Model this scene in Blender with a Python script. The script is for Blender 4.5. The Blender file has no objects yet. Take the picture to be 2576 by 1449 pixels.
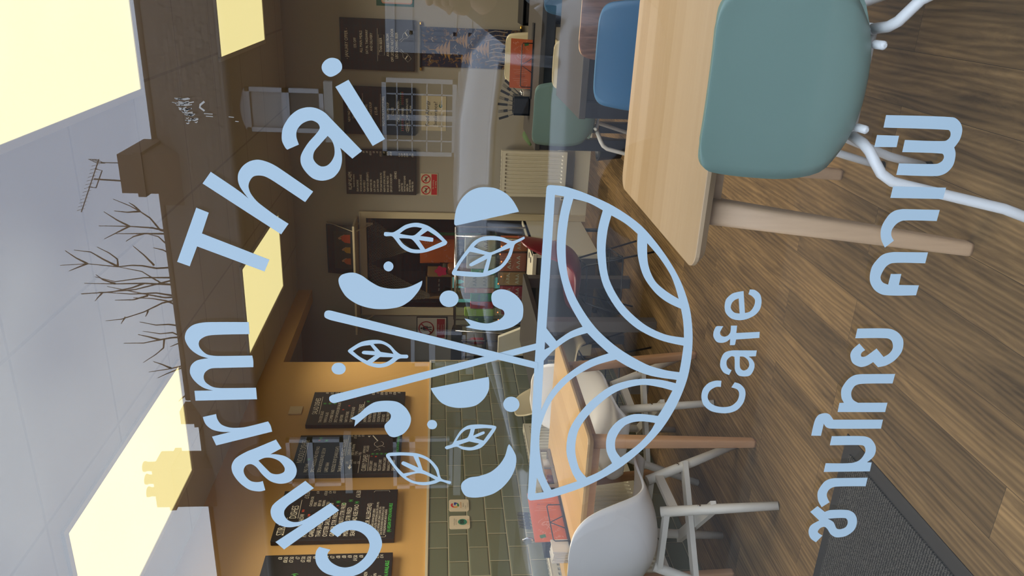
import bpy, bmesh, math, random
from mathutils import Vector, Matrix, Euler, noise
C = bpy.context.scene.collection
SC = bpy.context.scene
PI = math.pi
R = math.radians

# ------------------------------------------------------------------ camera
# the phone was held sideways: the camera is rolled by 90 degrees
cam_d = bpy.data.cameras.new('camera')
cam = bpy.data.objects.new('camera', cam_d)
C.objects.link(cam)
cam_d.sensor_fit = 'HORIZONTAL'
cam_d.sensor_width = 36.0
cam_d.lens = 36.0 * 1949.35 / 2576.0
cam_d.clip_start = 0.02
cam_d.clip_end = 300
YAW, PIT, ROL = R(22.14), R(5.625), R(0.479)
A_ = Matrix(((math.cos(YAW), math.sin(YAW), 0), (0, 0, -1), (-math.sin(YAW), math.cos(YAW), 0)))
P_ = Matrix(((1, 0, 0), (0, math.cos(PIT), -math.sin(PIT)), (0, math.sin(PIT), math.cos(PIT))))
Q_ = Matrix(((math.cos(ROL), -math.sin(ROL), 0), (math.sin(ROL), math.cos(ROL), 0), (0, 0, 1)))
M_ = Q_ @ P_ @ A_
right, down, fwd = Vector(M_[0]), Vector(M_[1]), Vector(M_[2])
rot = Matrix((down, right, -fwd)).transposed()
cam.matrix_world = Matrix.Translation((0, -0.95, 1.34)) @ rot.to_4x4()
SC.camera = cam

# ------------------------------------------------------------------ view
SC.view_settings.view_transform = 'Standard'
SC.view_settings.look = 'None'
SC.view_settings.gamma = 1.0
SC.view_settings.exposure = 0.0
SC.view_settings.use_curve_mapping = False
try:
    SC.cycles.use_denoising = True
    SC.cycles.max_bounces = 10
    SC.cycles.transparent_max_bounces = 16
    SC.cycles.sample_clamp_indirect = 6.0
    SC.cycles.caustics_reflective = False
    SC.cycles.caustics_refractive = False
except Exception:
    pass

# ------------------------------------------------------------------ overcast sky
SKY = 3.8
w = bpy.data.worlds.new('overcast_sky')
SC.world = w
w.use_nodes = True
nt = w.node_tree
nt.nodes.clear()
wo = nt.nodes.new('ShaderNodeOutputWorld')
bg = nt.nodes.new('ShaderNodeBackground')
tc = nt.nodes.new('ShaderNodeTexCoord')
mp = nt.nodes.new('ShaderNodeMapping')
mp.inputs['Scale'].default_value = (1.0, 1.0, 2.2)
n1 = nt.nodes.new('ShaderNodeTexNoise')
n1.inputs['Scale'].default_value = 2.6
n1.inputs['Detail'].default_value = 2.5
n1.inputs['Roughness'].default_value = 0.5
cr = nt.nodes.new('ShaderNodeValToRGB')
cr.color_ramp.elements[0].position = 0.36
cr.color_ramp.elements[0].color = (0.66, 0.74, 0.95, 1)
cr.color_ramp.elements[1].position = 0.64
cr.color_ramp.elements[1].color = (1.06, 1.12, 1.26, 1)
nt.links.new(tc.outputs['Generated'], mp.inputs['Vector'])
nt.links.new(mp.outputs['Vector'], n1.inputs['Vector'])
nt.links.new(n1.outputs['Fac'], cr.inputs['Fac'])
nt.links.new(cr.outputs['Color'], bg.inputs['Color'])
bg.inputs['Strength'].default_value = SKY
nt.links.new(bg.outputs['Background'], wo.inputs['Surface'])

PANEL = (0.91, 0.79, 0.36)      # warm LED panels
PANEL_S = 1.0


# ------------------------------------------------------------------ helpers
def link_in(nt, a, b):
    nt.links.new(a, b)


MATS = {}


def mat(name, rgb, rough=0.5, metal=0.0, var=0.0, vscale=8.0, spec=0.5, bump=0.0, bscale=60.0, stretch=None, emit=None, estr=1.0, trans=None, coat=0.0):
    if name in MATS:
        return MATS[name]
    m = bpy.data.materials.new(name)
    m.use_nodes = True
    t = m.node_tree
    b = t.nodes['Principled BSDF']
    b.inputs['Base Color'].default_value = (*rgb, 1)
    b.inputs['Roughness'].default_value = rough
    b.inputs['Metallic'].default_value = metal
    b.inputs['Specular IOR Level'].default_value = spec
    b.inputs['Coat Weight'].default_value = coat
    if emit:
        b.inputs['Emission Color'].default_value = (*emit, 1)
        b.inputs['Emission Strength'].default_value = estr
    co = t.nodes.new('ShaderNodeTexCoord')
    mpn = t.nodes.new('ShaderNodeMapping')
    if stretch:
        mpn.inputs['Scale'].default_value = stretch
    t.links.new(co.outputs['Object'], mpn.inputs['Vector'])
    if var > 0:
        nz = t.nodes.new('ShaderNodeTexNoise')
        nz.inputs['Scale'].default_value = vscale
        nz.inputs['Detail'].default_value = 6
        mx = t.nodes.new('ShaderNodeMix')
        mx.data_type = 'RGBA'
        mx.inputs['A'].default_value = (*[max(0, c * (1 - var)) for c in rgb], 1)
        mx.inputs['B'].default_value = (*[min(1, c * (1 + var)) for c in rgb], 1)
        t.links.new(mpn.outputs['Vector'], nz.inputs['Vector'])
        t.links.new(nz.outputs['Fac'], mx.inputs['Factor'])
        t.links.new(mx.outputs['Result'], b.inputs['Base Color'])
    if bump > 0:
        nb = t.nodes.new('ShaderNodeTexNoise')
        nb.inputs['Scale'].default_value = bscale
        nb.inputs['Detail'].default_value = 4
        bp = t.nodes.new('ShaderNodeBump')
        bp.inputs['Strength'].default_value = bump
        bp.inputs['Distance'].default_value = 0.004
        t.links.new(mpn.outputs['Vector'], nb.inputs['Vector'])
        t.links.new(nb.outputs['Fac'], bp.inputs['Height'])
        t.links.new(bp.outputs['Normal'], b.inputs['Normal'])
    MATS[name] = m
    return m


def glassmat(name, f0=0.05, tint=(1, 1, 1), rough=0.0):
    """thin pane: clear view through plus a fresnel mirror reflection on each face"""
    m = bpy.data.materials.new(name)
    m.use_nodes = True
    t = m.node_tree
    t.nodes.clear()
    out = t.nodes.new('ShaderNodeOutputMaterial')
    mix = t.nodes.new('ShaderNodeMixShader')
    tr = t.nodes.new('ShaderNodeBsdfTransparent')
    tr.inputs['Color'].default_value = (*tint, 1)
    gl = t.nodes.new('ShaderNodeBsdfGlossy')
    gl.inputs['Roughness'].default_value = rough
    gl.inputs['Color'].default_value = (0.93, 0.98, 1.0, 1)
    ge = t.nodes.new('ShaderNodeNewGeometry')
    vm = t.nodes.new('ShaderNodeVectorMath')
    vm.operation = 'DOT_PRODUCT'
    t.links.new(ge.outputs['Normal'], vm.inputs[0])
    t.links.new(ge.outputs['Incoming'], vm.inputs[1])
    ab = t.nodes.new('ShaderNodeMath'); ab.operation = 'ABSOLUTE'
    t.links.new(vm.outputs['Value'], ab.inputs[0])
    om = t.nodes.new('ShaderNodeMath'); om.operation = 'SUBTRACT'
    om.inputs[0].default_value = 1.0
    t.links.new(ab.outputs[0], om.inputs[1])
    pw = t.nodes.new('ShaderNodeMath'); pw.operation = 'POWER'
    t.links.new(om.outputs[0], pw.inputs[0]); pw.inputs[1].default_value = 5.0
    ma = t.nodes.new('ShaderNodeMath'); ma.operation = 'MULTIPLY_ADD'
    t.links.new(pw.outputs[0], ma.inputs[0])
    ma.inputs[1].default_value = 1.0 - f0
    ma.inputs[2].default_value = f0
    t.links.new(ma.outputs[0], mix.inputs['Fac'])
    t.links.new(tr.outputs[0], mix.inputs[1])
    t.links.new(gl.outputs[0], mix.inputs[2])
    t.links.new(mix.outputs[0], out.inputs['Surface'])
    return m


class MB:
    """collects geometry (in world or thing-local coordinates) for ONE mesh object"""
    def __init__(s):
        s.v = []; s.f = []; s.sm = []

    def add(s, vs, fs, smooth=False):
        o = len(s.v)
        s.v += [tuple(p) for p in vs]
        s.f += [tuple(i + o for i in f) for f in fs]
        s.sm += [smooth] * len(fs)
        return s

    def box(s, x0, x1, y0, y1, z0, z1):
        vs = [(x, y, z) for x in (x0, x1) for y in (y0, y1) for z in (z0, z1)]
        return s.add(vs, [(0, 1, 3, 2), (4, 6, 7, 5), (0, 4, 5, 1), (2, 3, 7, 6), (0, 2, 6, 4), (1, 5, 7, 3)])

    def obox(s, c, size, rotz=0.0, m=None):
        M = m if m is not None else Matrix.Rotation(rotz, 4, 'Z')
        hx, hy, hz = [k / 2 for k in size]
        vs = [Vector(c) + (M @ Vector((x, y, z))) for x in (-hx, hx) for y in (-hy, hy) for z in (-hz, hz)]
        return s.add(vs, [(0, 1, 3, 2), (4, 6, 7, 5), (0, 4, 5, 1), (2, 3, 7, 6), (0, 2, 6, 4), (1, 5, 7, 3)])

    def bar(s, a, b, w, h, up=(0, 0, 1)):
        a = Vector(a); b = Vector(b); d = (b - a).normalized()
        u = Vector(up)
        sx = d.cross(u)
        if sx.length < 1e-4:
            sx = d.cross(Vector((1, 0, 0)))
        sx.normalize(); sy = sx.cross(d).normalized()
        vs = []
        for p in (a, b):
            for i, j in ((-1, -1), (1, -1), (1, 1), (-1, 1)):
                vs.append(p + sx * (i * w / 2) + sy * (j * h / 2))
        return s.add(vs, [(0, 3, 2, 1), (4, 5, 6, 7), (0, 1, 5, 4), (1, 2, 6, 5), (2, 3, 7, 6), (3, 0, 4, 7)])

    def tube(s, pts, r, n=10, cap=True, closed=False, smooth=True):
        pts = [Vector(p) for p in pts]
        k = len(pts)
        rs = r if isinstance(r, (list, tuple)) else [r] * k
        vs = []; prev = None
        for i, p in enumerate(pts):
            if closed:
                d = (pts[(i + 1) % k] - pts[i - 1])
            else:
                d = pts[min(i + 1, k - 1)] - pts[max(i - 1, 0)]
            d.normalize()
            if prev is None:
                u = d.cross(Vector((0, 0, 1)))
                if u.length < 1e-3:
                    u = d.cross(Vector((1, 0, 0)))
            else:
                u = prev - d * prev.dot(d)
            u.normalize(); prev = u
            v = d.cross(u)
            for j in range(n):
                a = 2 * PI * j / n
                vs.append(p + (u * math.cos(a) + v * math.sin(a)) * rs[i])
        fs = []
        for i in range(k if closed else k - 1):
            i2 = (i + 1) % k
            for j in range(n):
                j2 = (j + 1) % n
                fs.append((i * n + j, i * n + j2, i2 * n + j2, i2 * n + j))
        s.add(vs, fs, smooth)
        if cap and not closed:
            o = len(s.v) - k * n
            s.f.append(tuple(o + j for j in range(n))[::-1]); s.sm.append(False)
            s.f.append(tuple(o + (k - 1) * n + j for j in range(n))); s.sm.append(False)
        return s

    def lathe(s, prof, c=(0, 0, 0), n=24, m=None, smooth=True):
        vs = []; c = Vector(c)
        for (r, z) in prof:
            for j in range(n):
                a = 2 * PI * j / n
                p = Vector((r * math.cos(a), r * math.sin(a), z))
                vs.append(c + (m @ p if m is not None else p))
        fs = [(i * n + j, i * n + (j + 1) % n, (i + 1) * n + (j + 1) % n, (i + 1) * n + j) for i in range(len(prof) - 1) for j in range(n)]
        s.add(vs, fs, smooth)
        o = len(s.v) - len(vs)
        s.f.append(tuple(o + j for j in range(n))[::-1]); s.sm.append(False)
        s.f.append(tuple(o + (len(prof) - 1) * n + j for j in range(n))); s.sm.append(False)
        return s

    def prism(s, poly, fn0, fn1):
        """poly: 2D outline; fn0/fn1 map a 2D point to the back/front 3D point"""
        k = len(poly)
        vs = [fn0(*p) for p in poly] + [fn1(*p) for p in poly]
        fs = [tuple(range(k))[::-1], tuple(range(k, 2 * k))] + [(i, (i + 1) % k, k + (i + 1) % k, k + i) for i in range(k)]
        return s.add(vs, fs)

    def grid(s, rows, smooth=True, close_u=False):
        nr = len(rows); nc = len(rows[0])
        vs = [p for r in rows for p in r]
        fs = []
        for i in range(nr - 1):
            for j in range(nc if close_u else nc - 1):
                j2 = (j + 1) % nc
                fs.append((i * nc + j, i * nc + j2, (i + 1) * nc + j2, (i + 1) * nc + j))
        return s.add(vs, fs, smooth)

    def sphere(s, c, r, n=16, sc=(1, 1, 1)):
        prof = []
        k = n // 2
        rows = []
        for i in range(k + 1):
            th = PI * i / k
            rows.append([Vector(c) + Vector((r * sc[0] * math.sin(th) * math.cos(2 * PI * j / n), r * sc[1] * math.sin(th) * math.sin(2 * PI * j / n), r * sc[2] * math.cos(th))) for j in range(n)])
        return s.grid(rows, True, True)

    def build(s, name, m, parent=None, loc=None, kind=None, bevel=0.0, solid=0.0, rim=0, subd=0, world=True, fix=True):
        off = Vector((0, 0, 0))
        if loc is not None:
            off = Vector(loc)
        me = bpy.data.meshes.new(name)
        inv = None
        if parent is not None and world:
            inv = WM[parent.name].inverted()
        vs = []
        for p in s.v:
            p = Vector(p)
            if inv is not None:
                p = inv @ p
            vs.append(p - off)
        me.from_pydata(vs, [], s.f)
        me.polygons.foreach_set('use_smooth', s.sm)
        me.validate()
        if fix:
            bm = bmesh.new(); bm.from_mesh(me)
            bmesh.ops.remove_doubles(bm, verts=bm.verts, dist=1e-6)
            bmesh.ops.recalc_face_normals(bm, faces=bm.faces)
            if solid:
                # give an open sheet its real thickness
                bm.normal_update()
                fl_ = list(bm.faces); vl_ = list(bm.verts)
                edge_ = [(e, e.link_faces[0]) for e in bm.edges if len(e.link_faces) == 1]
                twin = {v: bm.verts.new(v.co - v.normal * solid / 2) for v in vl_}
                for v in vl_:
                    v.co = v.co + v.normal * solid / 2
                for f in fl_:
                    nf = bm.faces.new([twin[v] for v in reversed(f.verts)]); nf.smooth = f.smooth
                for e, f in edge_:
                    a, b = e.verts
                    ring = list(f.verts); k = ring.index(a)
                    if ring[(k + 1) % len(ring)] != b:
                        a, b = b, a
                    nf = bm.faces.new([b, a, twin[a], twin[b]]); nf.material_index = rim; nf.smooth = False
            bm.to_mesh(me); bm.free()
        me.update()
        o = bpy.data.objects.new(name, me)
        C.objects.link(o)
        o.location = off
        if m is not None:
            for mm in (m if isinstance(m, list) else [m]):
                me.materials.append(mm)
        if parent is not None:
            o.parent = parent
            WM[o.name] = WM[parent.name] @ Matrix.Translation(off)
        else:
            WM[o.name] = Matrix.Translation(off)
        if kind:
            o['kind'] = kind
        if bevel:
            md = o.modifiers.new('bevel', 'BEVEL'); md.width = bevel; md.segments = 3; md.limit_method = 'ANGLE'; md.angle_limit = R(40)
            md.harden_normals = False
        if subd:
            md = o.modifiers.new('subd', 'SUBSURF'); md.levels = subd; md.render_levels = subd
        return o


WM = {}


def thing(name, label, cat, loc=(0, 0, 0), rotz=0.0, group=None):
    o = bpy.data.objects.new(name, None)
    C.objects.link(o)
    o.empty_display_size = 0.1
    o.location = loc
    o.rotation_euler = (0, 0, rotz)
    WM[o.name] = Matrix.Translation(loc) @ Matrix.Rotation(rotz, 4, 'Z')
    o['label'] = label; o['category'] = cat
    if group:
        o['group'] = group
    return o


def tag(o, label, cat, group=None):
    o['label'] = label; o['category'] = cat
    if group:
        o['group'] = group
    return o


def dup(root, loc, rotz, label, group=None):
    r = root.copy(); C.objects.link(r)
    r.location = loc; r.rotation_euler = (0, 0, rotz)
    WM[r.name] = Matrix.Translation(loc) @ Matrix.Rotation(rotz, 4, 'Z')
    r['label'] = label
    if group:
        r['group'] = group
    def rec(src, dst):
        for ch in [c for c in bpy.data.objects if c.parent == src]:
            c2 = ch.copy(); C.objects.link(c2); c2.parent = dst
            WM[c2.name] = WM[dst.name] @ Matrix.Translation(c2.location)
            rec(ch, c2)
    rec(root, r)
    return r


TXT = {}


def text_mb(mb, s, size, fn, x=0.0, y=0.0, align='L', squash=0.8, thick=0.0):
    """lettering as mesh: fn maps board coordinates (u, v) to a 3D point"""
    key = s
    if key not in TXT:
        cu = bpy.data.curves.new('t', 'FONT')
        cu.body = s; cu.size = 1.0; cu.resolution_u = 2
        ob = bpy.data.objects.new('t', cu)
        me = bpy.data.meshes.new_from_object(ob)
        TXT[key] = ([(v.co.x, v.co.y) for v in me.vertices], [tuple(p.vertices) for p in me.polygons])
        bpy.data.objects.remove(ob); bpy.data.curves.remove(cu); bpy.data.meshes.remove(me)
    vs, fs = TXT[key]
    if not vs:
        return mb
    wd = max(v[0] for v in vs) * size * squash
    dx = {'L': 0, 'C': -wd / 2, 'R': -wd}[align]
    mb.add([fn(x + dx + a * size * squash, y + b * size) for a, b in vs], fs)
    return mb


def stroke2d(mb, pts, wd, fn, closed=False):
    pts = [Vector(p) for p in pts]
    k = len(pts)
    L = []; Rr = []
    for i in range(k):
        d = (pts[(i + 1) % k] - pts[i - 1]) if closed else (pts[min(i + 1, k - 1)] - pts[max(i - 1, 0)])
        if d.length < 1e-9:
            d = Vector((1, 0))
        d.normalize(); n = Vector((-d.y, d.x)) * wd / 2
        L.append(fn(*(pts[i] + n))); Rr.append(fn(*(pts[i] - n)))
    fs = []
    for i in range(k if closed else k - 1):
        j = (i + 1) % k
        fs.append((i, j, k + j, k + i))
    return mb.add(L + Rr, fs)


def arc(cx, cy, r, a0, a1, n=16, ry=None):
    ry = ry or r
    return [(cx + r * math.cos(R(a0 + (a1 - a0) * i / n)), cy + ry * math.sin(R(a0 + (a1 - a0) * i / n))) for i in range(n + 1)]


def rrect(x0, x1, y0, y1, r, n=5):
    p = []
    for cx, cy, a in ((x1 - r, y1 - r, 0), (x0 + r, y1 - r, 90), (x0 + r, y0 + r, 180), (x1 - r, y0 + r, 270)):
        p += arc(cx, cy, r, a, a + 90, n)
    return p


# mappings onto planes (u to the right as seen from the room, v up)
def on_left(X):
    return lambda u, v: (X, u, v)


def on_back(Y):
    return lambda u, v: (u, Y, v)


# ------------------------------------------------------------------ materials of the room
def floor_material():
    m = bpy.data.materials.new('wood_plank_floor'); m.use_nodes = True
    t = m.node_tree; b = t.nodes['Principled BSDF']
    co = t.nodes.new('ShaderNodeTexCoord')
    mp = t.nodes.new('ShaderNodeMapping')
    mp.inputs['Rotation'].default_value = (0, 0, R(90))
    t.links.new(co.outputs['Object'], mp.inputs['Vector'])
    br = t.nodes.new('ShaderNodeTexBrick')
    br.inputs['Scale'].default_value = 1.0
    br.inputs['Brick Width'].default_value = 1.22
    br.inputs['Row Height'].default_value = 0.152
    br.inputs['Mortar Size'].default_value = 0.0007
    br.inputs['Mortar Smooth'].default_value = 0.3
    br.offset = 0.37
    br.inputs['Color1'].default_value = (0.0, 0, 0, 1)
    br.inputs['Color2'].default_value = (1, 1, 1, 1)
    br.inputs['Mortar'].default_value = (0.0, 0, 0, 1)
    br.inputs['Bias'].default_value = 0.0
    t.links.new(mp.outputs['Vector'], br.inputs['Vector'])
    # stretched grain, shifted per plank
    sep = t.nodes.new('ShaderNodeSeparateXYZ'); t.links.new(co.outputs['Object'], sep.inputs[0])
    bw = t.nodes.new('ShaderNodeRGBToBW'); t.links.new(br.outputs['Color'], bw.inputs[0])
    off = t.nodes.new('ShaderNodeMath'); off.operation = 'MULTIPLY_ADD'
    t.links.new(bw.outputs[0], off.inputs[0]); off.inputs[1].default_value = 7.3
    t.links.new(sep.outputs['Y'], off.inputs[2])
    cmb = t.nodes.new('ShaderNodeCombineXYZ')
    t.links.new(sep.outputs['X'], cmb.inputs['X']); t.links.new(off.outputs[0], cmb.inputs['Y'])
    mg = t.nodes.new('ShaderNodeMapping'); mg.inputs['Scale'].default_value = (13, 1.5, 1)
    t.links.new(cmb.outputs[0], mg.inputs['Vector'])
    nz = t.nodes.new('ShaderNodeTexNoise'); nz.inputs['Scale'].default_value = 1.0
    nz.inputs['Detail'].default_value = 10; nz.inputs['Roughness'].default_value = 0.70; nz.inputs['Distortion'].default_value = 1.1
    t.links.new(mg.outputs[0], nz.inputs['Vector'])
    # cathedral grain
    mw = t.nodes.new('ShaderNodeMapping'); mw.inputs['Scale'].default_value = (7.0, 0.55, 1)
    t.links.new(cmb.outputs[0], mw.inputs['Vector'])
    wv = t.nodes.new('ShaderNodeTexWave'); wv.wave_type = 'BANDS'; wv.bands_direction = 'X'
    wv.inputs['Scale'].default_value = 2.4; wv.inputs['Distortion'].default_value = 9.0
    wv.inputs['Detail'].default_value = 3; wv.inputs['Detail Scale'].default_value = 1.2
    t.links.new(mw.outputs[0], wv.inputs['Vector'])
    mz = t.nodes.new('ShaderNodeMath'); mz.operation = 'MULTIPLY_ADD'
    t.links.new(wv.outputs['Fac'], mz.inputs[0]); mz.inputs[1].default_value = 0.15
    t.links.new(nz.outputs['Fac'], mz.inputs[2])
    rp = t.nodes.new('ShaderNodeValToRGB')
    rp.color_ramp.elements[0].position = 0.36; rp.color_ramp.elements[0].color = (0.060, 0.036, 0.015, 1)
    rp.color_ramp.elements[1].position = 0.85; rp.color_ramp.elements[1].color = (0.25, 0.155, 0.066, 1)
    e = rp.color_ramp.elements.new(0.60); e.color = (0.145, 0.090, 0.038, 1)
    t.links.new(mz.outputs[0], rp.inputs['Fac'])
    # tone of each plank
    tone = t.nodes.new('ShaderNodeMapRange'); tone.inputs['To Min'].default_value = 0.70; tone.inputs['To Max'].default_value = 1.40
    t.links.new(bw.outputs[0], tone.inputs['Value'])
    mul = t.nodes.new('ShaderNodeVectorMath'); mul.operation = 'SCALE'
    t.links.new(rp.outputs['Color'], mul.inputs[0]); t.links.new(tone.outputs[0], mul.inputs['Scale'])
    mo = t.nodes.new('ShaderNodeMix'); mo.data_type = 'RGBA'
    t.links.new(br.outputs['Fac'], mo.inputs['Factor'])
    t.links.new(mul.outputs[0], mo.inputs['A']); mo.inputs['B'].default_value = (0.03, 0.02, 0.01, 1)
    t.links.new(mo.outputs['Result'], b.inputs['Base Color'])
    b.inputs['Roughness'].default_value = 0.6
    b.inputs['Specular IOR Level'].default_value = 0.18
    bp = t.nodes.new('ShaderNodeBump'); bp.inputs['Strength'].default_value = 0.25; bp.inputs['Distance'].default_value = 0.002
    t.links.new(nz.outputs['Fac'], bp.inputs['Height']); t.links.new(bp.outputs['Normal'], b.inputs['Normal'])
    return m


def tile_material():
    m = bpy.data.materials.new('sage_metro_tiles'); m.use_nodes = True
    t = m.node_tree; b = t.nodes['Principled BSDF']
    co = t.nodes.new('ShaderNodeTexCoord')
    sp = t.nodes.new('ShaderNodeSeparateXYZ'); cb = t.nodes.new('ShaderNodeCombineXYZ')
    t.links.new(co.outputs['Object'], sp.inputs[0])
    a1 = t.nodes.new('ShaderNodeMath'); a1.operation = 'ADD'; a1.inputs[1].default_value = 0.020
    t.links.new(sp.outputs['Y'], a1.inputs[0])
    a2 = t.nodes.new('ShaderNodeMath'); a2.operation = 'ADD'; a2.inputs[1].default_value = 0.068
    t.links.new(sp.outputs['Z'], a2.inputs[0])
    t.links.new(a1.outputs[0], cb.inputs['X']); t.links.new(a2.outputs[0], cb.inputs['Y'])
    def brick(mort, smooth):
        br = t.nodes.new('ShaderNodeTexBrick')
        br.inputs['Scale'].default_value = 1.0
        br.inputs['Brick Width'].default_value = 0.2045
        br.inputs['Row Height'].default_value = 0.1025
        br.inputs['Mortar Size'].default_value = mort
        br.inputs['Mortar Smooth'].default_value = smooth
        br.inputs['Color1'].default_value = (0.135, 0.150, 0.098, 1)
        br.inputs['Color2'].default_value = (0.185, 0.200, 0.138, 1)
        br.inputs['Mortar'].default_value = (0.50, 0.44, 0.28, 1)
        br.offset = 0.5
        t.links.new(cb.outputs[0], br.inputs['Vector'])
        return br
    br = brick(0.0016, 0.2); br2 = brick(0.010, 1.0)
    t.links.new(br.outputs['Color'], b.inputs['Base Color'])
    rr = t.nodes.new('ShaderNodeMapRange'); rr.inputs['To Min'].default_value = 0.16; rr.inputs['To Max'].default_value = 0.8
    t.links.new(br.outputs['Fac'], rr.inputs['Value']); t.links.new(rr.outputs[0], b.inputs['Roughness'])
    bp = t.nodes.new('ShaderNodeBump'); bp.invert = True; bp.inputs['Strength'].default_value = 0.8; bp.inputs['Distance'].default_value = 0.003
    t.links.new(br2.outputs['Fac'], bp.inputs['Height']); t.links.new(bp.outputs['Normal'], b.inputs['Normal'])
    return m


def stave_wood(name, axis, c0, c1, width=0.055, rough=0.42):
    """glued staves running along one axis"""
    m = bpy.data.materials.new(name); m.use_nodes = True
    t = m.node_tree; b = t.nodes['Principled BSDF']
    co = t.nodes.new('ShaderNodeTexCoord')
    mp = t.nodes.new('ShaderNodeMapping')
    if axis == 'Y':
        mp.inputs['Rotation'].default_value = (0, 0, R(90))
    t.links.new(co.outputs['Object'], mp.inputs['Vector'])
    br = t.nodes.new('ShaderNodeTexBrick')
    br.inputs['Scale'].default_value = 1.0; br.inputs['Brick Width'].default_value = 6.0
    br.inputs['Row Height'].default_value = width; br.inputs['Mortar Size'].default_value = 0.0
    br.inputs['Color1'].default_value = (0, 0, 0, 1); br.inputs['Color2'].default_value = (1, 1, 1, 1)
    t.links.new(mp.outputs[0], br.inputs['Vector'])
    ms = t.nodes.new('ShaderNodeMapping'); ms.inputs['Scale'].default_value = (2.5, 60, 60)
    t.links.new(mp.outputs[0], ms.inputs['Vector'])
    nz = t.nodes.new('ShaderNodeTexNoise'); nz.inputs['Scale'].default_value = 1.0; nz.inputs['Detail'].default_value = 6
    t.links.new(ms.outputs[0], nz.inputs['Vector'])
    bw = t.nodes.new('ShaderNodeRGBToBW'); t.links.new(br.outputs['Color'], bw.inputs[0])
    ad = t.nodes.new('ShaderNodeMath'); ad.operation = 'MULTIPLY_ADD'
    t.links.new(nz.outputs['Fac'], ad.inputs[0]); ad.inputs[1].default_value = 0.7
    t.links.new(bw.outputs[0], ad.inputs[2])
    mr = t.nodes.new('ShaderNodeMapRange'); mr.inputs['From Min'].default_value = 0.2; mr.inputs['From Max'].default_value = 1.5
    t.links.new(ad.outputs[0], mr.inputs['Value'])
    mx = t.nodes.new('ShaderNodeMix'); mx.data_type = 'RGBA'
    mx.inputs['A'].default_value = (*c0, 1); mx.inputs['B'].default_value = (*c1, 1)
    t.links.new(mr.outputs[0], mx.inputs['Factor'])
    t.links.new(mx.outputs['Result'], b.inputs['Base Color'])
    b.inputs['Roughness'].default_value = rough
    return m


def ceiling_material():
    m = bpy.data.materials.new('ceiling_tiles'); m.use_nodes = True
    t = m.node_tree; b = t.nodes['Principled BSDF']
    co = t.nodes.new('ShaderNodeTexCoord'); mp = t.nodes.new('ShaderNodeMapping')
    mp.inputs['Location'].default_value = (0.49 + 0.61 * 4, -1.19 + 0.61 * 4, 0)
    t.links.new(co.outputs['Object'], mp.inputs['Vector'])
    br = t.nodes.new('ShaderNodeTexBrick'); br.offset = 0.0
    br.inputs['Scale'].default_value = 1.0; br.inputs['Brick Width'].default_value = 0.61; br.inputs['Row Height'].default_value = 0.61
    br.inputs['Mortar Size'].default_value = 0.008; br.inputs['Mortar Smooth'].default_value = 0.4
    br.inputs['Color1'].default_value = (0.47, 0.43, 0.37, 1); br.inputs['Color2'].default_value = (0.49, 0.45, 0.39, 1)
    br.inputs['Mortar'].default_value = (0.38, 0.34, 0.29, 1)
    t.links.new(mp.outputs[0], br.inputs['Vector'])
    t.links.new(br.outputs['Color'], b.inputs['Base Color'])
    b.inputs['Roughness'].default_value = 0.9
    return m


def leaf_pattern(name):
    """dark woven picture cloth: navy ground with warm and pale woven threads"""
    m = bpy.data.materials.new(name); m.use_nodes = True
    t = m.node_tree; b = t.nodes['Principled BSDF']
    co = t.nodes.new('ShaderNodeTexCoord')
    mp = t.nodes.new('ShaderNodeMapping'); mp.inputs['Scale'].default_value = (26, 26, 20)
    t.links.new(co.outputs['Object'], mp.inputs['Vector'])
    nz = t.nodes.new('ShaderNodeTexNoise'); nz.inputs['Scale'].default_value = 1; nz.inputs['Detail'].default_value = 5; nz.inputs['Distortion'].default_value = 1.5
    t.links.new(mp.outputs[0], nz.inputs['Vector'])
    rp = t.nodes.new('ShaderNodeValToRGB'); rp.color_ramp.interpolation = 'LINEAR'
    rp.color_ramp.elements[0].position = 0.0; rp.color_ramp.elements[0].color = (0.008, 0.012, 0.035, 1)
    rp.color_ramp.elements[1].position = 1.0; rp.color_ramp.elements[1].color = (0.55, 0.42, 0.30, 1)
    for p, c in ((0.54, (0.010, 0.014, 0.04, 1)), (0.60, (0.20, 0.10, 0.03, 1)), (0.66, (0.06, 0.05, 0.03, 1)), (0.72, (0.45, 0.33, 0.20, 1))):
        e = rp.color_ramp.elements.new(p); e.color = c
    t.links.new(nz.outputs['Fac'], rp.inputs['Fac'])
    t.links.new(rp.outputs['Color'], b.inputs['Base Color'])
    b.inputs['Roughness'].default_value = 0.9
    return m


def brick_material(name, c1, c2, mort, bwid=0.22, rh=0.075, axis='XZ', ms=0.01):
    m = bpy.data.materials.new(name); m.use_nodes = True
    t = m.node_tree; b = t.nodes['Principled BSDF']
    co = t.nodes.new('ShaderNodeTexCoord'); sp = t.nodes.new('ShaderNodeSeparateXYZ'); cb = t.nodes.new('ShaderNodeCombineXYZ')
    t.links.new(co.outputs['Object'], sp.inputs[0])
    t.links.new(sp.outputs[axis[0]], cb.inputs['X']); t.links.new(sp.outputs[axis[1]], cb.inputs['Y'])
    br = t.nodes.new('ShaderNodeTexBrick')
    br.inputs['Scale'].default_value = 1.0; br.inputs['Brick Width'].default_value = bwid; br.inputs['Row Height'].default_value = rh
    br.inputs['Mortar Size'].default_value = ms
    br.inputs['Color1'].default_value = (*c1, 1); br.inputs['Color2'].default_value = (*c2, 1); br.inputs['Mortar'].default_value = (*mort, 1)
    t.links.new(cb.outputs[0], br.inputs['Vector']); t.links.new(br.outputs['Color'], b.inputs['Base Color'])
    b.inputs['Roughness'].default_value = 0.9
    return m


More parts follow.
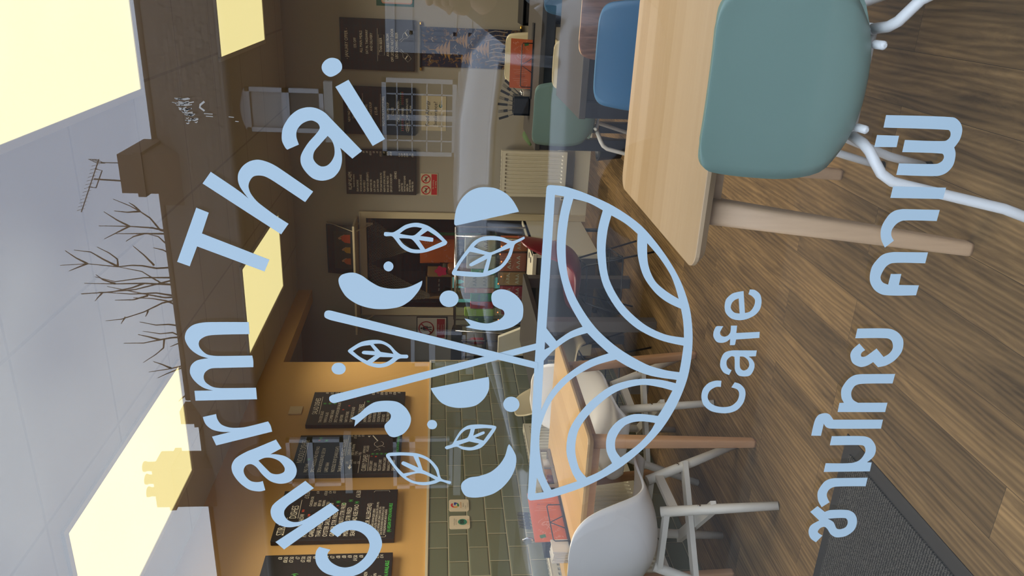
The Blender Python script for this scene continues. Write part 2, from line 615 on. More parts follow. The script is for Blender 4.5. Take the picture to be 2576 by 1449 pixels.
def walnut_material():
    m = bpy.data.materials.new('walnut_veneer'); m.use_nodes = True
    t = m.node_tree; b = t.nodes['Principled BSDF']
    co = t.nodes.new('ShaderNodeTexCoord'); mp = t.nodes.new('ShaderNodeMapping'); mp.inputs['Scale'].default_value = (60, 60, 5)
    t.links.new(co.outputs['Object'], mp.inputs['Vector'])
    nz = t.nodes.new('ShaderNodeTexNoise'); nz.inputs['Scale'].default_value = 1; nz.inputs['Detail'].default_value = 6; nz.inputs['Distortion'].default_value = 0.8
    t.links.new(mp.outputs[0], nz.inputs['Vector'])
    rp = t.nodes.new('ShaderNodeValToRGB')
    rp.color_ramp.elements[0].position = 0.3; rp.color_ramp.elements[0].color = (0.10, 0.045, 0.024, 1)
    rp.color_ramp.elements[1].position = 0.75; rp.color_ramp.elements[1].color = (0.27, 0.13, 0.075, 1)
    t.links.new(nz.outputs['Fac'], rp.inputs['Fac']); t.links.new(rp.outputs['Color'], b.inputs['Base Color'])
    b.inputs['Roughness'].default_value = 0.45
    return m


def mat_rug():
    m = bpy.data.materials.new('ribbed_entrance_mat'); m.use_nodes = True
    t = m.node_tree; b = t.nodes['Principled BSDF']
    co = t.nodes.new('ShaderNodeTexCoord'); mp = t.nodes.new('ShaderNodeMapping')
    mp.inputs['Rotation'].default_value = (0, 0, R(90))
    t.links.new(co.outputs['Object'], mp.inputs['Vector'])
    wv = t.nodes.new('ShaderNodeTexWave'); wv.inputs['Scale'].default_value = 32; wv.inputs['Distortion'].default_value = 4.5
    wv.inputs['Detail'].default_value = 1.5; wv.inputs['Detail Scale'].default_value = 9.0
    t.links.new(mp.outputs[0], wv.inputs['Vector'])
    rp = t.nodes.new('ShaderNodeValToRGB')
    rp.color_ramp.elements[0].position = 0.25; rp.color_ramp.elements[0].color = (0.006, 0.006, 0.006, 1)
    rp.color_ramp.elements[1].position = 0.75; rp.color_ramp.elements[1].color = (0.085, 0.078, 0.068, 1)
    t.links.new(wv.outputs['Fac'], rp.inputs['Fac']); t.links.new(rp.outputs['Color'], b.inputs['Base Color'])
    bp = t.nodes.new('ShaderNodeBump'); bp.inputs['Distance'].default_value = 0.004; bp.inputs['Strength'].default_value = 0.9
    t.links.new(wv.outputs['Fac'], bp.inputs['Height']); t.links.new(bp.outputs['Normal'], b.inputs['Normal'])
    b.inputs['Roughness'].default_value = 0.95
    return m


F_FLOOR = floor_material()
F_TILE = tile_material()
M_OCHRE = mat('ochre_paint', (0.62, 0.365, 0.115), 0.6, var=0.05, vscale=3)
M_GREY = mat('stone_grey_paint', (0.36, 0.33, 0.265), 0.7, var=0.04, vscale=2)
M_TAUPE = mat('taupe_paint', (0.24, 0.205, 0.165), 0.8, var=0.05, vscale=2)
M_CREAM = mat('cream_gloss', (0.62, 0.54, 0.36), 0.35)
M_CREAMW = mat('cream_white_enamel', (0.70, 0.66, 0.52), 0.35)
M_WHITE = mat('white_paint', (0.74, 0.73, 0.68), 0.5)
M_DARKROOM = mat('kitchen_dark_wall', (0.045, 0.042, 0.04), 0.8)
M_BLACK = mat('matt_black', (0.012, 0.012, 0.014), 0.45)
M_BOARD = mat('chalkboard_black', (0.016, 0.014, 0.014), 0.55, var=0.2, vscale=10)
M_BOARDSIDE = mat('board_side', (0.02, 0.016, 0.015), 0.6)
M_CHALK = mat('cream_chalk', (0.88, 0.82, 0.64), 0.9)
M_CHALKG = mat('green_chalk', (0.12, 0.75, 0.12), 0.9)
M_CHALKR = mat('red_chalk', (0.90, 0.12, 0.05), 0.9)
M_TABLEX = stave_wood('ash_staves_lengthways', 'X', (0.375, 0.255, 0.135), (0.49, 0.365, 0.235), 0.085)
M_TABLEY = stave_wood('ash_staves_crossways', 'Y', (0.50, 0.31, 0.125), (0.60, 0.40, 0.185), 0.075)
M_LEGW = mat('pale_beech_leg', (0.56, 0.385, 0.235), 0.5, var=0.14, vscale=5, stretch=(14, 14, 1.2))
M_LEGT = mat('tan_beech_leg', (0.48, 0.27, 0.14), 0.5, var=0.14, vscale=5, stretch=(14, 14, 1.2))
M_GREEN = mat('sage_green_shell', (0.165, 0.265, 0.235), 0.42, bump=0.08, bscale=900)
M_BLUE = mat('petrol_blue_shell', (0.030, 0.125, 0.24), 0.42)
M_WHITESH = mat('grey_white_shell', (0.80, 0.79, 0.77), 0.38)
M_CREAMSH = mat('cream_shell', (0.60, 0.52, 0.33), 0.4)
M_REDSH = mat('red_shell', (0.20, 0.012, 0.016), 0.3)
M_WALNUT = walnut_material()
M_PLYEDGE = mat('ply_edge', (0.62, 0.40, 0.23), 0.5)
M_WTUBE = mat('white_tube', (0.66, 0.68, 0.69), 0.3)
M_BTUBE = mat('black_rod', (0.01, 0.01, 0.011), 0.35)
M_WWOOD = mat('white_painted_wood', (0.60, 0.57, 0.50), 0.45, var=0.12, vscale=9)
M_DTABLE = mat('dark_grey_table', (0.060, 0.053, 0.047), 0.55, spec=0.25)
M_DPANEL = mat('black_blue_panel', (0.010, 0.011, 0.016), 0.4)
M_GLIDE = mat('glide_black', (0.02, 0.02, 0.022), 0.5)
M_STEEL = mat('steel', (0.55, 0.54, 0.52), 0.25, 1.0)
M_GOLD = mat('brass', (0.75, 0.45, 0.08), 0.3, 1.0)
M_PAPER = mat('off_white_paper', (0.60, 0.56, 0.47), 0.8)
M_ORANGE = mat('orange_menu_card', (0.62, 0.115, 0.014), 0.45, var=0.06, vscale=12)
M_ORANGE2 = mat('orange_carton', (0.70, 0.16, 0.02), 0.5)
M_PEACH = mat('peach_print', (0.80, 0.36, 0.22), 0.6)
M_DKRED = mat('dark_red_print', (0.16, 0.015, 0.01), 0.6)
M_GREENTAG = mat('green_sticker', (0.03, 0.16, 0.03), 0.5)
M_RED = mat('sign_red', (0.50, 0.012, 0.012), 0.5)
M_DGREEN = mat('poster_green', (0.01, 0.10, 0.065), 0.5)
M_VINYL = mat('pale_blue_vinyl', (0.285, 0.385, 0.44), 0.6, spec=0.3)
PANE = glassmat('shop_window_glass', 0.048, (0.97, 0.98, 0.975))
DISPLAY = glassmat('display_glass', 0.04, (0.9, 0.94, 0.92))

# ------------------------------------------------------------------ the setting
XL, YB, ZC = -2.74, 5.70, 2.58
MB().box(-4.4, 3.3, -0.10, 8.4, -0.08, 0.0).build('floor', F_FLOOR, kind='structure')
cm = ceiling_material()
MB().box(-4.4, 3.3, -0.02, 8.4, ZC, ZC + 0.08).build('ceiling', cm, kind='structure')
# left wall with the wide opening near the back; tiles below, ochre paint above
MB().box(XL - 0.12, XL, 0.0, 4.29, 0, ZC).box(XL - 0.12, XL, 4.29, YB, 2.46, ZC).build('wall_left', M_OCHRE, kind='structure')
wl = MB().box(XL, XL + 0.009, 0.02, 4.285, 0, 1.368).build('trim_1', F_TILE, kind='structure')
MB().box(XL, XL + 0.014, 0.02, 4.29, 1.368, 1.381).box(XL, XL + 0.014, 4.283, 4.292, 0, 1.381).build('trim_2', M_CREAM, kind='structure')
DX0, DX1, DZ = -2.905, -2.045, 1.955
bw_ = MB().box(-4.4, DX0, YB, YB + 0.12, 0, ZC).box(DX1, 3.3, YB, YB + 0.12, 0, ZC).box(DX0, DX1, YB, YB + 0.12, DZ, ZC)
bw_.build('wall_back', M_GREY, kind='structure')
MB().box(3.2, 3.32, 0, YB, 0, ZC).build('wall_right', M_GREY, kind='structure')
MB().box(-4.4, -4.28, 4.2, YB, 0, ZC).box(-4.4, XL - 0.12, 4.1, 4.2, 0, ZC).build('wall_alcove', M_TAUPE, kind='structure')
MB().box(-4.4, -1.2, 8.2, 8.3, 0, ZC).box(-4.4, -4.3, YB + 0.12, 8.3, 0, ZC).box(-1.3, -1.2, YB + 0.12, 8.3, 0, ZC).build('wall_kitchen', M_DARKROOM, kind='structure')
MB().box(DX1 + 0.06, 3.2, YB - 0.018, YB, 0, 0.135).build('baseboard_back', M_CREAMW, kind='structure')
# door casing in the back wall
fr = MB()
fr.box(-1.985, DX1, YB - 0.022, YB + 0.12, 0, 2.005).box(DX0, -2.965, YB - 0.022, YB + 0.12, 0, 2.005).box(DX0, DX1, YB - 0.022, YB + 0.12, DZ, 2.005)
fr.box(-1.995, -1.985, YB - 0.03, YB, 0, 2.015).box(-2.975, -2.965, YB - 0.03, YB, 0, 2.015).box(-2.975, -1.985, YB - 0.03, YB, 2.005, 2.015)
fr.build('door_1', M_CREAM, kind='structure', bevel=0.002)
# shop front: frame, sill, glass
GX0, GX1, GZ0, GZ1 = -2.45, 2.75, 0.06, 2.42
M_FRONT = mat('shopfront_grey', (0.20, 0.21, 0.22), 0.5)
MB().box(-4.4, GX0, -0.16, 0.0, -0.3, 3.2).box(GX1, 3.4, -0.16, 0.0, -0.3, 3.2).box(GX0, GX1, -0.16, 0.0, GZ1, 3.2).box(GX0, GX1, -0.16, 0.0, -0.3, GZ0).build('wall_front', M_FRONT, kind='structure')
win = MB().box(GX0 + 0.02, GX1 - 0.02, 0.0, 0.006, GZ0 + 0.02, GZ1 - 0.02).build('window_1', PANE, kind='structure')
MB().box(GX0, GX0 + 0.05, -0.03, 0.04, GZ0, GZ1).box(GX1 - 0.05, GX1, -0.03, 0.04, GZ0, GZ1).box(GX0, GX1, -0.03, 0.04, GZ1 - 0.05, GZ1).box(GX0, GX1, -0.03, 0.04, GZ0, GZ0 + 0.05).build('window_frame', M_FRONT, win)

# entrance mat
em = thing('entrance_mat', 'dark ribbed entrance mat with black rubber edge on the plank floor', 'mat', (-1.95, 0.55, 0))
MB().box(-2.62, -1.335, 0.02, 1.10, 0.0, 0.004).build('rubber_edge', M_BLACK, em, bevel=0.002)
MB().box(-2.56, -1.385, 0.06, 1.055, 0.003, 0.009).build('ribbed_pile', mat_rug(), em)

# ------------------------------------------------------------------ ceiling lights
EM = mat('panel_diffuser', (0.8, 0.75, 0.6), 0.4, emit=PANEL, estr=PANEL_S)
M_PFRAME = mat('panel_frame', (0.62, 0.58, 0.50), 0.5)
LAMP_W = 17.0
def ceiling_light(x0, y0, label):
    t = thing('ceiling_light', label, 'ceiling light', (x0 + 0.3, y0 + 0.6, ZC), group='light panels in the ceiling')
    a, b = x0 + 0.605, y0 + 1.21
    f = MB()
    g = 0.022
    f.box(x0 - g, x0 + 0.004, y0 - g, b + g, ZC - 0.012, ZC + 0.01).box(a - 0.004, a + g, y0 - g, b + g, ZC - 0.012, ZC + 0.01)
    f.box(x0, a, y0 - g, y0 + 0.004, ZC - 0.012, ZC + 0.01).box(x0, a, b - 0.004, b + g, ZC - 0.012, ZC + 0.01)
    f.build('frame', M_PFRAME, t)
    MB().box(x0, a, y0, b, ZC - 0.008, ZC + 0.005).build('diffuser', EM, t)
    # area lamp added under the panel to brighten the room; its spread hides it from the camera
    ld = bpy.data.lights.new('panel_fill_light', 'AREA')
    ld.shape = 'RECTANGLE'; ld.size = 0.56; ld.size_y = 1.16
    ld.energy = LAMP_W; ld.color = (1.0, 0.89, 0.73); ld.spread = R(120)
    lo = bpy.data.objects.new('panel_fill_light', ld); C.objects.link(lo)
    lo.parent = t; lo.location = (0.0025, 0.005, -0.012)
ceiling_light(-0.516, 1.27, 'glowing light panel in the ceiling above the pale wooden table by the window')
ceiling_light(-0.516, 3.77, 'glowing light panel in the ceiling above the two dark tables')
ceiling_light(-2.42, 1.28, 'glowing light panel in the ceiling along the ochre wall above the honey coloured table')
ceiling_light(-2.425, 3.80, 'glowing light panel in the ceiling nearest the kitchen doorway')
ceiling_light(1.38, 1.27, 'light panel near the shop window, away from the ochre wall')
ceiling_light(1.38, 3.77, 'light panel at the back of the room, farthest from the ochre wall')

# ------------------------------------------------------------------ radiators
def panel_radiator(label, wall, u0, u1, z0, z1, group=None):
    """pressed-steel radiator; wall 'back' (faces -Y) or 'left' (faces +X)"""
    if wall == 'back':
        P = lambda u, d, z: (u, YB - 0.035 - d, z)
        t = thing('radiator', label, 'radiator', ((u0 + u1) / 2, YB - 0.06, z0))
    else:
        P = lambda u, d, z: (XL + 0.035 + d, u, z)
        t = thing('radiator', label, 'radiator', (XL + 0.06, (u0 + u1) / 2, z0))
    def bx(mb, ua, ub, da, db, za, zb):
        a = P(ua, da, za); b = P(ub, db, zb)
        return mb.box(min(a[0], b[0]), max(a[0], b[0]), min(a[1], b[1]), max(a[1], b[1]), za, zb)
    # front panel with vertical flutes
    mb = MB(); n = max(6, int((u1 - u0) / 0.033)); st = (u1 - u0 - 0.03) / n
    rows = []
    prof = []
    for i in range(n):
        a = u0 + 0.015 + i * st
        prof += [(a, 0.045), (a + st * 0.22, 0.045), (a + st * 0.32, 0.022), (a + st * 0.62, 0.022), (a + st * 0.92, 0.045)]
    prof = [(u0, 0.045)] + prof + [(u1, 0.045)]
    zs = [(z0, 0), (z0 + 0.035, 0), (z0 + 0.06, 1), (z1 - 0.06, 1), (z1 - 0.035, 0), (z1 - 0.004, 0)]
    for z, k in zs:
        rows.append([P(u, 0.045 if not k else d, z) for u, d in prof])
    rows.append([P(u, 0.040, z1) for u, d in prof])
    mb.grid(rows, smooth=False)
    mb2 = MB()
    bx(mb2, u0, u1, 0.0, 0.034, z0 + 0.01, z1 - 0.01)
    mb2.build('back_panel', M_CREAMW, t)
    mb.build('front_panel', M_CREAMW, t, solid=0.0)
    g = MB()
    bx(g, u0 - 0.004, u1 + 0.004, -0.005, 0.046, z1 - 0.006, z1 + 0.002)
    bx(g, u0 - 0.006, u0, -0.005, 0.047, z0, z1); bx(g, u1, u1 + 0.006, -0.005, 0.047, z0, z1)
    g.build('casing', M_CREAMW, t, bevel=0.0015)
    s = MB()
    k = int((u1 - u0 - 0.06) / 0.036)
    for i in range(k):
        bx(s, u0 + 0.03 + i * 0.036, u0 + 0.052 + i * 0.036, 0.006, 0.034, z1 + 0.002, z1 + 0.004)
    s.build('top_grille', mat('grille_shadow', (0.25, 0.23, 0.19), 0.6), t)
    v = MB()
    a = P(u1 + 0.03, 0.02, z0 + 0.03)
    v.tube([P(u1, 0.02, z0 + 0.03), a, P(u1 + 0.03, 0.02, 0.0)], 0.008)
    v.lathe([(0.014, 0), (0.018, 0.01), (0.018, 0.05), (0.012, 0.06)], P(u1 + 0.03, 0.02, z0 + 0.03), 14)
    v.build('valve', M_CREAMW, t)
    v = MB(); v.tube([P(u0, 0.02, z0 + 0.03), P(u0 - 0.03, 0.02, z0 + 0.03), P(u0 - 0.03, 0.02, 0.0)], 0.008)
    v.build('pipe', M_CREAMW, t)
    return t
panel_radiator('cream ribbed radiator under the notices on the back wall', 'back', -1.80, -1.41, 0.215, 0.785)
panel_radiator('long cream ribbed radiator on the green tiled wall behind the honey coloured table', 'left', 1.75, 3.28, 0.20, 0.775)

# ------------------------------------------------------------------ tables
def tapered_leg(top, foot, w0, w1, mtl, parent, w2=None):
    """square tapered leg from (x,y,z) top to foot, soft edges"""
    a, b = Vector(top), Vector(foot)
    rows = []
    for k in (0.0, 0.5, 0.985, 1.0):
        p = a.lerp(b, k)
        wdt = (w0 + (w1 - w0) * k) / 2
        if k == 1.0:
            wdt *= 0.9
        rr = wdt * 0.45
        rows.append([(p.x + x, p.y + y, p.z) for x, y in rrect(-wdt, wdt, -wdt, wdt, rr, 3)])
    mb = MB().grid(rows, True, True)
    n = len(rows[0])
    mb.f.append(tuple(range(n))); mb.sm.append(False)
    mb.f.append(tuple(range(3 * n, 4 * n))); mb.sm.append(False)
    return mb.build('leg', mtl, parent)


def wood_table(label, x0, x1, y0, y1, ztop, m_top, m_leg, feet, w0=0.055, w1=0.03, rad=0.045, edge_mat=None):
    t = thing('wooden_table', label, 'table', ((x0 + x1) / 2, (y0 + y1) / 2, 0))
    mb = MB()
    out = rrect(x0, x1, y0, y1, rad, 6)
    inn = rrect(x0 + 0.016, x1 - 0.016, y0 + 0.016, y1 - 0.016, rad * 0.8, 6)
    n_ = len(out)
    vs_ = [(u, v, ztop - 0.028) for u, v in inn] + [(u, v, ztop - 0.010) for u, v in out] + [(u, v, ztop - 0.0015) for u, v in out] + [(u + (0.0015 if u < (x0 + x1) / 2 else -0.0015), v + (0.0015 if v < (y0 + y1) / 2 else -0.0015), ztop) for u, v in out]
    fs_ = [tuple(range(n_))[::-1], tuple(range(3 * n_, 4 * n_))]
    for q in range(3):
        fs_ += [(q * n_ + i, q * n_ + (i + 1) % n_, (q + 1) * n_ + (i + 1) % n_, (q + 1) * n_ + i) for i in range(n_)]
    mb.add(vs_, fs_)
    mb.build('table_top', m_top, t)
    r = MB()
    r.box(x0 + 0.10, x1 - 0.10, y0 + 0.09, y0 + 0.11, ztop - 0.075, ztop - 0.026).box(x0 + 0.10, x1 - 0.10, y1 - 0.11, y1 - 0.09, ztop - 0.075, ztop - 0.026)
    r.box(x0 + 0.10, x0 + 0.12, y0 + 0.1, y1 - 0.1, ztop - 0.075, ztop - 0.026).box(x1 - 0.12, x1 - 0.10, y0 + 0.1, y1 - 0.1, ztop - 0.075, ztop - 0.026)
    r.build('under_frame', m_leg, t)
    for (tx, ty), (fx, fy) in feet:
        tapered_leg((tx, ty, ztop - 0.027), (fx, fy, 0.0), w0, w1, m_leg, t)
    return t

wood_table('long pale wooden table with tapered legs next to the sage green chair', -0.625, 1.0, 0.70, 1.475, 0.74, M_TABLEX, M_LEGW,
           [((-0.50, 0.79), (-0.59, 0.79)), ((-0.50, 1.385), (-0.57, 1.48)), ((0.88, 0.79), (0.97, 0.79)), ((0.88, 1.385), (0.95, 1.48))], 0.062, 0.036)
wood_table('honey coloured wooden table against the green tiles with white shell chairs', -2.60, -1.675, 1.60, 2.50, 0.74, M_TABLEY, M_LEGT,
           [((-1.75, 1.70), (-1.78, 1.72)), ((-1.80, 2.42), (-1.78, 2.53)), ((-2.50, 1.70), (-2.45, 1.69)), ((-2.50, 2.42), (-2.49, 2.53))], 0.050, 0.036, 0.035)


def slab_table(label, x0, x1, y0, y1, ztop, panel=None, legw=0.07):
    t = thing('dark_table', label, 'table', ((x0 + x1) / 2, (y0 + y1) / 2, 0))
    MB().box(x0, x1, y0, y1, ztop - 0.03, ztop).build('table_top', M_DTABLE, t, bevel=0.003)
    for lx in (x0 + 0.002, x1 - legw - 0.002):
        for ly in (y0 + 0.012, y1 - legw - 0.012):
            MB().box(lx, lx + legw, ly, ly + legw, 0.0, ztop - 0.03).build('leg', M_DPANEL, t, bevel=0.002)
    if panel:
        for a, b in panel:
            MB().box(a, b, y0 + 0.085, y0 + 0.105, 0.12, ztop - 0.031).build('front_panel', M_DPANEL, t, bevel=0.002)
    for a, b in ((y0 + 0.03, y0 + 0.045), (y1 - 0.045, y1 - 0.03)):
        MB().box(x0 + legw, x1 - legw, a, b, ztop - 0.09, ztop - 0.03).build('apron', M_DPANEL, t)
    return t
slab_table('dark grey table with black front panels just behind the blue chair', -0.56, 0.85, 2.345, 3.03, 0.74, panel=((-0.55, -0.36), (-0.355, 0.10), (0.105, 0.84)))
slab_table('dark grey table by the back wall with orange menu and cutlery pot', -1.00, 0.60, 3.76, 4.46, 0.74)
T4 = slab_table('dark grey table near the serving counter beside the red chair', -2.42, -1.915, 3.22, 4.02, 0.74)
for c in [c for c in bpy.data.objects if c.parent == T4 and c.name.startswith('leg')]:
    c.data.materials.clear(); c.data.materials.append(mat('grey_leg', (0.10, 0.092, 0.088), 0.5))

# ------------------------------------------------------------------ chairs
def shell_rows(prof, nu=17, flat=2.4):
    """prof rows: y, z, half width, rise, (dy, dz) direction of the rise, corner softness"""
    rows = []
    for (y, z, hw, rise, dy, dz) in prof:
        l = math.hypot(dy, dz) or 1
        row = []
        for i in range(nu):
            u = -1 + 2 * i / (nu - 1)
            k = abs(u) ** flat * rise
            row.append((u * hw, y + dy / l * k, z + dz / l * k))
        rows.append(row)
    return rows


def catmull_rows(prof, sub=4):
    out = []
    n = len(prof)
    for i in range(n - 1):
        p0, p1, p2, p3 = prof[max(i - 1, 0)], prof[i], prof[i + 1], prof[min(i + 2, n - 1)]
        for k in range(sub):
            t = k / sub
            out.append(tuple(0.5 * ((2 * b) + (-a + c) * t + (2 * a - 5 * b + 4 * c - d) * t * t + (-a + 3 * b - 3 * c + d) * t ** 3) for a, b, c, d in zip(p0, p1, p2, p3)))
    out.append(prof[-1])
    return out

# low back shell of the tube-legged chairs (faces +Y, origin on the floor under the seat)
PROF_A = [(0.215, 0.415, 0.165, 0.0, 0, 1), (0.212, 0.438, 0.19, 0.003, 0, 1), (0.185, 0.450, 0.207, 0.008, 0, 1), (0.10, 0.446, 0.215, 0.015, 0, 1), (0.0, 0.440, 0.216, 0.02, 0, 1),
          (-0.10, 0.441, 0.212, 0.025, 0.2, 1), (-0.165, 0.455, 0.150, 0.02, 0.6, 0.8), (-0.192, 0.482, 0.172, 0.025, 1, 0.4), (-0.205, 0.525, 0.215, 0.024, 1, 0.1),
          (-0.214, 0.60, 0.232, 0.024, 1, 0), (-0.224, 0.69, 0.227, 0.022, 1, 0), (-0.232, 0.76, 0.216, 0.019, 1, 0), (-0.236, 0.792, 0.204, 0.015, 1, 0), (-0.238, 0.808, 0.176, 0.010, 1, 0), (-0.238, 0.813, 0.13, 0.005, 1, 0)]
# bucket shell of the dowel-legged chairs
PROF_B = [(0.235, 0.405, 0.16, 0.0, 0, 1), (0.232, 0.43, 0.195, 0.01, 0, 1), (0.20, 0.446, 0.215, 0.022, 0, 1), (0.11, 0.440, 0.228, 0.045, 0.1, 1), (0.02, 0.428, 0.233, 0.066, 0.3, 1),
          (-0.07, 0.424, 0.234, 0.080, 0.6, 1), (-0.145, 0.440, 0.233, 0.088, 0.9, 0.9), (-0.200, 0.482, 0.231, 0.092, 1, 0.65), (-0.232, 0.545, 0.227, 0.090, 1, 0.4), (-0.250, 0.62, 0.220, 0.080, 1, 0.22),
          (-0.262, 0.70, 0.208, 0.064, 1, 0.1), (-0.269, 0.76, 0.188, 0.045, 1, 0.05), (-0.272, 0.80, 0.150, 0.028, 1, 0), (-0.273, 0.818, 0.10, 0.012, 1, 0), (-0.273, 0.823, 0.05, 0.004, 1, 0)]


TG = 'tube legged chairs at the dark and pale tables'
DG = 'shell chairs by the green tiles and the counter'
def tube_chair(label, m_shell, loc, rotz, m_tube=None, name='shell_chair', sx=0.79, sz=1.0, group=None, feet=0.25, shell_m2=None, backonly=None):
    m_tube = m_tube or M_WTUBE
    t = thing(name, label, 'chair', loc, rotz, TG)
    prof = [(y, z * (sz if z > 0.5 else 1.0) if z > 0.5 else z, hw * sx, r_, dy, dz) for (y, z, hw, r_, dy, dz) in catmull_rows(PROF_A, 3)]
    k = next(i for i, p in enumerate(prof) if p[0] < -0.15)
    MB().grid(shell_rows(prof[:k + 1])).build('seat', m_shell, t, world=False, solid=0.012)
    back = MB().grid(shell_rows(prof[k:])).build('backrest', [m_shell, shell_m2 or m_shell], t, world=False, solid=0.012, rim=1)
    for s in (-1, 1):
        f = feet
        MB().tube([(s * 0.112, -0.10, 0.425), (s * 0.120, -0.155, 0.423), (s * 0.132, -0.180, 0.419), (s * 0.152, -0.194, 0.410), (s * 0.174, -0.203, 0.396), (s * 0.189, -0.209, 0.372), (s * 0.196, -0.214, 0.34), (s * (f - 0.02), -0.262, 0.14), (s * (f + 0.02), -0.29, 0.012)], 0.0115, 12).build('leg', m_tube, t, world=False)
        MB().tube([(s * 0.112, 0.06, 0.425), (s * 0.120, 0.12, 0.42), (s * 0.132, 0.142, 0.395), (s * (f - 0.03), 0.20, 0.14), (s * f, 0.225, 0.012)], 0.0115, 12).build('leg', m_tube, t, world=False)
        MB().tube([(s * 0.112, -0.11, 0.425), (s * 0.112, 0.07, 0.425)], 0.0115, 12).build('seat_rail', m_tube, t, world=False)
        for yy, xx in ((-0.288, f + 0.0195), (0.2245, f)):
            MB().lathe([(0.014, 0), (0.014, 0.02), (0.0125, 0.024)], (s * xx, yy, 0.0), 12).build('glide', M_GLIDE, t, world=False)
        MB().lathe([(0.006, 0), (0.009, 0.004), (0.009, 0.03), (0.004, 0.035)], (s * 0.085, -0.158, 0.448), 10, m=Matrix.Rotation(R(100), 3, 'X')).build('bolt_cap', m_tube, t, world=False)
    MB().tube([(-0.112, 0.03, 0.418), (0.112, 0.03, 0.418)], 0.009, 10).tube([(-0.112, -0.09, 0.418), (0.112, -0.09, 0.418)], 0.009, 10).build('cross_rail', m_tube, t, world=False)
    return t

tube_chair('large sage green chair with white tube legs in front of the pale wooden table', M_GREEN, (-0.185, 0.80, 0), R(0), sx=0.82)
tube_chair('petrol blue chair on the far side of the pale wooden table', M_BLUE, (-0.235, 1.47, 0), R(180), sx=0.78)
tube_chair('walnut veneer chair with pale edge in front of the dark panelled table', M_WALNUT, (-0.10, 2.13, 0), R(0), sz=1.035, shell_m2=M_PLYEDGE, m_tube=M_BTUBE)
tube_chair('sage green chair with white tube legs at the back dark table', M_GREEN, (-0.69, 3.57, 0), R(-6))
tube_chair('blue green chair at the back dark table, beyond the walnut chair', M_BLUE, (-0.03, 3.57, 0), R(4), sz=0.97)
tube_chair('cream chair behind the dark panelled table, only its top edge showing', M_CREAMSH, (-0.43, 3.00, 0), R(180), sx=0.58, sz=0.905)
tube_chair('cream chair standing against the back wall behind the orange menu', M_CREAMSH, (-0.56, 4.57, 0), R(180), sx=0.80, sz=1.055)


def dowel_chair(label, m_shell, loc, rotz, group=None, legs='white'):
    t = thing('shell_chair', label, 'chair', loc, rotz, DG)
    prof = catmull_rows(PROF_B, 3)
    MB().grid(shell_rows(prof, 21, 2.0)).build('seat_shell', m_shell, t, world=False, solid=0.009)
    if legs == 'white':
        for sx in (-1, 1):
            for sy in (-1, 1):
                a = Vector((sx * 0.135, sy * 0.11, 0.425)); b = Vector((sx * 0.245, sy * 0.225 - 0.01, 0.0))
                lg = MB().tube([a, a.lerp(b, 0.5), b], [0.021, 0.020, 0.0165], 16).build('leg', M_WWOOD, t, world=False)
                q = a.lerp(b, 0.33)
                MB().lathe([(0.007, 0), (0.007, 0.003), (0.003, 0.004)], q + Vector((sx * 0.0195, 0, 0)), 10, m=Matrix.Rotation(R(90 * sx), 3, 'Y')).build('bolt', M_STEEL, lg, world=False)
        for sx in (-1, 1):
            MB().bar((sx * 0.152, -0.13, 0.375), (sx * 0.152, 0.12, 0.375), 0.020, 0.036).build('side_rail', M_WWOOD, t, world=False)
        MB().bar((-0.20, -0.17, 0.255), (0.20, 0.155, 0.255), 0.045, 0.022).build('stretcher', M_WWOOD, t, world=False)
        MB().bar((0.20, -0.17, 0.231), (-0.20, 0.155, 0.231), 0.045, 0.022).build('stretcher', M_WWOOD, t, world=False)
        for sy in (-1, 1):
            MB().bar((-0.14, sy * 0.12, 0.405), (0.14, sy * 0.12, 0.405), 0.03, 0.022).build('seat_bearer', M_WWOOD, t, world=False)
    else:
        for sx in (-1, 1):
            for sy in (-1, 1):
                MB().tube([(sx * 0.10, sy * 0.09, 0.425), (sx * 0.14, sy * 0.12, 0.405), (sx * 0.22, sy * 0.225, 0.006)], 0.0065, 8).build('leg', M_BTUBE, t, world=False)
            MB().tube([(sx * 0.125, -0.115, 0.40), (sx * 0.125, 0.115, 0.40)], 0.005, 8).build('seat_rail', M_BTUBE, t, world=False)
            MB().tube([(sx * 0.186, -0.178, 0.19), (sx * 0.186, 0.178, 0.19)], 0.0045, 8).build('wire_brace', M_BTUBE, t, world=False)
        for sy in (-1, 1):
            MB().tube([(-0.186, sy * 0.178, 0.19), (0.186, sy * 0.178, 0.19)], 0.0045, 8).build('wire_brace', M_BTUBE, t, world=False)
            MB().tube([(-0.14, sy * 0.12, 0.405), (0.14, sy * 0.12, 0.405)], 0.005, 8).build('seat_rail', M_BTUBE, t, world=False)
    return t

dowel_chair('grey white shell chair with crossed white wooden legs, nearest the window', M_WHITESH, (-2.13, 1.655, 0), R(2))
dowel_chair('grey white shell chair facing the window at the far end of the honey coloured table', M_WHITESH, (-2.10, 2.43, 0), R(176))
dowel_chair('cream shell chair with black wire legs at the table by the opening', M_CREAMSH, (-2.37, 3.45, 0), R(-80), legs='black')
dowel_chair('glossy dark red shell chair with black wire legs by the counter', M_REDSH, (-1.80, 3.62, 0), R(100), legs='black')

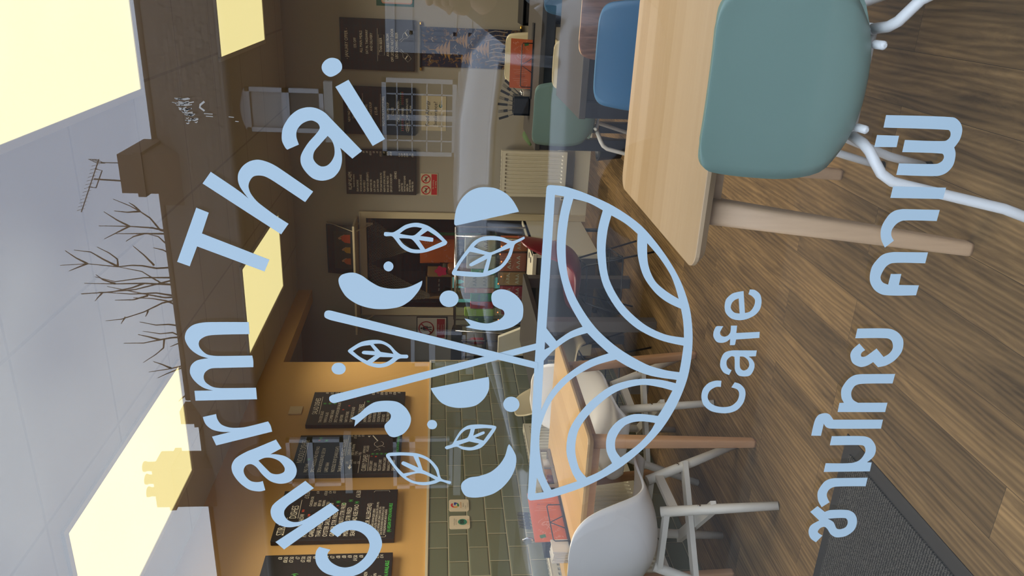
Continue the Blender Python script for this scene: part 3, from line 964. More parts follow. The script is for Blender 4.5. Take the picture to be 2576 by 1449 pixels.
# ------------------------------------------------------------------ chalk boards and notices
def chalkboard(label, wall, u0, u1, v0, v1, items, extra=None, group='black menu boards on the walls'):
    d = 0.030
    if wall == 'left':
        t = thing('menu_board', label, 'chalkboard', (XL + 0.002, (u0 + u1) / 2, v0), group=group)
        MB().box(XL + 0.002, XL + d, u0, u1, v0, v1).build('board', M_BOARD, t, bevel=0.002)
        fn = on_left(XL + d + 0.0012)
    else:
        t = thing('menu_board', label, 'chalkboard', ((u0 + u1) / 2, YB - 0.002, v0), group=group)
        MB().box(u0, u1, YB - d, YB - 0.002, v0, v1).build('board', M_BOARD, t, bevel=0.002)
        fn = on_back(YB - d - 0.0012)
    W_, H_ = u1 - u0, v1 - v0
    mbs = {'w': MB(), 'g': MB(), 'r': MB()}
    for it in items:
        col, al, x, y, size, s = it[:6]
        sq = it[6] if len(it) > 6 else 0.62
        size *= 1.16; sq *= 1.06 if al != 'C' else 1.2
        text_mb(mbs[col], s, size, fn, u0 + x * W_, v1 - y * H_ - size * 0.7, al, sq)
    if extra:
        extra(mbs, lambda a, b: fn(u0 + a * W_, v1 - b * H_))
    for k, nm, mm in (('w', 'chalk_writing', M_CHALK), ('g', 'green_writing', M_CHALKG), ('r', 'red_marks', M_CHALKR)):
        if mbs[k].v:
            mbs[k].build(nm, mm, t, fix=False)
    return t

def chillis(mbs, f, x, y, n, s=0.020):
    for i in range(n):
        stroke2d(mbs['r'], [(x + i * s * 0.9, y - s * 0.5), (x + i * s * 0.9 + s * 0.25, y), (x + i * s * 0.9, y + s * 0.45)], 0.008, f)

# left wall, ochre
its = [('w', 'L', 0.30, 0.035, 0.042, 'SALAD DISHES', 0.62)]
names = [('THAI SIDE SALAD', 'v', 0), ('PAPAYA SALAD', 'v', 2), ('CUCUMBER SALAD', 'v', 1), ('SPICY YUM WOON SEN SALAD', '', 2), ('LARB PORK', '', 2), ('NAM TOK PORK', '', 2), ('SPICY SEAFOOD SALAD', '', 2)]
for i, (s, v, c) in enumerate(names):
    its.append(('w', 'L', 0.06, 0.125 + i * 0.053, 0.024, s, 0.60))
    its.append(('w', 'R', 0.98, 0.125 + i * 0.053, 0.024, ['£8', '£15', '£12', '£13', '£13', '£14', '£16'][i], 0.62))
    if v:
        its.append(('g', 'L', 0.60, 0.125 + i * 0.053, 0.024, '(v)', 0.62))
its.append(('w', 'L', 0.30, 0.515, 0.036, 'SUNDRIES', 0.62))
for i, (s, p) in enumerate([('JASMINE RICE', '£3'), ('EGG FRIED RICE', '£3.50'), ('EGG NOODLES', '£4'), ('COCONUT RICE', '£3.50'), ('STICKY RICE', '£3.50'), ('SPECIAL FRIED RICE', '£15'), ('CHIPS', '£3.50'), ('CHICKEN NUGGETS', '£5')]):
    its += [('w', 'L', 0.06, 0.585 + i * 0.047, 0.022, s, 0.6), ('w', 'R', 0.98, 0.585 + i * 0.047, 0.022, p, 0.6)]
its.append(('g', 'L', 0.66, 0.585, 0.022, '(v)'))
def ex(mbs, f):
    stroke2d(mbs['w'], [(0.30, 0.112), (0.84, 0.105)], 0.004, f); stroke2d(mbs['w'], [(0.30, 0.572), (0.68, 0.568)], 0.004, f)
    for x, y, n in ((0.66, 0.20, 2), (0.72, 0.25, 1), (0.90, 0.30, 2), (0.42, 0.355, 2), (0.54, 0.41, 2), (0.80, 0.46, 2)):
        chillis(mbs, f, x, y, n)
chalkboard('black menu board headed SALAD DISHES on the ochre wall, nearest the opening', 'left', 3.375, 3.79, 1.542, 2.158, its, ex)

its = [('w', 'L', 0.28, 0.03, 0.042, 'NOODLE DISHES', 0.6)]
for i, (s, v) in enumerate([('PAD THAI', 0.34), ('SPICY NOODLE-PAD KEE MAO', 0.88), ('SOYA NOODLE-PAD SEE EW', 0.82), ('LARD NAH', 0), ('NOODLE SOUP (DARK/LIGHT)', 0), ('THAI FLAVOURED INSTANT NOODLES', 0)]):
    its.append(('w', 'L', 0.05, 0.12 + i * 0.062, 0.026, s, 0.6))
    if v:
        its.append(('g', 'L', v, 0.12 + i * 0.062, 0.026, '(v)'))
for i, (s, p) in enumerate([('CHICKEN OR PORK', '£14'), ('BEEF OR PRAWN', '£15.50'), ('TOFU', '£14'), ('VEG', '£13')]):
    its += [('w', 'L', 0.46, 0.49 + i * 0.036, 0.020, s, 0.62), ('w', 'R', 0.99, 0.49 + i * 0.036, 0.020, p, 0.62), ('w', 'L', 0.24, 0.49 + i * 0.036, 0.020, ['£15', '£16.50', '£15', '£14'][i], 0.62)]
its += [('w', 'L', 0.06, 0.645, 0.034, 'CURRY DISHES', 0.6), ('w', 'L', 0.50, 0.635, 0.018, 'JASMINE RICE', 0.6), ('w', 'L', 0.54, 0.665, 0.018, 'INCLUDED', 0.6)]
for i, s in enumerate(['GREEN CURRY', 'RED CURRY', 'YELLOW CURRY', 'MASSAMAN CURRY', 'PANANG CURRY', 'JUNGLE CURRY']):
    its += [('w', 'L', 0.06, 0.715 + i * 0.042, 0.021, s, 0.6), ('g', 'L', 0.46, 0.715 + i * 0.042, 0.021, '(v)')]
its.append(('g', 'L', 0.52, 0.955, 0.018, '(V)-VEGAN OPTION AVAILABLE', 0.55))
def ex(mbs, f):
    stroke2d(mbs['w'], [(0.28, 0.10), (0.86, 0.095)], 0.004, f)
    stroke2d(mbs['w'], [(0.98, 0.475), (0.44, 0.475), (0.44, 0.62), (0.02, 0.62)], 0.004, f)
    stroke2d(mbs['w'], [(0.06, 0.705), (0.46, 0.70)], 0.004, f)
    mbs['w'].add([f(0.10, 0.535), f(0.17, 0.515), f(0.17, 0.555)], [(0, 1, 2)]); stroke2d(mbs['w'], [(0.17, 0.535), (0.22, 0.535)], 0.012, f)
    mbs['w'].add([f(0.96, 0.66), f(0.96, 0.69), f(0.92, 0.675)], [(0, 1, 2)])
    stroke2d(mbs['w'], arc(0.74, 0.78, 0.07, 20, 340, 20, 0.045), 0.004, f); stroke2d(mbs['w'], [(0.82, 0.765), (0.97, 0.71)], 0.012, f)
    stroke2d(mbs['w'], [(0.60, 0.80), (0.66, 0.76), (0.70, 0.80), (0.66, 0.84)], 0.004, f); stroke2d(mbs['w'], [(0.56, 0.74), (0.60, 0.77), (0.57, 0.80)], 0.004, f)
    chillis(mbs, f, 0.84, 0.195, 2); chillis(mbs, f, 0.42, 0.725, 1); chillis(mbs, f, 0.40, 0.767, 2)
chalkboard('black menu board headed NOODLE DISHES on the ochre wall, second from the opening', 'left', 2.845, 3.255, 1.542, 2.165, its, ex)

its = [('w', 'L', 0.10, 0.03, 0.045, 'STIR FRY', 0.62), ('w', 'L', 0.42, 0.10, 0.045, 'DISHES', 0.62)]
for i, (s, p, px) in enumerate([('PAD KRA PRAOW', '£15.50', 0.98), ('PAD KRATIEM', '', 0), ('GARLIC PEPPER', '', 0), ('THAI SWEET SOUR', '', 0), ('OYSTER SAUCE STIR FRIED', '', 0), ('GINGER STIR FRIED', '', 0), ('CASHEW NUTS STIR FRIED', '', 0), ('MIXED VEG STIR FRIED', '', 0), ('SEAFOOD PAD KEE MAO', '£16.50', 0.98)]):
    its.append(('w', 'L', 0.06, 0.185 + i * 0.056, 0.030, s, 0.62))
    if p:
        its.append(('w', 'R', px, 0.185 + i * 0.056, 0.030, p, 0.62))
for i, (s, p) in enumerate([('CHICKEN OR', ''), ('PORK', '£14'), ('BEEF OR', ''), ('PRAWN', '£15.50'), ('TOFU', '£14'), ('VEG', '£13')]):
    its += [('w', 'L', 0.66, 0.245 + i * 0.036, 0.019, s, 0.6), ('w', 'R', 0.98, 0.245 + i * 0.036, 0.019, p, 0.6)]
for y, x in ((0.41, 0.50), (0.468, 0.72), (0.520, 0.68), (0.575, 0.74), (0.63, 0.70), (0.36, 0.46)):
    its.append(('g', 'L', x, y, 0.024, '(v)'))
its.append(('w', 'L', 0.08, 0.745, 0.030, '(14 MAJOR ALLERGENS)', 0.66))
for i, s in enumerate(['SOME OF OUR DISHES CONTAIN CELERY, CEREALS', 'CONTAINING GLUTEN, CRUSTACEANS, EGGS, FISH, LUPIN, MILK', 'MOLLUSCS, MUSTARD, NUTS, PEANUTS, SESAME, SOYA', 'SOYA, SULPHUR DIOXIDE. PLEASE INFORM US AS THEY', 'IF YOU REQUIRE MORE INFO ABOUT ALLERGENS']):
    its.append(('w', 'L', 0.07, 0.80 + i * 0.026, 0.0145, s, 0.52))
its.append(('g', 'L', 0.12, 0.935, 0.022, '(V)-VEGAN OPTION AVAILABLE', 0.62))
def ex(mbs, f):
    stroke2d(mbs['w'], [(0.42, 0.175), (0.80, 0.17)], 0.004, f); stroke2d(mbs['w'], [(0.10, 0.09), (0.44, 0.088)], 0.004, f)
    stroke2d(mbs['w'], [(0.06, 0.79), (0.03, 0.80), (0.03, 0.925), (0.06, 0.93)], 0.004, f); stroke2d(mbs['w'], [(0.94, 0.79), (0.97, 0.80), (0.97, 0.925), (0.94, 0.93)], 0.004, f)
    for x, y, n in ((0.55, 0.205, 3), (0.46, 0.262, 3), (0.52, 0.32, 1), (0.66, 0.49, 1)):
        chillis(mbs, f, x, y, n)
chalkboard('black menu board headed STIR FRY DISHES on the ochre wall, third from the opening', 'left', 2.285, 2.695, 1.542, 2.162, its, ex)

its = [('w', 'L', 0.22, 0.03, 0.045, 'STARTERS', 0.62)]
for i, (s, p) in enumerate(zip(['PRAWN CRACKERS', 'SPRING ROLLS (6 PCS)', 'CHICKEN SATAY (4 PCS)', 'FRIED TOFU', 'PRAWN TOAST', 'GYOZA', 'FISH CAKES', 'CHICKEN WINGS', 'SALT PEPPER SQUID', 'SWEETCORN CAKES', 'DUMPLINGS', 'MIXED STARTER', 'TEMPURA', 'THAI SAUSAGE', 'TOM YUM'], ['£8', '£8.50', '£7.50', '£7', '£7.50', '£8.50', '£8', '£8', '£7.50', '£7', '£8', '£8', '£8', '£4.50', '£8'])):
    its += [('w', 'L', 0.05, 0.105 + i * 0.045, 0.022, s, 0.58), ('w', 'R', 0.96, 0.105 + i * 0.045, 0.024, p, 0.62)]
for i, (s, p) in enumerate([('CHICKEN', '£7'), ('PORK', '£16'), ('PRAWN', '£16'), ('TOFU', '£14')]):
    its += [('w', 'L', 0.52, 0.79 + i * 0.036, 0.020, s, 0.6), ('w', 'R', 0.96, 0.79 + i * 0.036, 0.022, p, 0.6)]
its += [('g', 'L', 0.62, 0.24, 0.030, '(v)'), ('g', 'L', 0.30, 0.945, 0.024, 'VEGAN OPTION AVAILABLE', 0.62)]
chalkboard('black menu board with a column of prices on the ochre wall, closest to the window', 'left', 1.77, 2.183, 1.542, 2.165, its)

# back wall, grey
its = [('w', 'C', 0.5, 0.06, 0.032, '- JANUARY OFFER -', 0.62), ('w', 'C', 0.52, 0.18, 0.026, "15% OFF", 0.62), ('w', 'C', 0.55, 0.26, 0.026, 'ALL MAIN MEALS', 0.62), ('w', 'C', 0.55, 0.34, 0.024, 'EAT IN, TAKEAWAY', 0.62), ('w', 'C', 0.55, 0.40, 0.024, 'AND DELIVERY', 0.62),
       ('w', 'C', 0.5, 0.525, 0.028, 'THAI BEER', 0.62), ('w', 'C', 0.5, 0.62, 0.026, 'AVAILABLE FROM', 0.62), ('w', 'C', 0.5, 0.68, 0.026, 'OFF LICENSE NEXT DOOR', 0.60), ('w', 'C', 0.5, 0.74, 0.026, 'LEO & CHANG BEER', 0.62)]
def ex(mbs, f):
    stroke2d(mbs['w'], [(0.18, 0.50), (0.82, 0.50)], 0.003, f)
    stroke2d(mbs['w'], [(0.30, 0.515), (0.70, 0.515), (0.70, 0.59), (0.30, 0.59)], 0.003, f, True)
    for sx in (-1, 1):
        c = 0.5 + sx * 0.17
        P = [(c - sx * 0.10, 0.815), (c - sx * 0.06, 0.80), (c - sx * 0.02, 0.84), (c + sx * 0.05, 0.845), (c + sx * 0.15, 0.91), (c + sx * 0.08, 0.955), (c - sx * 0.02, 0.90), (c - sx * 0.03, 0.86)]
        stroke2d(mbs['w'], P, 0.003, f, True); stroke2d(mbs['w'], [(c + sx * 0.02, 0.905), (c + sx * 0.09, 0.875)], 0.012, f)
chalkboard('black chalkboard announcing the January offer on the grey back wall, above the woven hanging', 'back', -0.778, -0.379, 1.528, 2.123, its, ex)

its = [('w', 'C', 0.5, 0.06, 0.024, 'NEW PAD KRA MOO', 0.6), ('w', 'C', 0.5, 0.12, 0.024, 'SALT & PEPPER', 0.6), ('w', 'C', 0.62, 0.205, 0.026, '£8.50', 0.62), ('w', 'C', 0.5, 0.30, 0.024, 'DUMPLING', 0.62), ('w', 'C', 0.5, 0.36, 0.024, 'NOODLE SOUP', 0.62), ('w', 'C', 0.5, 0.43, 0.028, '£15.00', 0.62),
       ('w', 'C', 0.5, 0.535, 0.024, 'MOO KROB (CRISPY PORK)', 0.6), ('w', 'C', 0.5, 0.60, 0.024, 'TOM YUM SOUP', 0.6), ('w', 'C', 0.5, 0.66, 0.028, '£16.00', 0.62), ('w', 'C', 0.5, 0.745, 0.024, '- CHILLI CHAMPION -', 0.6), ('w', 'C', 0.5, 0.805, 0.024, 'AWARE', 0.6), ('w', 'L', 0.10, 0.875, 0.022, 'ZZEPHYR', 0.6), ('w', 'L', 0.38, 0.87, 0.020, 'NO HEAT (REALLY HOT)', 0.58), ('w', 'L', 0.48, 0.92, 0.018, 'KHA THAI', 0.6)]
def ex(mbs, f):
    for y in (0.27, 0.515, 0.73):
        stroke2d(mbs['w'], [(0.18, y), (0.86, y)], 0.003, f)
    stroke2d(mbs['w'], arc(0.22, 0.89, 0.15, 0, 360, 24, 0.028)[:-1], 0.003, f, True)
    for i in range(7):
        for x in (0.10 + i * 0.04, 0.66 + i * 0.04):
            stroke2d(mbs['r'], [(x, 0.80), (x + 0.012, 0.815), (x, 0.835)], 0.006, f); stroke2d(mbs['g'], [(x - 0.01, 0.795), (x + 0.006, 0.803)], 0.005, f)
chalkboard('black chalkboard with chilli champion list on the grey back wall, middle of three', 'back', -1.306, -0.912, 1.522, 2.116, its, ex)

its = [('w', 'L', 0.10, 0.03, 0.036, 'KLAP KLAEM', 0.62), ('w', 'L', 0.16, 0.10, 0.014, 'SNACKS FOR DRINKING', 0.6)]
for i, (s, p) in enumerate([('ESAN SAUSAGE', '£8'), ('WOON SEN SAUSAGE', '£8'), ('PLA SAM BELLY', '£8'), ('NAEM NUEA (BEEF/JERKY)', '£8'), ('NAEM PORK RIB', '£8.50'), ('LUK CHIN GAI', '£8'), ('LUK CHIN NUEA', '£8'), ('TOM ZAAP KRA DUG MU', '£12.50'), ('NAEM MU (PORK SAUSAGE)', '£8'), ('KHAO JEE FRIED RICE', '£8.50'), ('DIM SUM CHICKEN FEET', '£8.50')]):
    its += [('w', 'L', 0.06, 0.145 + i * 0.048, 0.021, s, 0.58), ('w', 'R', 0.97, 0.145 + i * 0.048, 0.021, p, 0.6)]
its.append(('w', 'L', 0.36, 0.685, 0.026, 'DRINKS', 0.62))
for i, (s, p) in enumerate([('ALL CANS OF POP', '£1.50'), ('JASMINE TEA', '£2.50'), ('INSTANT GOLD BLEND', '£2.50'), ('GREEN TEA', '£2.50'), ('BOTTLED WATER', '£1'), ('THAI MILK TEA', '£3.50')]):
    its += [('w', 'L', 0.08, 0.745 + i * 0.038, 0.018, s, 0.6), ('w', 'R', 0.94, 0.745 + i * 0.038, 0.018, p, 0.6)]
chalkboard('black chalkboard headed KLAP KLAEM on the grey back wall, nearest the kitchen door', 'back', -1.826, -1.437, 1.516, 2.114, its)


def flat_notice(name, label, cat, u0, u1, v0, v1, base, thick=0.003):
    t = thing(name, label, cat, ((u0 + u1) / 2, YB - 0.001, v0))
    MB().box(u0, u1, YB - thick - 0.001, YB - 0.001, v0, v1).build('panel', base, t)
    return t, on_back(YB - thick - 0.0022)
M_INK = mat('black_ink', (0.02, 0.02, 0.02), 0.8)
M_NOTICE = mat('buff_notice_paper', (0.62, 0.54, 0.36), 0.8)
t, fn = flat_notice('allergy_notice', 'buff notice reading Food Allergy or Intolerance? on the back wall', 'notice', -1.265, -0.975, 1.265, 1.472, M_NOTICE)
mb = MB()
text_mb(mb, 'Food Allergy', 0.044, fn, -1.12, 1.408, 'C', 0.92); text_mb(mb, 'or', 0.020, fn, -1.12, 1.385, 'C', 0.95); text_mb(mb, 'Intolerance?', 0.044, fn, -1.12, 1.340, 'C', 0.92)
for i in range(4):
    text_mb(mb, 'Please speak to our staff about allergens', 0.008, fn, -1.235, 1.322 - i * 0.011, 'L', 0.9)
mb.build('lettering', M_INK, t, fix=False)
mb = MB(); stroke2d(mb, arc(-1.055, 1.312, 0.011, 20, 330, 14), 0.007, fn); text_mb(mb, 'Food', 0.010, fn, -1.04, 1.315); text_mb(mb, 'Standards', 0.010, fn, -1.04, 1.303)
mb.build('emblem', M_DGREEN, t, fix=False)

t, fn = flat_notice('no_smoking_sign', 'cream and red no smoking or vaping sign on the grey back wall', 'sign', -1.832, -1.636, 1.330, 1.478, M_NOTICE)
mb = MB()
for cx in (-1.785, -1.685):
    stroke2d(mb, arc(cx, 1.432, 0.036, 0, 360, 28)[:-1], 0.009, fn, True); stroke2d(mb, [(cx - 0.024, 1.456), (cx + 0.024, 1.408)], 0.008, fn)
mb.add([fn(-1.826, 1.336), fn(-1.642, 1.336), fn(-1.642, 1.385), fn(-1.826, 1.385)], [(0, 1, 2, 3)])
mb.build('red_print', M_RED, t, fix=False)
mb = MB()
for cx in (-1.785, -1.685):
    mb.add([fn(cx - 0.024, 1.428), fn(cx + 0.02, 1.428), fn(cx + 0.02, 1.436), fn(cx - 0.024, 1.436)], [(0, 1, 2, 3)])
    stroke2d(mb, [(cx + 0.016, 1.438), (cx + 0.022, 1.446), (cx + 0.014, 1.452)], 0.003, fn)
mb.build('pictogram', M_INK, t, fix=False)
fn2 = on_back(YB - 0.0062); mb = MB()
text_mb(mb, 'No smoking', 0.019, fn2, -1.734, 1.364, 'C', 0.85); text_mb(mb, 'or vaping', 0.019, fn2, -1.734, 1.344, 'C', 0.85)
mb.build('lettering', M_NOTICE, t, fix=False)

M_SIGNBG = mat('sign_white', (0.55, 0.50, 0.42), 0.6)
t, fn = flat_notice('prohibition_sign', 'framed no entry sign with a crossed out figure beside the kitchen doorway', 'sign', -3.235, -3.0, 1.232, 1.515, M_BLACK, 0.008)
M_RED2 = mat('dull_red', (0.28, 0.012, 0.014), 0.6)
mb = MB(); mb.add([fn(-3.226, 1.240), fn(-3.009, 1.240), fn(-3.009, 1.507), fn(-3.226, 1.507)], [(0, 1, 2, 3)]); mb.build('sheet', M_SIGNBG, t, fix=False)
fn3 = on_back(YB - 0.0118)
mb = MB(); stroke2d(mb, arc(-3.117, 1.425, 0.068, 0, 360, 32)[:-1], 0.011, fn3, True)
mb.add([fn3(-3.215, 1.252), fn3(-3.02, 1.252), fn3(-3.02, 1.326), fn3(-3.215, 1.326)], [(0, 1, 2, 3)])
mb.build('red_print', M_RED2, t, fix=False)
mb = MB(); mb.add([fn3(-3.117 + 0.010 * math.cos(R(a)), 1.470 + 0.010 * math.sin(R(a))) for a in range(0, 360, 30)], [tuple(range(12))])
for s in (-1, 1):
    stroke2d(mb, [(-3.117 + s * 0.010, 1.455), (-3.117 + s * 0.020, 1.44), (-3.117 + s * 0.020, 1.41)], 0.008, fn3)
    stroke2d(mb, [(-3.117 + s * 0.008, 1.42), (-3.117 + s * 0.012, 1.375)], 0.010, fn3)
mb.add([fn3(-3.132, 1.458), fn3(-3.102, 1.458), fn3(-3.104, 1.41), fn3(-3.130, 1.41)], [(0, 1, 2, 3)])
mb.build('figure', M_INK, t, fix=False)
fn4 = on_back(YB - 0.0130); mb = MB(); stroke2d(mb, [(-3.165, 1.376), (-3.069, 1.474)], 0.011, fn4); mb.build('slash', M_RED2, t, fix=False)
mb = MB(); text_mb(mb, 'STAFF ONLY', 0.020, fn4, -3.117, 1.303, 'C', 0.8); text_mb(mb, 'No admittance', 0.016, fn4, -3.117, 1.281, 'C', 0.8); text_mb(mb, 'beyond this point', 0.015, fn4, -3.117, 1.261, 'C', 0.8)
mb.build('lettering', M_SIGNBG, t, fix=False)

t, fn = flat_notice('allergen_poster', 'green edged allergen poster beyond the January offer board on the back wall', 'poster', -0.28, 0.14, 1.533, 1.830, M_DGREEN)
mb = MB(); mb.add([fn(u, v) for u, v in rrect(-0.262, 0.125, 1.545, 1.79, 0.02, 4)], [tuple(range(20))]); mb.build('sheet', mat('peach_border', (0.62, 0.32, 0.22), 0.7), t, fix=False)
fn3 = on_back(YB - 0.0060)
mb = MB(); mb.add([fn3(u, v) for u, v in rrect(-0.252, 0.115, 1.552, 1.783, 0.015, 4)], [tuple(range(20))]); mb.build('sheet', M_PAPER, t, fix=False)
fn3 = on_back(YB - 0.0072); mb = MB()
text_mb(mb, '14 ALLERGENS', 0.022, fn3, -0.07, 1.800, 'C', 0.9)
mb.build('lettering', M_PAPER, t, fix=False)
rnd = random.Random(3)
for nm, col in (('green_pictures', (0.10, 0.25, 0.06)), ('red_pictures', (0.45, 0.06, 0.05)), ('yellow_pictures', (0.5, 0.38, 0.06))):
    mb = MB()
    for k in range(6):
        cx, cz = -0.23 + 0.33 * rnd.random(), 1.575 + 0.19 * rnd.random()
        mb.add([fn3(cx + 0.012 * math.cos(R(a)) * (1 + 0.4 * math.sin(R(a * 3))), cz + 0.012 * math.sin(R(a))) for a in range(0, 360, 30)], [tuple(range(12))])
    mb.build(nm, mat(nm, col, 0.7), t, fix=False)

# woven hanging with brass tipped rods
t = thing('woven_wall_hanging', 'dark blue woven temple picture hanging from a brass tipped rod', 'wall hanging', (-0.575, YB - 0.01, 0.66))
MB().box(-0.735, -0.425, YB - 0.016, YB - 0.010, 0.67, 1.475).build('cloth', leaf_pattern('woven_temple_cloth'), t)
for z in (1.478, 0.662):
    MB().tube([(-0.745, YB - 0.016, z), (-0.412, YB - 0.016, z)], 0.009, 10).build('rod', M_BLACK, t)
    for s, x in ((-1, -0.745), (1, -0.412)):
        MB().lathe([(0.009, 0), (0.011, 0.004), (0.008, 0.010), (0.011, 0.018), (0.004, 0.026)], (x, YB - 0.016, z), 12, m=Matrix.Rotation(R(90 * s), 3, 'Y')).build('finial', M_GOLD, t)
mb = MB(); fn = on_back(YB - 0.0172)
rnd = random.Random(8)
for cx, cz, sc_ in ((-0.60, 1.24, 1.0), (-0.52, 1.10, 0.8), (-0.66, 1.06, 0.8), (-0.58, 0.92, 0.9)):
    for k in range(4):
        w_ = (0.085 - k * 0.018) * sc_; z0 = cz + k * 0.030 * sc_
        mb.add([fn(cx - w_, z0), fn(cx + w_, z0), fn(cx + w_ * 0.55, z0 + 0.018 * sc_), fn(cx, z0 + 0.030 * sc_), fn(cx - w_ * 0.55, z0 + 0.018 * sc_)], [(0, 1, 2, 3, 4)])
    stroke2d(mb, [(cx, cz + 0.12 * sc_), (cx, cz + 0.17 * sc_)], 0.006, fn)
mb.build('woven_temples', mat('gold_thread', (0.36, 0.20, 0.06), 0.8), t, fix=False)
mb = MB()
for k in range(9):
    x = -0.71 + k * 0.033; z = 0.74 + 0.05 * rnd.random()
    stroke2d(mb, [(x, z), (x + 0.01, z + 0.10), (x - 0.005, z + 0.16)], 0.006, fn)
for k in range(14):
    x = -0.72 + 0.28 * rnd.random(); z = 1.0 + 0.42 * rnd.random()
    stroke2d(mb, [(x, z), (x + 0.02, z + 0.012), (x + 0.035, z)], 0.005, fn)
mb.build('woven_trees', mat('pale_thread', (0.34, 0.28, 0.22), 0.8), t, fix=False)

# cream shelf above the doorway with a framed picture of three seated figures
t = thing('wall_shelf', 'narrow cream shelf above the kitchen doorway', 'shelf', (-2.55, YB, 2.0))
MB().box(-3.05, -2.035, 5.40, YB - 0.001, 2.030, 2.048).build('board', M_CREAM, t, bevel=0.002)
for x in (-2.10, -2.98):
    MB().bar((x, YB - 0.002, 2.028), (x, 5.44, 2.028), 0.018, 0.006).bar((x, YB - 0.004, 2.03), (x, YB - 0.004, 1.90), 0.018, 0.006, up=(0, 1, 0)).bar((x, YB - 0.02, 1.91), (x, 5.47, 2.022), 0.012, 0.006).build('bracket', M_CREAM, t)
for x in (-2.09, -2.99):
    MB().tube([(x, 5.43, 2.048), (x, YB - 0.003, 2.30)], 0.0035, 6).build('stay_cord', M_CREAM, t)
t = thing('framed_picture', 'black framed picture of three orange robed figures on the shelf', 'picture', (-2.33, 5.62, 2.049))
tilt = lambda u, v, d: (u, 5.60 + (v - 2.05) * 0.22 - d, v)
MB().prism([(-2.55, 2.05), (-2.10, 2.05), (-2.10, 2.30), (-2.55, 2.30)], lambda u, v: tilt(u, v, -0.01), lambda u, v: tilt(u, v, 0.008)).build('frame', M_BLACK, t)
MB().prism([(-2.50, 2.085), (-2.15, 2.085), (-2.15, 2.235), (-2.50, 2.235)], lambda u, v: tilt(u, v, 0.008), lambda u, v: tilt(u, v, 0.010)).build('print', mat('print_dark', (0.03, 0.03, 0.02), 0.5), t)
for cx, col, h in ((-2.215, (0.50, 0.07, 0.01), 1.0), (-2.32, (0.42, 0.22, 0.01), 0.72), (-2.425, (0.40, 0.09, 0.01), 0.75)):
    mb = MB(); f_ = lambda u, v: tilt(u, v, 0.0115)
    b0 = 2.09
    mb.add([f_(cx - 0.040 * h, b0), f_(cx + 0.040 * h, b0), f_(cx + 0.036 * h, b0 + 0.05 * h), f_(cx + 0.015 * h, b0 + 0.078 * h), f_(cx - 0.015 * h, b0 + 0.078 * h), f_(cx - 0.036 * h, b0 + 0.05 * h)], [(0, 1, 2, 3, 4, 5)])
    mb.build('robe', mat('robe_%d' % int(h * 100), col, 0.7), t, fix=False)
    mb = MB(); mb.add([f_(cx + 0.012 * h * math.cos(R(a)), b0 + 0.092 * h + 0.015 * h * math.sin(R(a))) for a in range(0, 360, 36)], [tuple(range(10))])
    stroke2d(mb, [(cx + 0.036 * h, b0 + 0.05 * h), (cx + 0.012 * h, b0 + 0.092 * h)], 0.008, f_)
    mb.build('head', mat('figure_skin', (0.42, 0.22, 0.10), 0.7), t, fix=False)

# review cards stuck on the tiles
def review_card(label, y0, y1, z0, z1):
    t = thing('review_card', label, 'card', (XL + 0.011, (y0 + y1) / 2, z0), group=None)
    out = rrect(y0, y1, z0, z1, 0.012, 4)
    MB().prism(out, lambda u, v: (XL + 0.0095, u, v), lambda u, v: (XL + 0.0135, u, v)).build('card', M_NOTICE2, t)
    return t, on_left(XL + 0.0147)
M_NOTICE2 = mat('card_cream', (0.66, 0.57, 0.40), 0.5)
t, fn = review_card('cream card with a multicoloured G on the green tiles', 2.515, 2.615, 1.148, 1.257)
for a0, a1, nm, col in ((-10, 40, 'blue', (0.03, 0.07, 0.35)), (225, 350, 'green', (0.02, 0.20, 0.05)), (160, 225, 'yellow', (0.7, 0.30, 0.02)), (45, 160, 'red', (0.60, 0.02, 0.02))):
    mb = MB()
    if nm == 'blue':
        stroke2d(mb, arc(2.565, 1.225, 0.018, -45, 0, 8), 0.009, fn); stroke2d(mb, [(2.565, 1.225), (2.5875, 1.225)], 0.009, fn)
    else:
        a = (235, 315) if nm == 'green' else (a0, a1)
        stroke2d(mb, arc(2.565, 1.225, 0.018, a[0], a[1], 12), 0.009, fn)
    mb.build('letter_g_arc', mat('g_' + nm, col, 0.5), t, fix=False)
def star_row(fn, y, z, n, s, mtl, t):
    mb = MB()
    for i in range(n):
        cx = y + (i - (n - 1) / 2) * s * 2.3
        mb.add([fn(cx + (s if k % 2 == 0 else s * 0.45) * math.cos(R(90 + k * 36)), z + (s if k % 2 == 0 else s * 0.45) * math.sin(R(90 + k * 36))) for k in range(10)], [tuple(range(10))])
    mb.build('star_row', mtl, t, fix=False)
star_row(fn, 2.565, 1.192, 5, 0.0045, mat('star_orange', (0.55, 0.20, 0.02), 0.6), t)
mb = MB(); text_mb(mb, 'Review us', 0.010, fn, 2.565, 1.176, 'C', 0.8); text_mb(mb, 'on Google', 0.008, fn, 2.545, 1.165, 'C', 0.8); text_mb(mb, 'Tap your phone here', 0.006, fn, 2.565, 1.154, 'C', 0.8)
mb.build('lettering', M_INK, t, fix=False)
t, fn = review_card('cream card with a green round owl badge on the green tiles', 2.37, 2.475, 1.148, 1.257)
mb = MB(); mb.add([fn(2.4225 + 0.024 * math.cos(R(a)), 1.187 + 0.024 * math.sin(R(a))) for a in range(0, 360, 15)], [tuple(range(24))]); mb.build('green_disc', mat('badge_green', (0.03, 0.22, 0.13), 0.5), t, fix=False)
fn5 = on_left(XL + 0.0155); mb = MB()
for s in (-1, 1):
    stroke2d(mb, arc(2.4225 + s * 0.0085, 1.187, 0.0065, 0, 360, 16)[:-1], 0.0035, fn5, True)
    mb.add([fn5(2.4225 + s * 0.0085 + 0.0025 * math.cos(R(a)), 1.187 + 0.0025 * math.sin(R(a))) for a in range(0, 360, 45)], [tuple(range(8))])
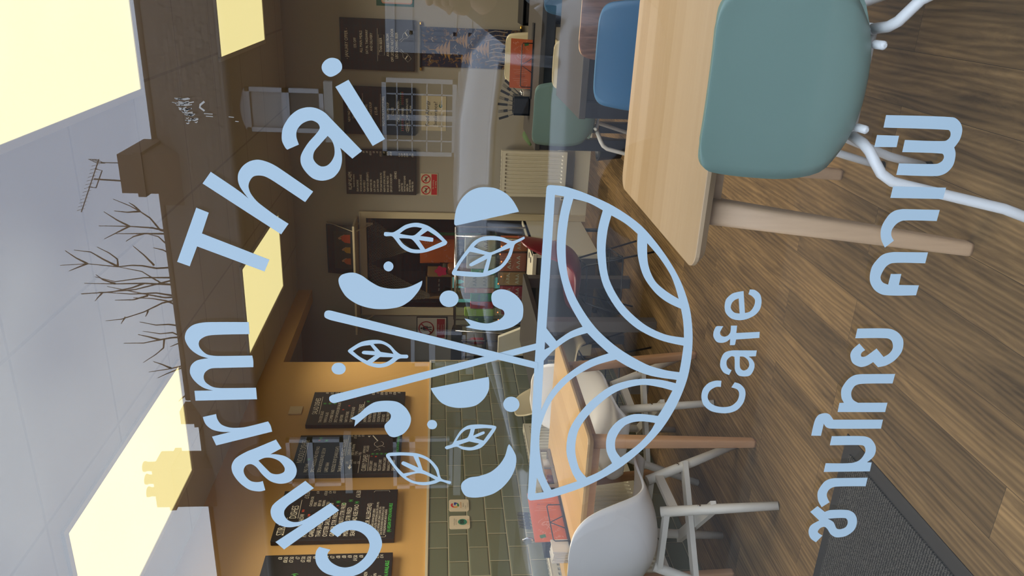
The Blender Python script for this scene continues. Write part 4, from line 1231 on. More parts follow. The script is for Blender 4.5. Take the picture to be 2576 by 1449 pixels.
stroke2d(mb, [(2.406, 1.196), (2.4225, 1.1985), (2.439, 1.196)], 0.0035, fn5)
mb.build('owl_mark', M_INK, t, fix=False)
mb = MB(); text_mb(mb, 'Tap Phone to Review', 0.0075, fn, 2.4225, 1.229, 'C', 0.85); text_mb(mb, 'us on Tripadvisor', 0.0075, fn, 2.4225, 1.219, 'C', 0.85); mb.build('lettering', M_INK, t, fix=False)
star_row(fn, 2.4225, 1.157, 5, 0.004, MATS['star_orange'], t)

# blank plate on the ochre wall
t = thing('wall_plate', 'small cream blanking plate on the ochre wall beside the salad board', 'switch plate', (XL, 3.59, 2.21))
MB().box(XL, XL + 0.009, 3.545, 3.64, 2.212, 2.296).build('plate', mat('plate_cream', (0.62, 0.48, 0.28), 0.5), t, bevel=0.002)
MB().box(XL + 0.009, XL + 0.0105, 3.588, 3.596, 2.25, 2.258).build('screw_cover', M_CREAM, t)

# ------------------------------------------------------------------ serving display, kitchen doorway and things on the tables
dc = thing('display_counter', 'cream glass fronted snack display counter in front of the kitchen doorway', 'display counter', (-2.2, 4.55, 0))
CX0, CX1, CY0, CY1 = -2.62, -1.82, 4.16, 4.95
MB().box(CX0 + 0.03, CX1 - 0.03, CY0 + 0.01, CY1, 0.20, 0.63).build('body', mat('counter_front_grey', (0.085, 0.080, 0.074), 0.5), dc)
MB().box(CX1 - 0.03, CX1, CY0, CY1, 0.18, 0.66).build('end_panel', M_CREAMW, dc, bevel=0.004)
MB().prism([(CX0, 0.18), (CX0, 0.88), (-2.47, 0.88), (-2.40, 0.72), (-2.35, 0.70), (-2.35, 0.18)], lambda u, v: (u, CY0 + 0.03, v), lambda u, v: (u, CY0 - 0.005, v)).build('end_panel', M_CREAMW, dc, bevel=0.003)
MB().box(-2.35, CX1, CY0 - 0.005, CY0 + 0.30, 0.63, 0.66).build('ledge', M_CREAMW, dc, bevel=0.004)
MB().box(CX0, CX1 + 0.0, CY0 + 0.30, CY1, 0.63, 0.65).build('deck', M_GLIDE, dc)
for x in (CX0 + 0.05, CX1 - 0.05):
    for y in (CY0 + 0.06, CY1 - 0.06):
        MB().lathe([(0.025, 0), (0.025, 0.03), (0.015, 0.04), (0.015, 0.19)], (x, y, 0), 12).build('foot', M_GLIDE, dc)
mb = MB()
for y in (CY0 + 0.10, CY0 + 0.20):
    mb.lathe([(0.022, 0), (0.022, 0.002)], (CX1 - 0.08, y, 0.66), 18)
mb.build('ventilation_hole', M_GLIDE, dc)
mb = MB(); stroke2d(mb, [(CX1 + 0.001, 0)], 0.0, lambda u, v: (u, v, 0)) if False else None
fns = lambda u, v: (CX1 + 0.0015, u, v)
mb = MB(); stroke2d(mb, [(4.25, 0.40), (4.50, 0.40), (4.375, 0.60)], 0.02, fns, True); mb.build('warning_triangle', M_ORANGE2, dc, fix=False)
g = MB()
GT = 1.19
g.box(-2.60, CX1, CY0 + 0.60, CY0 + 0.604, 0.66, GT).build('rear_glass', DISPLAY, dc)
MB().add([(-2.60, CY0 + 0.31, 0.66), (CX1, CY0 + 0.31, 0.66), (CX1, CY0 + 0.38, GT), (-2.60, CY0 + 0.38, GT), (-2.60, CY0 + 0.314, 0.66), (CX1, CY0 + 0.314, 0.66), (CX1, CY0 + 0.384, GT), (-2.60, CY0 + 0.384, GT)], [(0, 1, 2, 3), (7, 6, 5, 4), (0, 4, 5, 1), (1, 5, 6, 2), (2, 6, 7, 3), (3, 7, 4, 0)]).build('front_glass', DISPLAY, dc)
MB().tube([(-2.60, CY0 + 0.385, GT), (CX1, CY0 + 0.385, GT)], 0.008, 8).tube([(-2.60, CY0 + 0.60, GT), (CX1, CY0 + 0.60, GT)], 0.008, 8).build('top_rail', M_STEEL, dc)
for x in (-2.60, CX1):
    MB().tube([(x, CY0 + 0.312, 0.65), (x, CY0 + 0.385, GT), (x, CY0 + 0.60, GT), (x, CY0 + 0.60, 0.65)], 0.008, 8).build('upright', M_STEEL, dc)
MB().box(-2.59, CX1 - 0.01, CY0 + 0.36, CY0 + 0.58, 0.885, 0.892).build('glass_shelf', DISPLAY, dc)
# fairy lights along the shelf
fl = thing('fairy_light_string', 'string of tiny orange bulbs in the snack display', 'fairy lights', (-2.2, CY0 + 0.35, 0.86))
pts = [(-2.55 + i * 0.03, CY0 + 0.355 + 0.004 * math.sin(i * 2.1), 0.862 + 0.010 * math.sin(i * 1.7)) for i in range(24)]
MB().tube(pts, 0.0015, 5).build('wire', M_GLIDE, fl)
mb = MB()
for p in pts[::2]:
    mb.sphere((p[0], p[1], p[2] - 0.006), 0.006, 8)
o_ = mb.build('bulbs', mat('fairy_bulb', (0.8, 0.3, 0.1), 0.4, emit=(1.0, 0.28, 0.08), estr=1.6), fl)
# packets on display: kind, x0, x1, z0, z1, y, colour, label
PG = 'cartons in the snack display'
def packet(name, cat, label, x0, x1, z0, z1, y, col, d=0.05, printc=None, group=None, base=0.66):
    x0, x1 = x0 * 0.902, x1 * 0.902
    z0, z1 = 1.34 + (z0 - 1.34) * 0.902, 1.34 + (z1 - 1.34) * 0.902
    t = thing(name, label, cat, ((x0 + x1) / 2, y + d / 2, z0), group=PG if cat == 'carton' else None)
    m = mat('pk_%02d%02d%02d' % tuple(int(c * 99) for c in col), col, 0.5, var=0.08, vscale=30)
    MB().box(x0, x1, y, y + d, z0, z1).build('carton', m, t, bevel=0.002)
    w_, h_ = x1 - x0, z1 - z0
    mb = MB(); f_ = on_back(y - 0.0012)
    pc = printc or (0.7, 0.68, 0.6)
    for k in range(3):
        for j in range(2):
            a, b = x0 + w_ * (0.16 + 0.26 * k), z0 + h_ * (0.25 + 0.34 * j)
            stroke2d(mb, [(a, b), (a + w_ * 0.08, b + h_ * 0.12), (a + w_ * 0.16, b)], min(w_, h_) * 0.05, f_)
    mb.build('print', mat('pr_%02d%02d%02d' % tuple(int(c * 99) for c in pc), pc, 0.6), t, fix=False)
    return t
yy = CY0 + 0.42
sh = 1.34 + (0.893 - 1.34) / 0.902
lo = 1.34 + (0.651 - 1.34) / 0.902
packet('snack_carton', 'carton', 'white carton with black marks at the radiator end of the upper display shelf', -2.20, -2.04, sh, 1.10, yy, (0.50, 0.48, 0.42), printc=(0.03, 0.03, 0.03))
packet('snack_carton', 'carton', 'tall orange carton on the lower deck at the radiator end of the display', -2.16, -2.04, lo, 0.80, yy, (0.55, 0.13, 0.04))
packet('snack_carton', 'carton', 'orange red carton beside the tall orange carton in the display', -2.341, -2.18, lo, 0.80, yy, (0.42, 0.10, 0.06))
packet('snack_carton', 'carton', 'plain white carton beside the small green carton on the upper display shelf', -2.321, -2.208, sh, 1.08, yy, (0.48, 0.47, 0.43))
packet('snack_carton', 'carton', 'small green carton between two white cartons on the upper display shelf', -2.375, -2.328, sh, 1.04, yy, (0.02, 0.32, 0.08))
packet('snack_carton', 'carton', 'cream carton with dark symbols in the middle of the upper display shelf', -2.496, -2.380, sh, 1.10, yy, (0.42, 0.38, 0.30), printc=(0.03, 0.03, 0.03))
packet('snack_carton', 'carton', 'pale pink carton touching the cream carton with dark symbols on the upper display shelf', -2.544, -2.502, sh, 1.09, yy, (0.60, 0.28, 0.24))
packet('snack_carton', 'carton', 'green and navy carton beside the pink carton on the upper display shelf', -2.622, -2.550, sh, 1.04, yy, (0.02, 0.22, 0.07), printc=(0.02, 0.04, 0.3))
packet('snack_carton', 'carton', 'red and navy carton next to the green and navy carton on the upper shelf', -2.690, -2.628, sh, 1.04, yy, (0.42, 0.02, 0.03), printc=(0.02, 0.04, 0.3))
packet('snack_carton', 'carton', 'bright yellow green carton on the upper display shelf, beside the red and navy one', -2.762, -2.696, sh, 1.09, yy, (0.36, 0.55, 0.10))
packet('snack_carton', 'carton', 'dark green carton at the tiled wall end of the upper display shelf', -2.86, -2.768, sh, 1.06, yy, (0.03, 0.10, 0.05), printc=(0.3, 0.6, 0.1))
packet('paper_bag', 'paper bag', 'brown paper bag on the lower deck of the snack display', -2.470, -2.352, lo, 0.81, yy, (0.40, 0.21, 0.10))
packet('snack_carton', 'carton', 'magenta red carton on the lower deck of the display, next to the brown paper bag', -2.600, -2.480, lo, 0.79, yy, (0.34, 0.015, 0.05))
packet('snack_carton', 'carton', 'dark crimson carton on the lower deck of the display, next to the blue carton', -2.745, -2.610, lo, 0.77, yy, (0.26, 0.012, 0.03))
packet('snack_carton', 'carton', 'bright blue carton at the tiled wall end of the lower display deck', -2.83, -2.755, lo, 0.74, yy, (0.015, 0.06, 0.32))
M_CLEAR = glassmat('clear_jar', 0.06, (0.86, 0.9, 0.9))

# things in the kitchen beyond the doorway
kt = thing('kitchen_shelf', 'wooden kitchen shelf unit seen through the doorway', 'shelf', (-2.85, 6.45, 0))
M_PINE = mat('pine_shelf', (0.46, 0.28, 0.11), 0.6, var=0.15, vscale=6, stretch=(2, 20, 20))
MB().box(-3.10, -2.845, 6.36, 6.62, 1.17, 1.185).box(-3.10, -2.845, 6.36, 6.62, 1.425, 1.44).box(-3.10, -2.845, 6.36, 6.62, 0.90, 0.915).build('shelf_board', M_PINE, kt)
for x in (-3.10, -2.86):
    MB().box(x, x + 0.015, 6.36, 6.62, 0.0, 1.44).build('side', M_PINE, kt)
wt = thing('kitchen_worktop', 'dark kitchen worktop just inside the doorway', 'worktop', (-2.3, 6.5, 0))
MB().box(-2.84, -1.5, 6.3, 6.9, 0.86, 0.90).build('top', M_BLACK, wt)
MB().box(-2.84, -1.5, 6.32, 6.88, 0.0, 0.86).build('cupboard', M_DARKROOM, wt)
ob = thing('menu_board', 'tilted orange board covered in prints beyond the kitchen doorway', 'board', (-2.58, 6.45, 1.14))
MB().box(-2.735, -2.43, 6.44, 6.455, 1.155, 1.50).box(-2.75, -2.68, 6.456, 6.47, 1.30, 1.50).build('board', M_ORANGE2, ob)
rnd = random.Random(5); mb = MB(); f_ = on_back(6.4385)
for k in range(16):
    x, z = -2.72 + 0.27 * rnd.random(), 1.18 + 0.28 * rnd.random()
    stroke2d(mb, arc(x, z, 0.012, rnd.random() * 200, rnd.random() * 200 + 160, 8), 0.005, f_)
mb.build('prints', M_PEACH, ob, fix=False)
MB().tube([(-2.60, 6.46, 0.90), (-2.60, 6.46, 1.16)], 0.012, 8).build('stand', M_BLACK, ob)
rb = thing('red_carton', 'long dark red carton leaning by the orange board in the kitchen', 'carton', (-2.43, 6.40, 1.31))
MB().box(-2.465, -2.40, 6.38, 6.43, 0.90, 1.50).build('carton', mat('deep_red', (0.24, 0.02, 0.012), 0.5), rb)
tag(MB().box(-2.42, -2.39, 6.36, 6.375, 0.90, 1.40).build('green_strip', mat('leaf_green', (0.02, 0.14, 0.04), 0.5)), 'thin dark green packet standing beside the red carton in the kitchen', 'packet')
jr = thing('spice_jar', 'glass jar of orange spice with a bright pink label in the kitchen', 'jar', (-2.67, 6.25, 0.90))
ax = Matrix.Rotation(R(-28), 3, 'Y')
MB().lathe([(0.055, 0.0), (0.062, 0.01), (0.062, 0.30), (0.048, 0.33)], (-2.72, 6.22, 0.90), 20).build('glass', mat('amber_contents', (0.36, 0.12, 0.03), 0.25), jr)
MB().lathe([(0.052, 0), (0.056, 0.005), (0.056, 0.035), (0.05, 0.04)], (-2.72, 6.22, 1.232), 20).build('lid', mat('olive_lid', (0.10, 0.10, 0.06), 0.4), jr)
MB().add([(-2.72 + 0.05 * (1 + 0.15 * math.sin(a * 5)) * math.cos(a), 6.155, 1.29 + 0.055 * math.sin(a) * (1 + 0.15 * math.sin(a * 5))) for a in [2 * PI * k / 40 for k in range(40)]] , [tuple(range(40))]).build('pink_label', mat('hot_pink', (0.80, 0.02, 0.12), 0.5), jr, solid=0.002)
tin = thing('black_tin', 'row of black labelled tins on the pine kitchen shelf', 'tin', (-2.95, 6.42, 1.186))
MB().box(-3.04, -2.87, 6.38, 6.48, 1.186, 1.40).build('tin', M_BLACK, tin)
mb = MB(); f_ = on_back(6.378)
for k in range(3):
    text_mb(mb, 'tea', 0.03, f_, -3.02 + k * 0.05, 1.30, 'L', 0.8)
mb.build('lettering', M_PAPER, tin, fix=False)
for i, x in enumerate((-3.05, -2.98, -2.91)):
    bt = thing('oil_bottle', ['yellow oil bottle nearest the fridge on the lowest pine shelf', 'middle yellow oil bottle on the lowest pine kitchen shelf', 'yellow oil bottle nearest the doorway on the lowest pine shelf'][i], 'bottle', (x, 6.45, 0.916), group='oil bottles on the kitchen shelf')
    MB().lathe([(0.026, 0), (0.028, 0.005), (0.028, 0.13), (0.012, 0.17), (0.011, 0.20)], (x, 6.45, 0.916), 14).build('bottle', mat('golden_oil', (0.55, 0.33, 0.02), 0.15), bt)
    MB().lathe([(0.013, 0), (0.013, 0.02)], (x, 6.45, 1.116), 12).build('cap', M_GOLD, bt)
fr_ = thing('drinks_fridge', 'glowing teal drinks fridge behind the pine shelf in the kitchen', 'fridge', (-3.35, 6.9, 0))
MB().box(-3.75, -2.95, 6.75, 7.25, 0.0, 1.70).build('cabinet', M_BLACK, fr_)
MB().box(-3.70, -3.00, 6.735, 6.749, 0.45, 1.27).build('lit_window', mat('fridge_glow', (0.1, 0.3, 0.3), 0.3, emit=(0.16, 0.50, 0.46), estr=0.55), fr_)
for i in range(3):
    MB().box(-3.70, -3.00, 6.72, 6.735, 0.62 + i * 0.24, 0.635 + i * 0.24).build('shelf', M_STEEL, fr_)
kl = bpy.data.lights.new('kitchen_fill_light', 'POINT'); kl.energy = 9; kl.color = (1.0, 0.82, 0.6); kl.shadow_soft_size = 0.08  # added point lamp and bulb, out of view above the door head
klamp = thing('kitchen_fill_lamp', 'unseen bulb added to light the kitchen behind the doorway', 'lamp', (-2.3, 6.1, 2.35))
MB().lathe([(0.03, 0), (0.05, 0.05), (0.03, 0.09), (0.012, 0.10), (0.012, 0.22)], (-2.3, 6.1, 2.36), 16).build('bulb', mat('bulb_glow', (1, 0.9, 0.7), 0.4, emit=(1.0, 0.85, 0.6), estr=1.5), klamp)
klo = bpy.data.objects.new('kitchen_fill_light', kl); C.objects.link(klo); klo.parent = klamp; klo.location = (0, -0.02, -0.1)

# crocheted door curtain swept to the sides
def net_curtain(label, tri, seed):
    t = thing('net_door_curtain', label, 'curtain', (tri[0][0], 5.80, tri[0][2]))
    mb = MB(); n = 26
    a, b, c = [Vector(p) for p in tri]
    for i in range(n):
        k = i / (n - 1)
        top = a.lerp(b, k); bot = c + (top - c) * 0.06
        pts = []
        m = 30
        for j in range(m + 1):
            s = j / m
            p = top.lerp(bot, s)
            wob = 0.0065 * (1 - s * 0.7) * (1 if (i + j) % 2 else -1)
            pts.append(p + Vector((wob, 0.02 * math.sin(k * 9 + s * 2), 0)))
        mb.tube(pts, 0.0028, 4, cap=False)
    mb.build('netting', mat('olive_yarn', (0.20, 0.175, 0.12), 0.9), t)
    return t
net_curtain('olive knotted net curtain hanging from the radiator side of the door head', [(-2.06, 5.79, 1.95), (-2.50, 5.79, 1.95), (-2.37, 5.79, 1.56)], 1)
net_curtain('olive knotted net curtain hanging from the no entry sign side of the door head', [(-2.51, 5.79, 1.95), (-2.895, 5.79, 1.95), (-2.84, 5.79, 1.36)], 2)

# black trolley left of the counter
tr = thing('black_trolley', 'black wire trolley with bottles between the snack counter and green tiles', 'trolley', (-3.10, 5.25, 0))
for x in (-3.28, -2.96):
    for y in (5.10, 5.42):
        MB().tube([(x, y, 0.03), (x, y, 1.12)], 0.009, 8).build('post', M_BLACK, tr)
for z in (0.15, 0.55, 0.90):
    MB().box(-3.29, -2.95, 5.09, 5.43, z, z + 0.012).build('tray', M_BLACK, tr)
MB().prism([(5.09, 1.10), (5.43, 1.10), (5.43, 1.18), (5.30, 1.20)], lambda u, v: (-3.28, u, v), lambda u, v: (-2.96, u, v)).build('cover', M_BLACK, tr)
for i, (x, col) in enumerate(((-3.22, (0.03, 0.05, 0.03)), (-3.12, (0.40, 0.38, 0.33)), (-3.02, (0.30, 0.02, 0.02)))):
    bt = thing('bottle', ['dark bottle on the trolley', 'pale bottle in the middle of the trolley', 'red bottle on the trolley nearest the snack counter'][i], 'bottle', (x, 5.22, 0.913), group='bottles on the trolley')
    MB().lathe([(0.03, 0), (0.032, 0.01), (0.032, 0.11), (0.012, 0.15), (0.012, 0.17)], (x, 5.22, 0.913), 14).build('bottle', mat('bottle_%d' % i, col, 0.3), bt)
    MB().lathe([(0.014, 0), (0.014, 0.015)], (x, 5.22, 1.083), 12).build('cap', M_RED, bt)


# menus standing sideways in wire holders
def menu_card(label, o, ux, uy, flip, w_=0.30, h_=0.145, group=None):
    """o: lower left corner; ux: direction along the long side; uy: upwards; flip: top of the print points to +ux"""
    o = Vector(o); ux = Vector(ux).normalized(); uy = Vector(uy).normalized(); nn = ux.cross(uy).normalized()
    t = thing('menu_card', label, 'menu', o + ux * w_ / 2, group=group)
    def F(d):
        def f(a, b):
            # a runs up the printed page, b to its right
            s = a if flip else w_ - a
            v = (h_ - b) if flip else b
            return o + ux * s + uy * v + nn * d
        return f
    f0, f1 = F(-0.004), F(0.0)
    MB().prism([(0, 0), (w_, 0), (w_, h_), (0, h_)], f0, f1).build('card', M_ORANGE, t)
    f = F(0.0008); g = lambda x, y: f(y, x)      # x right, y up on the page
    mb = MB(); cx, cy_ = h_ / 2, w_ * 0.68
    s = h_ / 0.145
    # bowl mark
    stroke2d(mb, [(cx - 0.028 * s, cy_ + 0.0), (cx + 0.028 * s, cy_)], 0.003, g)
    stroke2d(mb, arc(cx, cy_, 0.028 * s, 180, 360, 16, 0.022 * s), 0.003, g)
    for r_ in (0.010, 0.019):
        stroke2d(mb, arc(cx - 0.026 * s, cy_ - 0.022 * s, r_ * 1.3, 0, 90, 8), 0.0022, g); stroke2d(mb, arc(cx + 0.026 * s, cy_ - 0.022 * s, r_ * 1.3, 90, 180, 8), 0.0022, g)
    stroke2d(mb, [(cx - 0.008, cy_), (cx + 0.010, cy_ + 0.03 * s)], 0.0022, g); stroke2d(mb, [(cx + 0.008, cy_), (cx - 0.010, cy_ + 0.03 * s)], 0.0022, g)
    stroke2d(mb, arc(cx, cy_ + 0.002, 0.046 * s, 200, 250, 8), 0.0016, g); stroke2d(mb, arc(cx, cy_ + 0.002, 0.046 * s, 290, 340, 8), 0.0016, g)
    # arched name
    word = 'Charm Thai'
    for i, ch in enumerate(word):
        if ch == ' ':
            continue
        ang = 152 - i * 13.8
        ca, sa = math.cos(R(ang)), math.sin(R(ang))
        px, py = cx + 0.047 * s * ca, cy_ + 0.006 + 0.047 * s * sa
        rr = R(ang - 90)
        text_mb(mb, ch, 0.017 * s, lambda x, y, px=px, py=py, rr=rr: g(px + x * math.cos(rr) - y * math.sin(rr), py + x * math.sin(rr) + y * math.cos(rr)), -0.004, 0, 'L', 0.95)
    text_mb(mb, 'Cafe', 0.012 * s, g, cx, cy_ - 0.042 * s, 'C', 0.9); text_mb(mb, 'Menu', 0.012 * s, g, cx, cy_ - 0.054 * s, 'C', 0.9)
    for k, (y, wd) in enumerate(((0.115, 0.10), (0.104, 0.06), (0.093, 0.085), (0.058, 0.10), (0.046, 0.09), (0.036, 0.05), (0.026, 0.04))):
        stroke2d(mb, [(cx - wd / 2 * s, y * w_ / 0.30), (cx + wd / 2 * s, y * w_ / 0.30)], 0.0016, g)
    rn = random.Random(4)
    for k in range(12):
        x = 0.012 + (h_ - 0.024) * rn.random(); y = (w_ - 0.03 + 0.02 * rn.random()) if k < 6 else 0.008 + 0.014 * rn.random()
        stroke2d(mb, arc(x, y, 0.005, rn.random() * 180, rn.random() * 180 + 150, 6), 0.0028, g)
    mb.build('pale_print', M_PEACH, t, fix=False)
    mb = MB(); text_mb(mb, '01252 210 408', 0.011 * s, g, cx, 0.072 * w_ / 0.30, 'C', 1.0); mb.build('phone_number', M_DKRED, t, fix=False)
    f9 = F(0.0014); g9 = lambda x, y: f9(y, x)
    mb = MB(); mb.add([g9(h_ * 0.74 - 0.013, w_ * 0.865), g9(h_ * 0.74 + 0.013, w_ * 0.885), g9(h_ * 0.74 + 0.010, w_ * 0.945), g9(h_ * 0.74 - 0.016, w_ * 0.925)], [(0, 1, 2, 3)]); mb.build('green_sticker', M_GREENTAG, t, fix=False)
    return t

def wire_holder(label, o, ux, depth, w_=0.30, h_=0.075, group=None):
    """black tray with a wire front loop and a V brace"""
    o = Vector(o); ux = Vector(ux).normalized(); uz = Vector((0, 0, 1)); nn = ux.cross(uz).normalized()
    t = thing('condiment_holder', label, 'holder', o + ux * w_ / 2, group=group)
    P = lambda a, d, z: o + ux * a - nn * d + uz * z
    mb = MB()
    vs = [P(a, d, z) for a in (0, w_) for d in (0, depth) for z in (0.0, 0.008)]
    mb.add(vs, [(0, 1, 3, 2), (4, 6, 7, 5), (0, 4, 5, 1), (2, 3, 7, 6), (0, 2, 6, 4), (1, 5, 7, 3)]); mb.build('tray', M_BLACK, t)
    for d in (0.0, depth):
        a0, a1 = w_ * 0.16, w_ * 0.74
        MB().tube([P(a0, d, 0.004), P(a0, d, h_ * 0.9), P(a0 + 0.01, d, h_), P(a1 - 0.01, d, h_), P(a1, d, h_ * 0.9), P(a1, d, 0.004)], 0.0028, 8).build('wire_loop', M_BLACK, t)
        am = (a0 + a1) / 2
        MB().tube([P(am - 0.045, d, 0.004), P(am, d, h_), P(am + 0.045, d, 0.004)], 0.0026, 8).build('wire_brace', M_BLACK, t)
    return t

# right: on the back dark table.  the card's top points to the right
menu_card('orange folded menu lying on its side in a wire holder at the back table', (-0.675, 4.085, 0.749), (1, 0.02, 0), (0.03, 0.06, 1), True, 0.30, 0.135)
wire_holder('black wire holder keeping the orange menu upright on the back dark table', (-0.735, 4.065, 0.741), (1, 0.02, 0), 0.085, 0.46)
# left: on the honey coloured table.  its top points towards the window
menu_card('orange folded menu lying on its side in a wire holder on the honey coloured table', (-2.315, 1.775, 0.749), (0.02, 1, 0), (-0.03, 0, 1), False, 0.335, 0.145)
wire_holder('black wire holder keeping the orange menu and napkins upright on the honey coloured table', (-2.295, 1.68, 0.741), (0.02, 1, 0), 0.085, 0.42)
nk = thing('napkin_stack', 'stack of white paper napkins standing in the holder at the window end', 'napkins', (-2.335, 1.73, 0.75))
rn = random.Random(2)
for k in range(9):
    z1 = 0.815 + 0.012 * rn.random(); y0 = 1.690 + 0.006 * rn.random()
    MB().box(-2.375 + k * 0.0075, -2.369 + k * 0.0075, y0, 1.772 - 0.004 * rn.random(), 0.7495, z1).build('napkin', M_PAPERW, nk) if False else MB().box(-2.372 + k * 0.0075, -2.3665 + k * 0.0075, y0, 1.772, 0.7495, z1).build('napkin', mat('napkin_white', (0.66, 0.62, 0.55), 0.9), nk)

def cutlery(kind, label, base, tip_dir, length, group):
    base = Vector(base); d = Vector(tip_dir).normalized()
    side = d.cross(Vector((0, 1, 0.2))).normalized()
    t = thing(kind, label, kind, base, group=group)
    hd = M_BLACKCUT if kind != 'spoon' else M_STEEL
    MB().tube([base, base + d * length * 0.35, base + d * length * 0.62], [0.004, 0.0035, 0.0026], 8).build('handle', hd, t)
    h0 = base + d * length * 0.62
    if kind == 'fork':
        mb = MB(); mb.bar(h0, h0 + d * length * 0.16, 0.018, 0.003, up=d.cross(side))
        for k in range(4):
            o2 = side * (k - 1.5) * 0.0052
            mb.tube([h0 + d * length * 0.15 + o2, h0 + d * length * 0.38 + o2], 0.0013, 6)
        mb.build('prongs', hd, t)
    elif kind == 'spoon':
        c = h0 + d * length * 0.18
        M3 = Matrix((side, d, side.cross(d))).transposed()
        mb = MB()
        rows = []
        for i in range(9):
            th = PI * i / 8
            rows.append([c + M3 @ Vector((0.020 * math.sin(th) * math.cos(2 * PI * j / 16), -0.030 * math.cos(th), 0.007 * math.sin(th) * math.sin(2 * PI * j / 16))) for j in range(16)])
        mb.grid(rows, True, True); mb.build('bowl', M_STEEL, t)
    else:
        MB().bar(h0, h0 + d * length * 0.38, 0.016, 0.002, up=d.cross(side)).build('blade', M_BLACKCUT, t)
    return t
M_BLACKCUT = mat('black_cutlery', (0.02, 0.018, 0.017), 0.3)
# cutlery pot behind the left menu
pt = thing('cutlery_pot', 'dark pot of cutlery behind the orange menu on the honey coloured table', 'pot', (-2.42, 2.0, 0.741))
MB().box(-2.47, -2.395, 1.84, 2.12, 0.741, 0.835).build('pot', M_BLACK, pt, bevel=0.003)
for k in range(5):
    cutlery('fork', ['black fork at the far end of the cutlery pot', 'black fork leaning over the second in the pot', 'black fork in the middle of the cutlery pot', 'black fork next but one to the spoon in the cutlery pot', 'black fork nearest the spoon in the cutlery pot'][k], (-2.43, 2.10 - k * 0.030, 0.79), (0.12, -0.10 + 0.05 * k, 1), 0.15, 'black forks in the cutlery pot')
cutlery('spoon', 'shiny steel spoon standing bowl up in the dark cutlery pot', (-2.42, 1.90, 0.77), (0.06, -0.05, 1), 0.17, None)
# grey wire rack of sauces
rk = thing('sauce_rack', 'grey rack of salt and sauce pots at the far end of the honey coloured table', 'rack', (-2.33, 2.28, 0.741))
M_RACK = mat('weathered_rack', (0.24, 0.22, 0.19), 0.6)
for z in (0.750, 0.800):
    MB().bar((-2.285, 2.13, z), (-2.285, 2.43, z), 0.010, 0.014).bar((-2.375, 2.13, z), (-2.375, 2.43, z), 0.010, 0.014).bar((-2.285, 2.13, z), (-2.375, 2.13, z), 0.010, 0.014).bar((-2.285, 2.43, z), (-2.375, 2.43, z), 0.010, 0.014).build('rail', M_RACK, rk)
for y in (2.13, 2.28, 2.43):
    MB().bar((-2.285, y, 0.741), (-2.285, y, 0.812), 0.012, 0.012).bar((-2.375, y, 0.741), (-2.375, y, 0.812), 0.012, 0.012).build('post', M_RACK, rk)
def pot(label, x, y, z, r_, h_, col, name='sauce_pot', cat='pot', lidc=None):
    t = thing(name, label, cat, (x, y, z), group={'sauce_pot': 'sauce pots in the grey rack', 'glass_shaker': 'glass shakers by the cutlery box'}.get(name))
    MB().lathe([(r_ * 0.9, 0), (r_, 0.004), (r_, h_ * 0.8), (r_ * 0.8, h_)], (x, y, z), 20).build('jar', mat('jar_%02d%02d' % (int(col[0] * 99), int(col[1] * 99)), col, 0.25), t)
    MB().lathe([(r_ * 0.82, 0), (r_ * 0.82, h_ * 0.12), (r_ * 0.6, h_ * 0.2)], (x, y, z + h_), 20).build('lid', lidc or M_STEEL, t)
    return t
pot('white salt pot in the grey rack on the honey coloured table', -2.33, 2.375, 0.741, 0.026, 0.060, (0.62, 0.58, 0.50), 'salt_pot', 'salt pot', mat('lid_white', (0.6, 0.57, 0.5), 0.4))
pot('amber sauce pot beside the salt in the grey rack', -2.33, 2.315, 0.741, 0.024, 0.050, (0.36, 0.16, 0.04))
pot('dark red brown sauce pot at the menu end of the grey rack', -2.33, 2.235, 0.741, 0.026, 0.045, (0.12, 0.03, 0.02))
pot('dark soy pot between the sauce pots in the grey rack', -2.33, 2.18, 0.741, 0.022, 0.045, (0.03, 0.02, 0.015))

# back dark table: cutlery box, small jars
cb = thing('cutlery_box', 'black square box full of dark cutlery on the back dark table', 'box', (-0.79, 4.16, 0.741))
MB().box(-0.85, -0.73, 4.12, 4.135, 0.741, 0.845).box(-0.85, -0.73, 4.225, 4.24, 0.741, 0.845).box(-0.85, -0.838, 4.12, 4.24, 0.741, 0.845).box(-0.742, -0.73, 4.12, 4.24, 0.741, 0.845).box(-0.85, -0.73, 4.12, 4.24, 0.741, 0.750).build('box', M_BLACK, cb)
for k in range(7):
    cutlery('fork' if k % 2 else 'knife', ['knife leaning towards the radiator out of the black box', 'fork leaning towards the radiator out of the black box', 'knife near the middle of the black box', 'fork in the middle of the black box', 'knife just menu side of centre in the black box', 'fork just menu side of centre in the black box', 'knife leaning towards the menu out of the black box'][k], (-0.83 + k * 0.014, 4.17 + 0.01 * (k % 3), 0.775), (-0.35 + 0.20 * k, 0.1, 1), 0.17, 'cutlery in the black box')
for k in range(2):
    pot(['steel topped glass shaker next to the orange menu', 'steel topped glass shaker next to the black cutlery box'][k], -0.705 + (-0.0) , 4.10 + k * 0.055, 0.7495 if False else 0.741, 0.019, 0.055, (0.30, 0.26, 0.20), 'glass_shaker', 'shaker')

